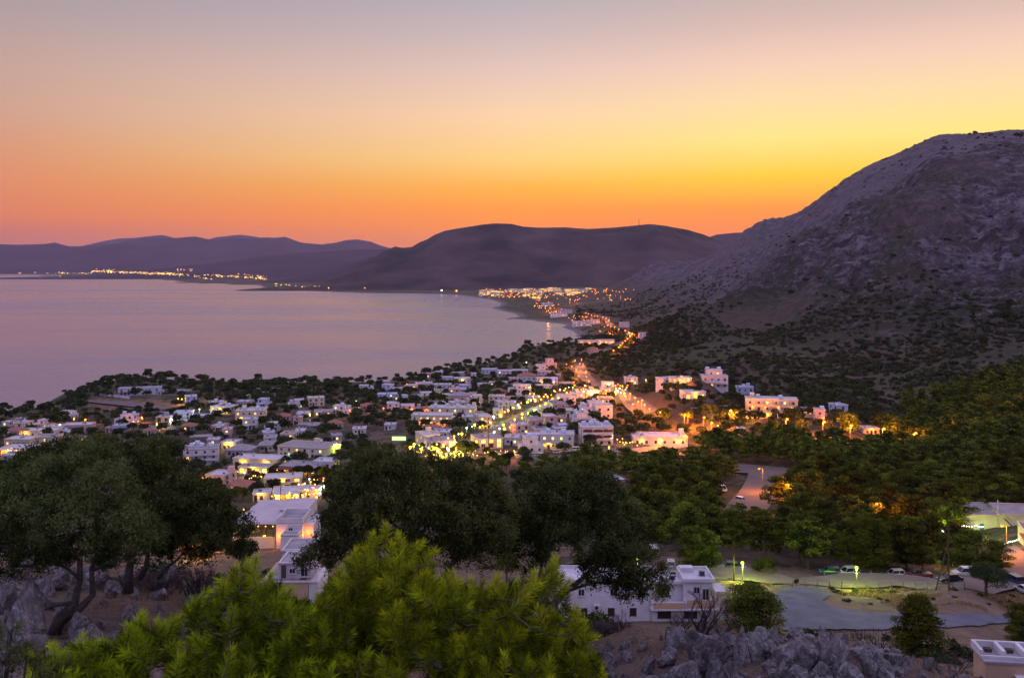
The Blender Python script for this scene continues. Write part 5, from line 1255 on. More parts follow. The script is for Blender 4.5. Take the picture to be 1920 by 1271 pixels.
def warehouse():
    Y = 230; k = Y / F; z0 = CAMZ - (996 - HY) * k; r = empty('warehouse', ((1806 - CX) * k, Y, z0), R(-6)); tag(r, 'long pale warehouse with dark low roofs, a blue door and an outside stair', 'warehouse')
    P = mat('pale_block_wall', (0.62, 0.58, 0.50), .9, c2=(.5, .47, .41), nscale=.5)
    b = MB(); b.box(0, 0, -3, 8.4, 8, 4.1); b.box(8.404, -1.4, -3, 34, 9, 4.9); b.build('wall', P, r)
    D = M['roofg']; b = MB(); b.poly([(-.3, -.3, 4.3), (8.4, -.3, 4.3), (8.4, 8.3, 5.2), (-.3, 8.3, 5.2), (-.3, -.3, 4.1), (8.4, -.3, 4.1), (8.4, 8.3, 4.1), (-.3, 8.3, 4.1)], [(0, 1, 2, 3), (0, 4, 5, 1), (1, 5, 6, 2), (2, 6, 7, 3), (3, 7, 4, 0)]); b.build('roof', D, r)
    b = MB(); b.poly([(8.41, -1.7, 5.0), (34.3, -1.7, 5.0), (34.3, 5, 6.0), (8.41, 5, 6.0), (34.3, 9.3, 5.0), (8.41, 9.3, 5.0)], [(0, 1, 2, 3), (3, 2, 4, 5), (0, 3, 5), (1, 4, 2), (0, 5, 4, 1)]); b.build('roof', D, r)
    RM = mat('mauve_roof_rim', (.45, .33, .36), .8)
    b = MB(); b.box(-.4, 8.2, 5.2, 8.2, 8.5, 5.5); b.box(-.45, -.5, 4.15, 8.2, -.2, 4.5); b.build('roof_rim', RM, r)
    b = MB(); b.box(8.3, -1.95, 4.85, 34.3, -1.72, 5.25); b.build('roof_rim', RM, r); MB().box(8.3, 4.9, 6.02, 34.3, 5.2, 6.25).build('roof_rim', RM, r)
    MB().box(4.0, -.08, 0, 5.0, .02, 2.1).build('door', mat('blue_door', (.03, .16, .38), .5), r)
    b = MB()
    for i in range(13): b.box(12.9 - i * .33 + 0, -2.9, i * .33, 13.3 - i * .33, -1.9, i * .33 + .08)
    for s_ in (-2.95, -1.85): b.tube([(13.2, s_, .9), (9.0, s_, 5.2)], .04, 0, 4); b.tube([(13.2, s_, 0), (9.0, s_, 4.3)], .07, 0, 4)
    b.build('stair', M['metal'], r)
    MB().tube([(8.0, -.9, -1), (8.0, -.9, 8.5)], .09, 0, 6).build('mast', [M['frame']], r)
    MB().tube([(24.0, -1.5, -1), (24.0, -1.5, 4.9)], .07, 0, 6).build('drain_pipe', [M['metal']], r)
    RECTS.append((1800, 1990, 930, 1000, Y, r.location.x + 15, Y + 8, 15))
warehouse()
def pale_roof():
    Y = 252; k = Y / F; r = empty('shed', ((1655 - CX) * k, Y, CAMZ - (968 - HY) * k), R(4)); tag(r, 'shed with a pale bluish roof showing between the pines left of the warehouse', 'shed')
    MB().box(0, 0, -3, 8.6, 7, 2.4).build('wall', M['g'], r); b = MB(); hip_roof(b, 0, 0, 8.6, 7, 2.402, 2.3); b.build('roof', mat('pale_sheet_roof', (.50, .50, .62), .5), r)
    RECTS.append((1655, 1712, 936, 968, Y, r.location.x + 4, Y + 3, 5))
pale_roof()
def courtyard_hall():
    Y = 178; k = Y / F; z0 = CAMZ - (1012 - HY) * k; r = empty('hall', ((430 - CX) * k, Y, z0)); tag(r, 'white building with a mauve awning roof and walled roof terrace between the olive trees', 'building')
    X = lambda px: (px - 430) * k; A = mat('mauve_awning_roof', (.50, .42, .43), .8, c2=(.42, .35, .37), nscale=.3)
    for i in range(4):
        b = MB(); y0 = 1 + i * 3.9; z = 2.9 + .12 * i
        b.poly([(X(433) + i * .3, y0, z), (X(520), y0, z), (X(512), y0 + 3.88, z + .35), (X(436) + i * .3, y0 + 3.88, z + .35), (X(433) + i * .3, y0, z - .12), (X(520), y0, z - .12), (X(512), y0 + 3.88, z + .2), (X(436) + i * .3, y0 + 3.88, z + .2)], [(0, 1, 2, 3), (0, 4, 5, 1), (7, 6, 5, 4), (1, 5, 6, 2), (3, 2, 6, 7), (0, 3, 7, 4)])
        b.build('awning', A, r)
    b = MB(); b.box(X(514), 8.3, -3, X(560), 17, 3.6); b.build('wall', M['w'], r); MB().box(X(505), 8.0, 3.61, X(560), 17.4, 3.8).build('roof', A, r)
    b = MB(); b.box(X(518), 0, -4, X(566), 8, 3.0); b.box(X(566) + .003, 2, -4, X(584), 8.5, 2.2); b.build('wall', M['w'], r)
    roofed(r, M['w'], X(518), 0.6, X(566), 7.9, 3.0, .9, 'roofg'); roofed(r, M['w'], X(567), 2, X(584), 8.4, 2.2, .4)
    b = MB(); b.box(X(533), -2.8, -4, X(565), -.004, 1.5); b.build('porch', M['w'], r); roofed(r, M['w'], X(534), -2.7, X(564), -.3, 1.5, .25, 'roofg')
    MB().box(X(433), 1.2, -3, X(512), 1.5, .2).build('low_wall', M['c'], r)
    for i in range(5): MB().box(X(440) + i * 1.8, 1.1, .2, X(440) + i * 1.8 + .14, 1.25, 2.75).build('post', M['wood'], r)
    for i in range(4): put_light(r, (X(445) + i * 2.2, 4.5, 2.0), 'y', 200)
    for i in range(6): link('bulb', lamp_mesh('y', .1), r, (X(440) + i * 1.45, 1.0, 2.4))
    for x_, y_ in ((524, -.2), (575, 1.7)): lb = link('wall_lamp', lamp_mesh('o', .17), r, (X(x_), y_, .9)); put_light(lb, (0, -.8, 0), 'o', 150)
    win(r, 'dark', X(545), 0, 2.0, .9, .9)
    RECTS.append((433, 590, 950, 1025, Y, r.location.x + 8, Y + 8, 10))
courtyard_hall()
def slope_house():
    Y = 128; k = Y / F; z0 = CAMZ - (1117 - HY) * k; r = empty('house', ((488 - CX) * k, Y, z0)); tag(r, 'mauve walled house with a roof terrace and white rails seen over the pine tips', 'house')
    X = lambda px: (px - 488) * k; L = mat('mauve_wall', (.46, .40, .44), .9, c2=(.40, .34, .38), nscale=.5)
    b = MB(); b.box(0, 0, -3, X(578), 9, 1.9); b.build('wall', M['t'], r); MB().box(X(500), .8, 1.905, X(560), 9, 2.2).build('roof', M['roofg'], r)
    b = MB(); b.box(X(520), 1.0, 2.2, X(580), 6, 4.1); b.build('upper_storey', L, r); roofed(r, M['w'], X(520), 1.0, X(580), 6, 4.1, .2, 'roofg')
    b = MB(); b.box(X(505), 7.2, 2.2, X(560), 13, 3.9); b.build('rear_wing', L, r); roofed(r, M['w'], X(505), 7.2, X(560), 13, 3.9, .25, 'roofg')
    b = MB(); b.box(X(486), -.15, 1.91, X(596), 0, 2.15); b.build('terrace_edge', M['w'], r)
    b = MB(); [b.box(X(576) + i * .2, -.1, 2.16, X(576) + i * .2 + .04, -.04, 4.0) for i in range(8)]; b.box(X(576), -.12, 4.0, X(597), -.02, 4.1); b.build('railing', M['frame'], r)
    MB().box(X(579), 0.01, -3, X(596), 7, 1.85).build('side_wall', M['w'], r)
    MB().box(X(524), .93, 2.2, X(533), 1.02, 4.0).build('door', M['wood'], r); win(r, 'dark', X(545), 1.0, 3.2, .9, .8); win(r, 'dark', X(568), 1.0, 3.1, 1.2, 1.4)
    RECTS.append((485, 600, 1026, 1120, Y, r.location.x + 4, Y + 5, 8))
slope_house()
# retaining walls in the villa quarter and the lit place front at the right edge
def wall_run(px0, py0, px1, py1, H, m, label):
    a, b_ = G(px0, py0, 60), G(px1, py1, 60); L = math.hypot(b_[0] - a[0], b_[1] - a[1]); an = math.atan2(b_[1] - a[1], b_[0] - a[0]); n = max(2, int(L / 3)); P = []; b = MB()
    for i in range(n):
        t0, t1 = i / n, (i + 1) / n; zz = a[2] + (b_[2] - a[2]) * (t0 + t1) / 2
        x0, x1 = L * t0, L * t1 - .003; b.box(x0, -.12, zz - 1.5, x1, .12, zz + H)
    o = b.build('garden_wall', m, None, (a[0], a[1], 0), an); tag(o, label, 'wall')
wall_run(1384, 776, 1436, 776, 1.6, M['c'], 'lamp lit cream garden wall in front of the bluish cube')
wall_run(1296, 770, 1370, 764, 1.4, M['w'], 'white balustrade wall below the skylight house')
wall_run(1500, 782, 1534, 784, 1.8, M['c'], 'cream wall between the cream hotel and the pink villa')
wall_run(300, 775, 352, 790, 1.2, M['g'], 'pale field wall running down to the blue box')
wall_run(188, 741, 243, 748, 1.6, M['w'], 'white wall in front of the headland hotel')
wall_run(260, 800, 330, 806, 1.4, M['g'], 'grey garden wall right of the stepped cubist villa')
wall_run(1184, 850, 1242, 842, 2.0, M['c'], 'lit cream wall at the foot of the wide flat building')
# restaurant at the right edge with its strings of white lamps
def right_restaurant():
    Y = 212; k = Y / F; r = empty('restaurant', ((1884 - CX) * k, Y - 8, h1((1884 - CX) * k, Y - 8)), R(-20)); tag(r, 'restaurant front glowing orange at the right edge under strings of white lamps', 'restaurant')
    MB().box(0, 0, -2, 16, 8, 3.2).build('wall', M['c'], r); roofed(r, M['c'], 0, 0, 16, 8, 3.2, .4, 'roofg')
    for i in range(5): win(r, 'lit', 1.8 + 2.6 * i, 0, 1.3, 1.8, 2.0)
    c = MB().box(-1, -5, 2.9, 16, -.01, 3.05).build('canopy', M['tile'], r)
    for i in range(6): MB().box(-.9 + i * 3, -4.9, -1, -.75 + i * 3, -4.75, 2.897).build('post', M['wood'], c)
    for i in range(4): put_light(r, (1 + i * 3.5, -4, 2.0), 'o', 300)
    for i in range(3): put_light(r, (-3 + i * 2.5, -7, 2.4), 'o', 260)
right_restaurant()
def string(pts, n, k, rr, label, power=0):
    b = MB(); c = MB(); W_ = [Vector(p) for p in pts]
    for i in range(len(W_) - 1):
        c.tube([W_[i], (W_[i] + W_[i + 1]) / 2 - Vector((0, 0, .25)), W_[i + 1]], .015, 0, 4)
        for j in range(n): t = (j + .5) / n; p = W_[i].lerp(W_[i + 1], t) - Vector((0, 0, 1.0 * t * (1 - t) + .08)); b.ball(p, rr, 0, 6, 4)
    o = tag(c.build('string_lights', M['metal']), label, 'string lights'); link('bulbs', b.mesh('bulbs', [M['bulb_' + k]], True), o); power *= .35
    if power:
        for p in W_: put_light(o, tuple(p - Vector((0, 0, .5))), k, power)
string([Wp(1788, 992, 218), Wp(1805, 984, 216), Wp(1830, 984, 214), Wp(1845, 986, 212)], 5, 'w', .13, 'string of white lamps over the terrace left of the warehouse wall', 260)
string([Wp(1862, 1021, 200), Wp(1880, 1018, 201), Wp(1892, 1014, 202), Wp(1912, 1008, 204)], 5, 'w', .14, 'string of bright white lamps at the right edge', 420)
tag(MB().box(0, 0, 0, 2.6, .15, 1.1, 0).box(-.1, -.02, 1.1, 2.7, .2, 1.25, 1).build('light_box', [glow('white_light_box', (.95, 1, .9), 6), M['metal']], None, Wp(1761, 1003, 214)), 'bright white light box glowing through the trees left of the tall pole', 'light box'); 
for p_ in (Wp(1770, 1000, 219), Wp(1742, 992, 219), Wp(1795, 975, 221)): link('lamp_glow', lamp_light('g', 5200), bpy.data.objects['light_box'], (0, 0, 0)).location = Vector(p_) - Vector(Wp(1761, 1003, 214))
# ---------------------------------------------------------------- cars
_wh = MB(); _wh.tube([(-.11, 0, 0), (.11, 0, 0)], .32, 0, 14); WHM = _wh.mesh('wheel', [mat('tyre_rubber', (.02, .02, .02), .8)])
_rm = MB(); _rm.tube([(-.12, 0, 0), (.12, 0, 0)], .2, 0, 10); RMM = _rm.mesh('rim', [mat('wheel_rim', (.4, .4, .42), .35, .5, .7)])
M['headlamp'] = mat('headlamp_glass', (.6, .6, .6), .1); M['tail'] = mat('tail_lamp', (.35, .01, .01), .3)
def loft(b, st, m=0):
    """stations along x: (x, [(y, z) ring of 8])"""
    base = len(b.v); n = len(st[0][1])
    for x, ring in st:
        for y, z in ring: b.v.append((x, y, z))
    for i in range(len(st) - 1):
        for j in range(n): b.f.append((base + i * n + j, base + i * n + (j + 1) % n, base + (i + 1) * n + (j + 1) % n, base + (i + 1) * n + j)); b.m.append(m)
    b.f.append(tuple(base + j for j in range(n))[::-1]); b.m.append(m); b.f.append(tuple(base + (len(st) - 1) * n + j for j in range(n))); b.m.append(m)
def car(px, py, kind, paint, head, label, Y=None, lit=False):
    x, y, z = G(px, py, 60); r = empty('parked_car', (x, y, z + .14), R(head)); tag(r, label, 'pickup' if kind == 'pickup' else ('van' if kind == 'van' else 'car'))
    pm = mat('car_paint', paint, .28, .6); L, W_, belt, roof = {'hatch': (3.9, 1.7, .88, 1.45), 'sedan': (4.5, 1.75, .88, 1.42), 'suv': (4.4, 1.85, 1.05, 1.75), 'pickup': (5.1, 1.85, 1.05, 1.75), 'van': (4.6, 1.85, 1.1, 1.85)}[kind]
    h = W_ / 2; ring = lambda zb, zt, w: [(-w * .9, zb), (w * .9, zb), (w, zb + .18), (w, zt - .16), (w * .93, zt), (-w * .93, zt), (-w, zt - .16), (-w, zb + .18)]
    hood = belt - (.02 if kind == 'van' else .06)
    b = MB(); loft(b, [(-L / 2, ring(.38, belt - .2, h * .86)), (-L / 2 + .18, ring(.26, belt - .04, h * .97)), (-L * .2, ring(.2, belt, h)), (L * .16, ring(.2, belt, h)), (L * .3, ring(.2, hood, h)), (L / 2 - .2, ring(.25, hood - .14, h * .95)), (L / 2, ring(.36, hood - .3, h * .82))])
    b.build('body', pm, r)
    c0, c1, r0, r1 = {'hatch': (-.49, .26, -.42, .08), 'sedan': (-.36, .24, -.22, .06), 'suv': (-.49, .25, -.45, .1), 'pickup': (-.08, .26, -.04, .12), 'van': (-.49, .36, -.46, .2)}[kind]
    b = MB(); rw = h * .78; b.poly([(c0 * L, -h * .93, belt - .02), (c1 * L, -h * .93, belt - .02), (c1 * L, h * .93, belt - .02), (c0 * L, h * .93, belt - .02), (r0 * L, -rw, roof - .06), (r1 * L, -rw, roof - .06), (r1 * L, rw, roof - .06), (r0 * L, rw, roof - .06)], [(0, 3, 2, 1), (4, 5, 6, 7), (0, 1, 5, 4), (1, 2, 6, 5), (2, 3, 7, 6), (3, 0, 4, 7)]); b.build('windows', M['dark'], r)
    b = MB(); b.box(r0 * L - .03, -rw - .02, roof - .058, r1 * L + .05, rw + .02, roof); mid = (r0 + r1) / 2 * L
    for s_ in (-1, 1):
        for xa, xb in ((c0 * L, r0 * L), (mid, mid), (c1 * L, r1 * L)): b.tube([(xa, s_ * h * .94, belt), (xb, s_ * (rw + .01), roof - .03)], .045, 0, 4)
    b.build('roof', pm, r)
    if kind == 'pickup': MB().box(-L * .47, -h * .84, belt + .002, -L * .12, h * .84, belt + .02).build('cargo_bed', M['dark'], r)
    for sx in (-.31, .31):
        for sy in (-1, 1): w_ = link('wheel', WHM, r, (sx * L, sy * (h - .1), .32), R(90)); link('rim', RMM, w_)
    for sy in (-1, 1):
        link('headlight', MB().box(L / 2 - .16, -.17, 0, L / 2 - .01, .17, .15).mesh('headlight', [M['bulb_y'] if lit else M['headlamp']]), r, (0, sy * h * .66, hood - .32)); link('tail_light', MB().box(-L / 2 - .01, -.13, 0, -L / 2 + .12, .13, .25).mesh('tail_light', [M['tail']]), r, (0, sy * h * .7, belt - .38))
    return r
for a in ((1337, 1065, 'van', (.10, .10, .12), -60, 'dark grey people carrier parked beside the white trunked trees'), (1379, 1068, 'hatch', (.10, .13, .09), -20, 'dull green hatchback beside the first globe lamp'), (1556, 1077, 'hatch', (.01, .09, .09), 172, 'teal hatchback, leftmost of the row under the pines'),
          (1590, 1080, 'suv', (.5, .5, .46), 190, 'silver off roader behind the second globe lamp'), (1677, 1082, 'hatch', (.55, .55, .5), 182, 'white hatchback left of the maroon pickup'), (1722, 1084, 'pickup', (.12, .02, .02), 182, 'maroon pickup in the row by the tall pole'), (1781, 1091, 'sedan', (.01, .01, .012), 188, 'black saloon behind the tall pole'),
          (1808, 1081, 'suv', (.4, .4, .42), 180, 'silver estate half hidden behind the black saloon'), (1899, 1093, 'suv', (.02, .03, .09), 100, 'dark blue car at the right edge of the lane'), (1921, 1112, 'hatch', (.4, .4, .42), 100, 'pale car cut off by the right edge'), (1353, 920, 'van', (.75, .75, .78), -75, 'white van driving on the left side of the curved road'),
          (1391, 941, 'hatch', (.7, .7, .72), -50, 'white car at the lower end of the curved road'), (1226, 1040, 'van', (.55, .6, .55), 90, 'pale camper van under the dark trees'), (1258, 1063, 'hatch', (.3, .3, .32), 80, 'grey car beside the olive crown, near the villa roof'), (1082, 846, 'van', (.75, .75, .75), 12, 'white van parked before the red balcony hotel'),
          (1045, 850, 'hatch', (.5, .5, .55), 8, 'pale car left of the white van before the hotels'), (1062, 848, 'hatch', (.6, .6, .6), 10, 'white car second left of the white van'), (1101, 848, 'sedan', (.08, .08, .1), 10, 'dark car right of the white van'), (975, 856, 'van', (.5, .5, .52), 0, 'silver van on the lower lane'), (996, 857, 'hatch', (.2, .2, .22), 5, 'grey car right of the silver van on the lower lane'), (1016, 856, 'hatch', (.7, .7, .7), 5, 'small white car on the lower lane'), (930, 855, 'hatch', (.4, .4, .4), 0, 'light grey car near the dark flat roof')): car(*a, lit=a[5].startswith('white car at the lower'))
# ---------------------------------------------------------------- poles, fence, yard trees
def pole(px, ptop, pbot, label, arms=True):
    x, y, z = G(px, pbot, 60); H = (pbot - ptop) * y / F; r = empty('utility_pole', (x, y, z)); tag(r, label, 'utility pole')
    MB().tube([(0, 0, -1), (0, 0, H)], [.16, .1], 0, 8).build('post', M['wood'], r)
    if arms: link('crossarm', MB().box(-.55, -.06, H - .7, .55, .06, H - .58, 0).mesh('crossarm', [M['wood']]), r)
    return x, y, z, H
pole(1376, 1014, 1088, 'dark wooden pole left of the first globe lamp', False)
xa, ya, za, Ha = pole(1779, 984, 1106, 'tall dark pole with a small crossarm among the parked cars')
x0, y0, z0 = G(1753, 1106, 60); tag(MB().tube([(x0, y0, z0 - .5), (xa - .1, ya, za + Ha * .72)], .13, 0, 6).build('stay_pole', M['wood']), 'slanting stay pole leaning on the tall dark pole', 'pole')
pole(1090, 800, 862, 'thin dark pole in the lower lane before the hotels', False); pole(916, 802, 856, 'thin pole in front of the dark flat roof', False); pole(826, 810, 850, 'thin pole at the pale corner building', False); pole(526, 904, 944, 'dark pole in front of the golden taverna')
fr = empty('fence', (0, 0, 0)); tag(fr, 'thin wire fence on dark posts along the car park lane', 'fence'); pv_ = None; b = MB()
for i, px in enumerate(range(1486, 1812, 23)):
    x, y, z = G(px, 1104 + (px - 1486) * .012, 60); link('post', MB().box(-.05, -.05, -.4, .05, .05, 1.5).mesh('post', [M['metal']]), fr, (x, y, z))
    if pv_:
        for hh in (.5, 1.0, 1.45): b.tube([(pv_[0], pv_[1], pv_[2] + hh), (x, y, z + hh)], .012, 0, 3, False)
    pv_ = (x, y, z)
b.build('wire', M['metal'], fr)
def tree_at(px, pb, ptop, wpx, var, label, name='evergreen_tree', ymin=60, Hn=6.4, Rn=3.4):
    x, y, z = G(px, pb, ymin); H = (pb - ptop) * y / F; return plant(name, var, x, y, z - .1, wpx * y / F / (2 * Rn), px, label, 'tree', None, H / Hn)
fine = [(a.mesh('trunk', [M['bark']]), leafmesh('crown', l, [M[m_]])) for (a, l), m_ in ((round_parts(41, n=11000, leaf=.17), 'oak'), (pine_parts(42, n=20000, leaf=.19, low=.03, nb=46), 'pine'), (round_parts(43, n=9000, leaf=.17), 'pine'), (pine_parts(44, n=17000, leaf=.19, low=.14, nb=38), 'pine'), (pine_parts(45, n=20000, leaf=.19, low=.02, nb=48, cone=True), 'pine'))]
tree_at(1437, 1083, 1044, 56, fine[2], 'small round green tree between the globe lamp and the teal car')
tree_at(1850, 1118, 1056, 96, fine[0], 'broad grey green bush tree in front of the black saloon')
tree_at(1412, 1192, 1090, 118, fine[1], 'dense dark pine at the right corner of the large white villa', 'pine_tree', 60, 9.6, 3.9)
tree_at(1722, 1222, 1112, 118, fine[4], 'dense young pine standing over the blue grey ground', 'pine_tree', 60, 9.6, 3.9)
tree_at(1912, 1206, 1128, 56, fine[1], 'pine cut off by the right edge above the corner house', 'pine_tree', 60, 9.6, 3.9)
tree_at(1494, 1100, 1083, 12, fine[0], 'small clipped bush beside the fence', 'bush')
for px, py, pt, w, lb in ((1303, 1064, 985, 74, 'spreading tree with a white painted trunk base, left one'), (1321, 1066, 992, 70, 'spreading tree with a white painted trunk base, right one'), (1634, 1080, 968, 90, 'tall pine with a pale trunk foot behind the silver off roader'), (1820, 1078, 990, 90, 'lamp lit tree right of the tall pole'), (1870, 1070, 1012, 60, 'tree in front of the orange glowing restaurant'), (1700, 1068, 975, 84, 'tall pine behind the maroon pickup')):
    r = tree_at(px, py, pt, w, fine[3 if px > 1400 else 1], lb, 'pine_tree', 60, 9.6, 3.9)
    if py < 1070 and px < 1400 or px == 1634: MB().tube([(0, 0, 0), (0, 0, 1.3)], .3, 0, 8).build('whitewash', M['w'], r)
tree_at(1760, 995, 935, 110, fine[3], 'spreading pine lit bright green from below beside the light box', 'pine_tree', 60, 9.6, 3.9)
# dark scrub below the villa and between rocks and lot
for k in range(150):
    y = VRn.uniform(84, 128); px = VRn.uniform(1340, 2000); x = (px - CX) / F * y
    if fbm(np.array([x / 9.]), np.array([y / 9.]), 2, 8)[0] < .42 or not free(x, y, 1.2, 1.5): continue
    plant('bush', VS[k % 4], x, y, h1(x, y), VRn.uniform(.5, .95), k, 'dark scrub bush on the bank between the rocks and the blue grey ground', 'bush', 'scrub bushes below the rocks')
for k in range(110):
    y = VRn.uniform(150, 168); px = VRn.uniform(1500, 1960); x = (px - CX) / F * y
    if ((RP[:, 0] - x) ** 2 + (RP[:, 1] - y) ** 2 < (RP[:, 2] + .8) ** 2).any() or VRn.random() < .55: continue
    plant('bush', VS[k % 4], x, y, h1(x, y) - .1, VRn.uniform(.25, .5), k, 'low dark bush on the dry grass bank by the fence', 'bush', 'low bushes on the grass bank')
# trees filling the slope between the villa and the resort (mostly behind the olive crowns)
n_ = 0
for k in range(4000):
    y = VRn.uniform(140, 300); px = VRn.uniform(-250, 1230); x = (px - CX) / F * y; H = VRn.uniform(4, 8)
    if not TH.ok(x, y, 6.2) or not free(x, y, H * .5, H, .8): continue
    if 600 < px < 1010 and y < 150: continue
    plant('evergreen_tree', (VR + VRg + VP[:2])[VRn.randrange(10)], x, y, h1(x, y) - .1, H / 6.5, k, 'dark tree on the slope glimpsed around the near olive trees', 'tree', 'trees on the slope behind the olive trees'); n_ += 1
    if n_ > 85: break
print('slope trees', n_)
und = []
for k in range(9000):
    y = VRn.uniform(40, 142); px = VRn.uniform(-350, 1180); x = (px - CX) / F * y
    if not TH.ok(x, y, 2.6) or not free(x, y, 1.5, 2.5, .6): continue
    if fbm(np.array([x / 12.]), np.array([y / 12.]), 2, 19)[0] < .36: continue
    und.append((x, y, h1(x, y) - .1, VRn.uniform(.28, .62), VRn.uniform(.22, .5)))
bulk('undergrowth', und[:420], 'stuff', round_parts, M['oak'], n=900, leaf=.36)
# dry grass: blades nobody could count
def grass(name, spots, m, hmin, hmax, w):
    g = np.random.default_rng(6); P = np.array(spots); n = len(P); a = g.uniform(0, 6.28, n); hh = g.uniform(hmin, hmax, n); lx = g.normal(0, .35, n) * hh; ly = g.normal(0, .35, n) * hh
    dx, dy = np.cos(a) * w, np.sin(a) * w
    V = np.stack([np.stack([P[:, 0] - dx, P[:, 1] - dy, P[:, 2]], 1), np.stack([P[:, 0] + dx, P[:, 1] + dy, P[:, 2]], 1), np.stack([P[:, 0] + lx, P[:, 1] + ly, P[:, 2] + hh], 1)], 1).reshape(-1, 3)
    tag(link(name, leafmesh(name, (V, np.arange(3 * n).reshape(-1, 3), np.repeat(g.random(n), 3)), [m])), kind='stuff')
M['dry'] = foliage('dry_grass_blades', (0.20, .13, .06), (.42, .31, .14), .3, .05)
g = np.random.default_rng(3); y = g.uniform(146, 172, 26000); px = g.uniform(1420, 1990, 26000); x = (px - CX) / F * y
keep = (fbm(x / 5, y / 5, 3, 55) > .47); x, y = x[keep], y[keep]
keep = np.array([((RP[:, 0] - a) ** 2 + (RP[:, 1] - b_) ** 2 > (RP[:, 2] + .3) ** 2).all() for a, b_ in zip(x, y)]); x, y = x[keep], y[keep]
grass('dry_grass', list(zip(x, y, hgt(x, y) - .03)), M['dry'], .25, .6, .09)
y = g.uniform(22, 40, 26000); px = g.uniform(-150, 2050, 26000); x = (px - CX) / F * y; keep = fbm(x / 1.4, y / 1.4, 3, 56) > .5; x, y = x[keep], y[keep]
grass('dry_grass', list(zip(x, y, hgt(x, y) - .02)), M['dry'], .12, .45, .007)
# ---------------------------------------------------------------- rocks
def rock_material():
    m = bpy.data.materials.new('grey_limestone'); m.use_nodes = True; t = m.node_tree; b = t.nodes['Principled BSDF']; b.inputs['Roughness'].default_value = .9; b.inputs['Specular IOR Level'].default_value = .25
    tcn = nd(t, 'ShaderNodeTexCoord')
    def noise(sc, det=8, r=.65, dist=0.): n = nd(t, 'ShaderNodeTexNoise'); n.inputs['Scale'].default_value = sc; n.inputs['Detail'].default_value = det; n.inputs['Roughness'].default_value = r; n.inputs['Distortion'].default_value = dist; t.links.new(tcn.outputs['Object'], n.inputs['Vector']); return n.outputs[0]
    c = ramp(t, noise(1.3, 10, .78, 1.2), [(.33, (.035, .03, .03)), (.48, (.13, .115, .115)), (.62, (.34, .31, .31))])
    li = ramp(t, noise(2.1, 10, .8, 1.5), [(.54, (0,) * 3), (.62, (1,) * 3)]); c = mixc(t, math_node(t, 'MULTIPLY', li, .7), c, (.46, .43, .46))
    vo = nd(t, 'ShaderNodeTexVoronoi'); vo.feature = 'DISTANCE_TO_EDGE'; vo.inputs['Scale'].default_value = 0.9; mp = mixc(t, .45, tcn.outputs['Object'], noise(2.5)); t.links.new(mp, vo.inputs['Vector'])
    cr = ramp(t, vo.outputs['Distance'], [(0, (.3,) * 3), (.012, (1,) * 3)]); c = mixc(t, 0.55, c, cr, 'MULTIPLY'); t.links.new(c, b.inputs['Base Color'])
    bp = nd(t, 'ShaderNodeBump'); bp.inputs['Strength'].default_value = 1; bp.inputs['Distance'].default_value = .12; hh = math_node(t, 'ADD', noise(4, 9, .7), math_node(t, 'MULTIPLY', cr, .8)); t.links.new(hh, bp.inputs['Height']); t.links.new(bp.outputs[0], b.inputs['Normal'])
    return m
M['rock'] = rock_material()
import bmesh
def rock_mesh(seed):
    bm = bmesh.new(); bmesh.ops.create_icosphere(bm, subdivisions=4, radius=1.0); g = np.random.default_rng(seed)
    V = np.array([v.co for v in bm.verts]); Fc = np.array([[v.index for v in f.verts] for f in bm.faces]); bm.free()
    for k in range(30):
        n = g.normal(size=3); n[2] *= .55; n /= np.linalg.norm(n); d = g.uniform(.42, .85); t = V @ n - d; V -= np.where(t > 0, t * 1.0, 0)[:, None] * n
    u = fbm(V[:, 0] * 2.2 + V[:, 2] * 1.3 + seed, V[:, 1] * 2.2 - V[:, 2], 4, seed, True) - .5; V *= (1 + .10 * u)[:, None]
    u = fbm(V[:, 0] * 7 + V[:, 2] * 5, V[:, 1] * 7 - V[:, 2] * 4, 3, seed + 5, True) - .5; V *= (1 + .05 * u)[:, None]
    V[:, 2] *= g.uniform(1.0, 1.7); V[:, 0] *= g.uniform(.7, 1.2)
    return npmesh('rock', V, Fc, [M['rock']])
RKM = [rock_mesh(i * 13 + 1) for i in range(9)]
KR = random.Random(31); cr_x = [1120, 1200, 1290, 1400, 1450, 1600, 1700, 1800, 1920]; cr_y = [1215, 1200, 1188, 1192, 1192, 1205, 1230, 1268, 1300]
TR_ = Thin(1.0)
def rock(x, y, s, label, group, up=.25):
    o = link('rock', RKM[KR.randrange(9)], None, (x, y, h1(x, y) + s * up), KR.uniform(0, 6.28)); o.scale = (s * KR.uniform(.8, 1.2), s * KR.uniform(.8, 1.2), s * KR.uniform(.75, 1.15)); o.rotation_euler = (KR.uniform(-.5, .5), KR.uniform(-.5, .5), KR.uniform(0, 6.28)); tag(o, label, 'rock', group)
n_ = 0
for k in range(6000):
    y = KR.uniform(20.5, 34); px = KR.uniform(1090, 2060); x = (px - CX) / F * y; z = h1(x, y); py = HY + (CAMZ - z) * F / y
    if py > 1330: continue
    s = (KR.uniform(.2, .55) if KR.random() < .88 else KR.uniform(.55, .8)) * (1 if px > 1250 else .75)
    ptop = HY + (CAMZ - z - s * .95) * F / y
    if ptop < np.interp(px, cr_x, cr_y) - KR.uniform(0, 12): s *= .45; ptop = HY + (CAMZ - z - s * .95) * F / y
    if ptop < np.interp(px, cr_x, cr_y) - 10: continue
    if not TR_.ok(x, y, s * .8 + .16): continue
    rock(x, y, s, 'grey limestone boulder of the jagged outcrop along the bottom right', 'boulders of the right outcrop', .3); n_ += 1
    if n_ >= 200: break
print('rocks', n_)
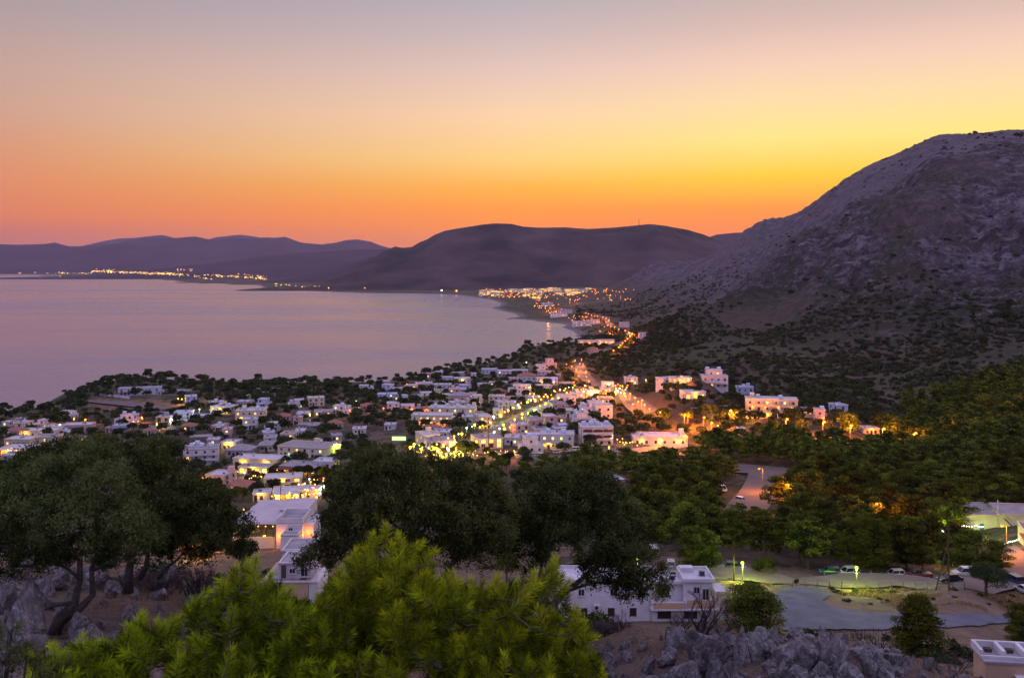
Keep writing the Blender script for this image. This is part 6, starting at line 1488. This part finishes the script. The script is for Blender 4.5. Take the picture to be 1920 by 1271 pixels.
for px, py, s, lb in ((1332, 1262, .95, 'largest flat faced grey boulder at the bottom of the outcrop'), (1262, 1222, .62, 'smooth dark boulder under the dead shrub'), (1480, 1245, .7, 'upright split boulder in the middle of the outcrop'), (1560, 1252, .72, 'leaning wedge shaped boulder right of the split one'), (1410, 1238, .6, 'pale topped boulder left of the split one')):
    x, y, z = G(px, py, 18); rock(x, y, s, lb, None, .35)
n_ = 0
for k in range(4000):
    y = KR.uniform(20, 37); px = KR.uniform(-120, 560); x = (px - CX) / F * y
    s = KR.uniform(.15, .6)
    if (px > 260 and KR.random() < .6) or not TR_.ok(x, y, s * .9 + .35): continue
    rock(x, y, s, 'pale limestone rock on the ground under the left olive tree', 'rocks under the left olive tree', .15); n_ += 1
    if n_ > 88: break
for px, py, s, lb in ((22, 1140, .75, 'white lichened rock at the left edge'), (118, 1104, .55, 'tall grey rock left of the olive trunk'), (50, 1210, .9, 'dark smooth boulder in the bottom left'), (70, 1142, .4, 'flat pale rock beside the white one')):
    x, y, z = G(px, py, 15); rock(x, y, s, lb, None, .35)
# ---------------------------------------------------------------- near olive trees
def sub_clumps(lobes, n, rr, seed, fill=.35):
    """small sprig clumps spread over the faces of big lobes"""
    g = np.random.default_rng(seed); L = np.array(lobes, float); wt = (L[:, 3] * L[:, 5]); ci = g.choice(len(L), n, p=wt / wt.sum()); c = L[ci]
    d = g.normal(size=(n, 3)); d[:, 2] += .35; d /= np.linalg.norm(d, axis=1)[:, None]; r = 1 - fill * g.random(n) ** 1.5
    P = c[:, :3] + d * c[:, 3:6] * r[:, None]; s = rr * g.uniform(.6, 1.4, n)
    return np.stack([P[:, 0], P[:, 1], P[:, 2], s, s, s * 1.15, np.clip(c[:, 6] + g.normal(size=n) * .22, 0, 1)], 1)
def olive(name, base, Y, lobes, stems, label, n, seed, mt, leaf=.032, nsub=420, rr=.24, cat='tree', bark='obark'):
    bx, by, bz = base; r = empty(name, base); tag(r, label, cat); k = Y / F; LB = []
    for px, py, dy, rx, ry, tone in lobes:
        x, y, z = Wp(px, py, Y + dy); LB.append((x - bx, y - by, z - bz, rx * k, (rx + ry) * .5 * k, ry * k, tone))
    g = random.Random(seed); sc = sub_clumps(LB, nsub, rr, seed)
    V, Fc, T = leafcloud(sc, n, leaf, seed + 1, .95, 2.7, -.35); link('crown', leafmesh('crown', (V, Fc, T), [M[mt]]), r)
    b = MB()
    for st in stems:
        P = []; Rr = []
        for px, py, dy, rad in st: x, y, z = Wp(px, py, Y + dy); P.append((x - bx, y - by, z - bz)); Rr.append(rad * .62)
        b.tube(P, Rr, 0, 9)
    ends = [Vector(b.v[-5])]; tips = [Wp(*st[-1][:2], Y + st[-1][2]) for st in stems]
    for lb_ in LB:
        tp = min(tips, key=lambda q: (q[0] - bx - lb_[0]) ** 2 + (q[2] - bz - lb_[2]) ** 2); a = Vector((tp[0] - bx, tp[1] - by, tp[2] - bz)); e = Vector(lb_[:3]); m_ = a.lerp(e, .5) + Vector((g.uniform(-.2, .2), g.uniform(-.2, .2), -.15)); b.tube([a, m_, e], [.07, .05, .02], 0, 6)
        for q in range(4): e2 = e + Vector((g.uniform(-1, 1) * lb_[3], g.uniform(-1, 1) * lb_[4], g.uniform(-.6, 1) * lb_[5])) * .8; b.tube([m_.lerp(e, .5), m_.lerp(e2, .7) + Vector((0, 0, .1)), e2], [.03, .018, .008], 0, 4)
    b.build('trunk', M[bark], r, smooth=True); return r
def gbase(px, py, ymin): x, y, z = G(px, py, ymin); return (x, y, z)
bA = Wp(106, 1182, 23.5); YA = 23.5
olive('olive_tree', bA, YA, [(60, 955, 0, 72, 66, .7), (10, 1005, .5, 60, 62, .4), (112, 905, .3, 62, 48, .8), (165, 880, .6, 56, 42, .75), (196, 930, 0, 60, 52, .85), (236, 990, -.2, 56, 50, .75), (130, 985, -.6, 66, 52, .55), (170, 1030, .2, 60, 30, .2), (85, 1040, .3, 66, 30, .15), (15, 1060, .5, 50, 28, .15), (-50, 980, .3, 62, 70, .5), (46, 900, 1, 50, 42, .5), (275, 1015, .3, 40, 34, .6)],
      [[(100, 1195, 0, .3), (112, 1160, 0, .25), (140, 1130, .1, .17), (150, 1085, .1, .13), (150, 1035, 0, .1)], [(112, 1165, .1, .2), (150, 1140, .1, .17), (174, 1115, .2, .13), (172, 1065, .2, .1), (185, 1030, .2, .07)], [(140, 1128, .1, .1), (100, 1135, -.2, .07), (60, 1150, -.3, .05), (48, 1165, -.3, .03)], [(152, 1085, 0, .08), (120, 1062, 0, .06), (80, 1040, 0, .05)], [(174, 1070, .2, .07), (215, 1052, .1, .05), (245, 1040, 0, .04)]],
      'grey green olive tree with a curved trunk filling the left of the view', 110000, 5, 'olive', .032, 720, .23)
YB = 29
bB = Wp(246, 1100, YB)
olive('olive_tree', bB, YB, [(250, 870, 0, 66, 40, .35), (300, 905, 0, 60, 48, .25), (340, 950, 0, 62, 52, .2), (290, 975, -.3, 60, 48, .3), (385, 985, 0, 56, 44, .3), (430, 1000, .3, 42, 36, .35), (350, 1020, .2, 66, 30, .1), (250, 1030, .4, 60, 26, .1), (300, 850, .6, 40, 24, .4), (200, 850, .6, 60, 26, .35), (130, 850, 1, 56, 26, .3), (60, 868, 1, 40, 28, .2), (400, 950, .4, 40, 34, .3)],
      [[(240, 1110, 0, .3), (242, 1075, 0, .22), (246, 1040, 0, .16), (262, 1000, 0, .1)], [(262, 1085, 0, .16), (275, 1060, 0, .14), (278, 1030, 0, .1)], [(296, 1085, 0, .1), (310, 1066, 0, .08), (330, 1050, 0, .07), (350, 1030, 0, .05)]],
      'dark olive tree spreading behind the left one down to the town', 80000, 15, 'olived', .04, 500, .27)
YC = 27
bC = (*Wp(800, 1200, YC)[:2], 0); bC = (bC[0], bC[1], h1(bC[0], bC[1]))
olive('olive_tree', bC, YC, [(720, 900, 0, 74, 50, .35), (790, 895, .2, 66, 44, .4), (850, 910, 0, 62, 46, .35), (660, 940, 0, 60, 52, .25), (640, 1000, 0, 56, 46, .2), (720, 970, -.5, 76, 56, .4), (800, 970, -.5, 76, 56, .35), (870, 975, 0, 66, 56, .3), (925, 980, .2, 48, 56, .5), (905, 1035, .2, 50, 34, .35), (820, 1035, 0, 76, 34, .15), (740, 1035, 0, 72, 34, .15), (600, 1045, .3, 44, 24, .15), (690, 880, .6, 48, 30, .4), (905, 930, .4, 46, 42, .4)],
      [[(800, 1215, 0, .3), (795, 1130, 0, .24), (790, 1060, 0, .17), (780, 1000, 0, .1)], [(795, 1130, 0, .2), (840, 1070, 0, .14), (880, 1010, 0, .08)], [(792, 1110, 0, .18), (730, 1060, 0, .12), (670, 1010, 0, .07)]],
      'large dark olive tree in the middle of the view', 100000, 25, 'olived', .04, 620, .27)
YD = 29
bD = (*Wp(1010, 1190, YD)[:2], 0); bD = (bD[0], bD[1], h1(bD[0], bD[1]))
olive('olive_tree', bD, YD, [(1000, 935, 0, 50, 42, .3), (1050, 915, 0, 56, 38, .35), (1110, 935, 0, 60, 40, .3), (1160, 965, 0, 50, 40, .4), (1060, 970, -.4, 70, 44, .2), (1010, 1000, 0, 56, 48, .15), (1110, 1010, -.3, 66, 38, .3), (1165, 1040, -.3, 54, 36, .4), (1210, 1070, -.3, 42, 36, .45), (1140, 1070, -.2, 60, 34, .2), (1185, 1100, -.2, 42, 24, .2), (985, 1040, 0, 44, 34, .1), (1225, 1095, -.3, 26, 22, .3)],
      [[(1008, 1200, 0, .26), (1030, 1140, 0, .2), (1062, 1108, 0, .16), (1095, 1082, 0, .12), (1120, 1060, 0, .08)], [(1062, 1108, 0, .09), (1110, 1092, -.1, .07), (1160, 1090, -.1, .05), (1200, 1098, -.1, .03)], [(1030, 1140, 0, .14), (1012, 1080, 0, .1), (1020, 1030, 0, .07)]],
      'dark olive tree with a bare slanting limb left of the white villa', 80000, 35, 'olived', .04, 500, .26)
# ---------------------------------------------------------------- bare and dry shrubs
M['twig'] = mat('dead_twigs', (0.06, .045, .045), .9, noise=.4, nscale=8)
def dead(px, py, H, seed, label, ymin=18, spread=.5, Y=None):
    if Y: x, y, _ = Wp(px, py, Y); z = h1(x, y)
    else: x, y, z = G(px, py, ymin)
    q = random.Random(seed); b = MB()
    def grow(p, d, L, rad, lv):
        m_ = p + d * L * .5 + Vector((q.uniform(-.1, .1), q.uniform(-.1, .1), q.uniform(-.05, .05))) * L; e = p + d * L + Vector((q.uniform(-.12, .12), q.uniform(-.1, .1), 0)) * L
        b.tube([p, m_, e], [rad, rad * .8, rad * .6], 0, 5 if lv < 2 else 3, False)
        if lv < 5:
            for i in range(q.choice([2, 2, 3])):
                d2 = (d + Vector((q.uniform(-1, 1), q.uniform(-1, 1), q.uniform(-.35, .75))) * spread * 1.3).normalized(); grow(e if i else m_.lerp(e, .7), d2, L * q.uniform(.6, .82), rad * .6, lv + 1)
    for i in range(3): grow(Vector((q.uniform(-.1, .1), q.uniform(-.1, .1), -.1)), Vector((q.uniform(-.5, .5), q.uniform(-.3, .3), 1)).normalized(), H * .3, .035 * H, 0)
    tag(b.build('dead_shrub', M['twig'], None, (x, y, z)), label, 'dead shrub')
for a in ((1322, 1205, 2.1, 1, 'tall twisted dead shrub in front of the white villa'), (1282, 1200, 1.1, 2, 'low dead shrub left of the twisted one'), (1350, 1200, 1.2, 3, 'dead shrub against the dark corner pine'), (1300, 1205, 1.3, 9, 'dead shrub leaning under the tan balcony')): dead(*a, ymin=22)
for px, py, H, s_, lb in ((1598, 1200, 4.6, 4, 'bare shrub standing before the blue grey ground, left one'), (1612, 1203, 4.8, 5, 'bare shrub standing before the blue grey ground, right one'), (1575, 1200, 3.0, 6, 'low bare shrub at the edge of the blue grey ground')): dead(px, py, H, s_, lb, 60, .45, 112)
for i, (px, py) in enumerate(((1800, 1262), (1835, 1268), (1868, 1272), (1780, 1250), (1650, 1222), (1100, 1180), (1135, 1175), (1160, 1185), (1120, 1200))): dead(px, py, .9, 40 + i, 'tangle of dry twigs ' + ('in front of the corner house' if px > 1700 else ('left of the boulders' if px < 1300 else 'over the outcrop')) + (', leftmost' if i in (3, 5) else ', further right' if i in (2, 7) else ', middle' if i in (0, 6) else ', next one'), 18)
M['mauvetwig'] = foliage('mauve_dry_leaves', (.05, .038, .04), (.13, .10, .10), .1, .1)
for px, py, dy, rx, ry, lb, sd in ((230, 1100, 32, 50, 32, 'grey brown dry bush right of the olive trunk', 51), (300, 1095, 33, 44, 30, 'grey brown dry bush, middle one', 52), (365, 1085, 31, 46, 32, 'grey brown dry bush, right one', 53), (1150, 1180, 33, 40, 16, 'dry bush at the foot of the white villa', 54), (1340, 1195, 34, 44, 16, 'dry bush under the corner pine', 55)):
    k = dy / F; x, y, z = Wp(px, py, dy); gz = h1(x, y); r = empty('dry_bush', (x, y, gz)); tag(r, lb, 'bush'); zc = max(.25, z - gz)
    sc = sub_clumps([(0, 0, zc, rx * k, rx * k * .8, ry * k, .4), (rx * k * .5, .1, zc * .8, rx * k * .6, rx * k * .5, ry * k * .7, .5), (-rx * k * .5, -.1, zc * .8, rx * k * .6, rx * k * .5, ry * k * .7, .3)], 150, .13, sd, .8)
    link('crown', leafmesh('crown', leafcloud(sc, 16000, .012, sd, .95, 3.5, -.3), [M['mauvetwig']]), r)
    b = MB(); q = random.Random(sd); [b.tube([(0, 0, -.1), (q.uniform(-.4, .4) * rx * k, q.uniform(-.3, .3), zc * .6), (q.uniform(-1, 1) * rx * k, q.uniform(-.4, .4), zc + q.uniform(-.1, .7) * ry * k)], [.03, .02, .008], 0, 4) for _ in range(22)]; b.build('stem', M['twig'], r)
# ---------------------------------------------------------------- near pines with long needles
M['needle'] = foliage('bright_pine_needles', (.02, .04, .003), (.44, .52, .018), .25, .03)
M['cone'] = mat('pine_cone', (.05, .032, .025), .8, noise=.5, nscale=30)
def near_pine(base, env, ntuft, seed, label, Y0, Y1, cones):
    """shoots with long needles all round; env = outline of the crown's top (columns/rows), crown falls away below it"""
    bx, by, bz = base; r = empty('pine_tree', base); tag(r, label, 'tree'); g = np.random.default_rng(seed); q = random.Random(seed); b = MB()
    ex = [e[0] for e in env]; ey = [e[1] for e in env]; T = []; x0, x1 = ex[0], ex[-1]; tries = 0
    for (ex_, ey_) in env: T.append((ex_, ey_ + 22, (Y0 + Y1) / 2 + q.uniform(-.5, .5), 1.0))
    while len(T) < ntuft and tries < 60000:
        tries += 1; px = q.uniform(x0, x1); top = np.interp(px, ex, ey); py = top + 28 + (1345 - top) * q.random() ** 1.2; dep = (py - top) / 300
        Y = Y0 + (Y1 - Y0) * q.random() - dep * .8
        if any(abs(px - a[0]) < 13 and abs(py - a[1]) < 15 and abs(Y - a[2]) < .3 for a in T): continue
        if dep > .08 and float(fbm(np.array([px / 55.]), np.array([py / 45.]), 2, seed)[0]) < .37: continue
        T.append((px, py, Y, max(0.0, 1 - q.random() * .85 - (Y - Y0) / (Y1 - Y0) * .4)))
    # grow the twigs: every shoot joins the nearest part of the tree that lies nearer the foot
    a0 = Vector((bx, by, bz)); foot = Vector((bx, by, bz)); nodes = [(foot, foot)]; T.sort(key=lambda a: (Vector(Wp(a[0], a[1], a[2])) - foot).length)
    c0 = Vector(Wp(sum(a[0] for a in T) / len(T), 1270, (Y0 + Y1) / 2)); nodes += [(foot.lerp(c0, .5), foot), (c0, foot)]; b.tube([foot - a0, foot.lerp(c0, .5) - a0, c0 - a0], [.1, .08, .06], 0, 8)
    V, Fc, TN, off = [], [], [], 0; nn = 150
    for px, py, Y, tone in T:
        p = Vector(Wp(px, py, Y)); m_, par = min(nodes, key=lambda v: (v[0] - p).length + .25 * (v[0] - foot).length); d = (p - m_); dl = d.length; d = (d.normalized() if dl > .01 else Vector((0, 0, 1))) * .55 + Vector((q.uniform(-.75, .75), q.uniform(-.75, .75), .5)); d.normalize()
        st = p - d * .16; b.tube([m_ - a0, m_.lerp(st, .6) - a0 - Vector((0, 0, .04)), st - a0, p + d * .06 - a0], [min(.035, .008 + .012 * dl), .011, .007, .004], 0, 4, False); nodes.append((st, m_))
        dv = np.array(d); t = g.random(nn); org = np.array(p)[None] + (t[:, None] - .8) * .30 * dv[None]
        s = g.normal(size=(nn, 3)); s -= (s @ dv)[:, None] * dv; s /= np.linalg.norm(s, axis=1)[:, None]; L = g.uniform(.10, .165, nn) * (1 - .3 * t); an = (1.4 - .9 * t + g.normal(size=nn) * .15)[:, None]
        dr = dv[None] * np.cos(an) + s * np.sin(an); tip = org + dr * L[:, None]; sd = np.cross(dr, g.normal(size=(nn, 3))); sd /= np.linalg.norm(sd, axis=1)[:, None] + 1e-9; sd *= .0031
        md = org + dr * L[:, None] * .6; md[:, 2] -= .004
        V.append(np.stack([org - sd, org + sd, md + sd * .9, tip], 1).reshape(-1, 3) - np.array([bx, by, bz])); Fc.append(np.arange(nn * 4).reshape(-1, 4) + off); off += nn * 4
        TN.append(np.repeat(np.clip(tone * (.25 + .8 * t) + g.normal(size=nn) * .1, 0, 1), 4))  # gap shade and highlights put into tone: inner needles darker, tips lighter
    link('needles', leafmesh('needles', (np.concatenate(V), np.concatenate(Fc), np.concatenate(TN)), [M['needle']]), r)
    b.build('trunk', M['bark'], r, smooth=True)
    cm = MB(); [cm.tube([(0, 0, .005 + .008 * i), (0, 0, .013 + .008 * i)], [.024 - abs(i - 2.5) * .004, .02 - abs(i - 2.5) * .004], 0, 8) for i in range(7)]; cme = cm.mesh('pine_cone', [M['cone']])
    for i in range(cones):
        px, py, Y, _ = q.choice(T[len(env):]); o = link('pine_cone', cme, r, tuple(Vector(Wp(px + 9, py + 14, Y - .1)) - a0)); o.scale = (1.5,) * 3; o.rotation_euler = (q.uniform(1, 2.2), 0, q.uniform(0, 6))
def gb(px, Y): x = (px - CX) / F * Y; return (x, Y, h1(x, Y))
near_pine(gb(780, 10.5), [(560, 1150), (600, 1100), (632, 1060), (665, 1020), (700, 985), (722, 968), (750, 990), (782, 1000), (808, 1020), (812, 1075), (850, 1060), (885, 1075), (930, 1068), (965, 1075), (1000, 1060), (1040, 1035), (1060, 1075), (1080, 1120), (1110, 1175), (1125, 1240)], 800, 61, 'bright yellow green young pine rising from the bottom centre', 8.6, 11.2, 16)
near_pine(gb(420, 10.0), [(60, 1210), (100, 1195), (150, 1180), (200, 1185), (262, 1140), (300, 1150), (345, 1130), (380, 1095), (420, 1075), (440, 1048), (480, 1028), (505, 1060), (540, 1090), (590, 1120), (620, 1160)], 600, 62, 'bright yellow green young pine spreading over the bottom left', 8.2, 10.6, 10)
# leafy shrub in the bottom left corner
x, y, z = gb(-10, 7.5); r = empty('olive_bush', (x, y, z)); tag(r, 'small grey leaved olive bush in the bottom left corner', 'bush'); k = 7.5 / F
LB = []
for px, py, rx, ry, tn in ((10, 1200, 40, 36, .8), (50, 1240, 46, 36, .6), (-30, 1220, 50, 50, .6), (90, 1265, 40, 26, .5), (0, 1280, 90, 36, .3)): a = Wp(px, py, 7.5); LB.append((a[0] - x, a[1] - y, a[2] - z, rx * k, rx * k, ry * k, tn))
link('crown', leafmesh('crown', leafcloud(sub_clumps(LB, 90, .055, 71, .7), 4200, .011, 72, .95, 3.6, -.6), [M['olive']]), r)
b = MB(); q = random.Random(5); [b.tube([(0, 0, -.1), (l[0] * .6, l[1] * .6, l[2] * .6), (l[0] + q.uniform(-.1, .1), l[1], l[2] + q.uniform(0, .1))], [.02, .012, .004], 0, 5) for l in LB for _ in range(4)]; b.build('stem', M['obark'], r)
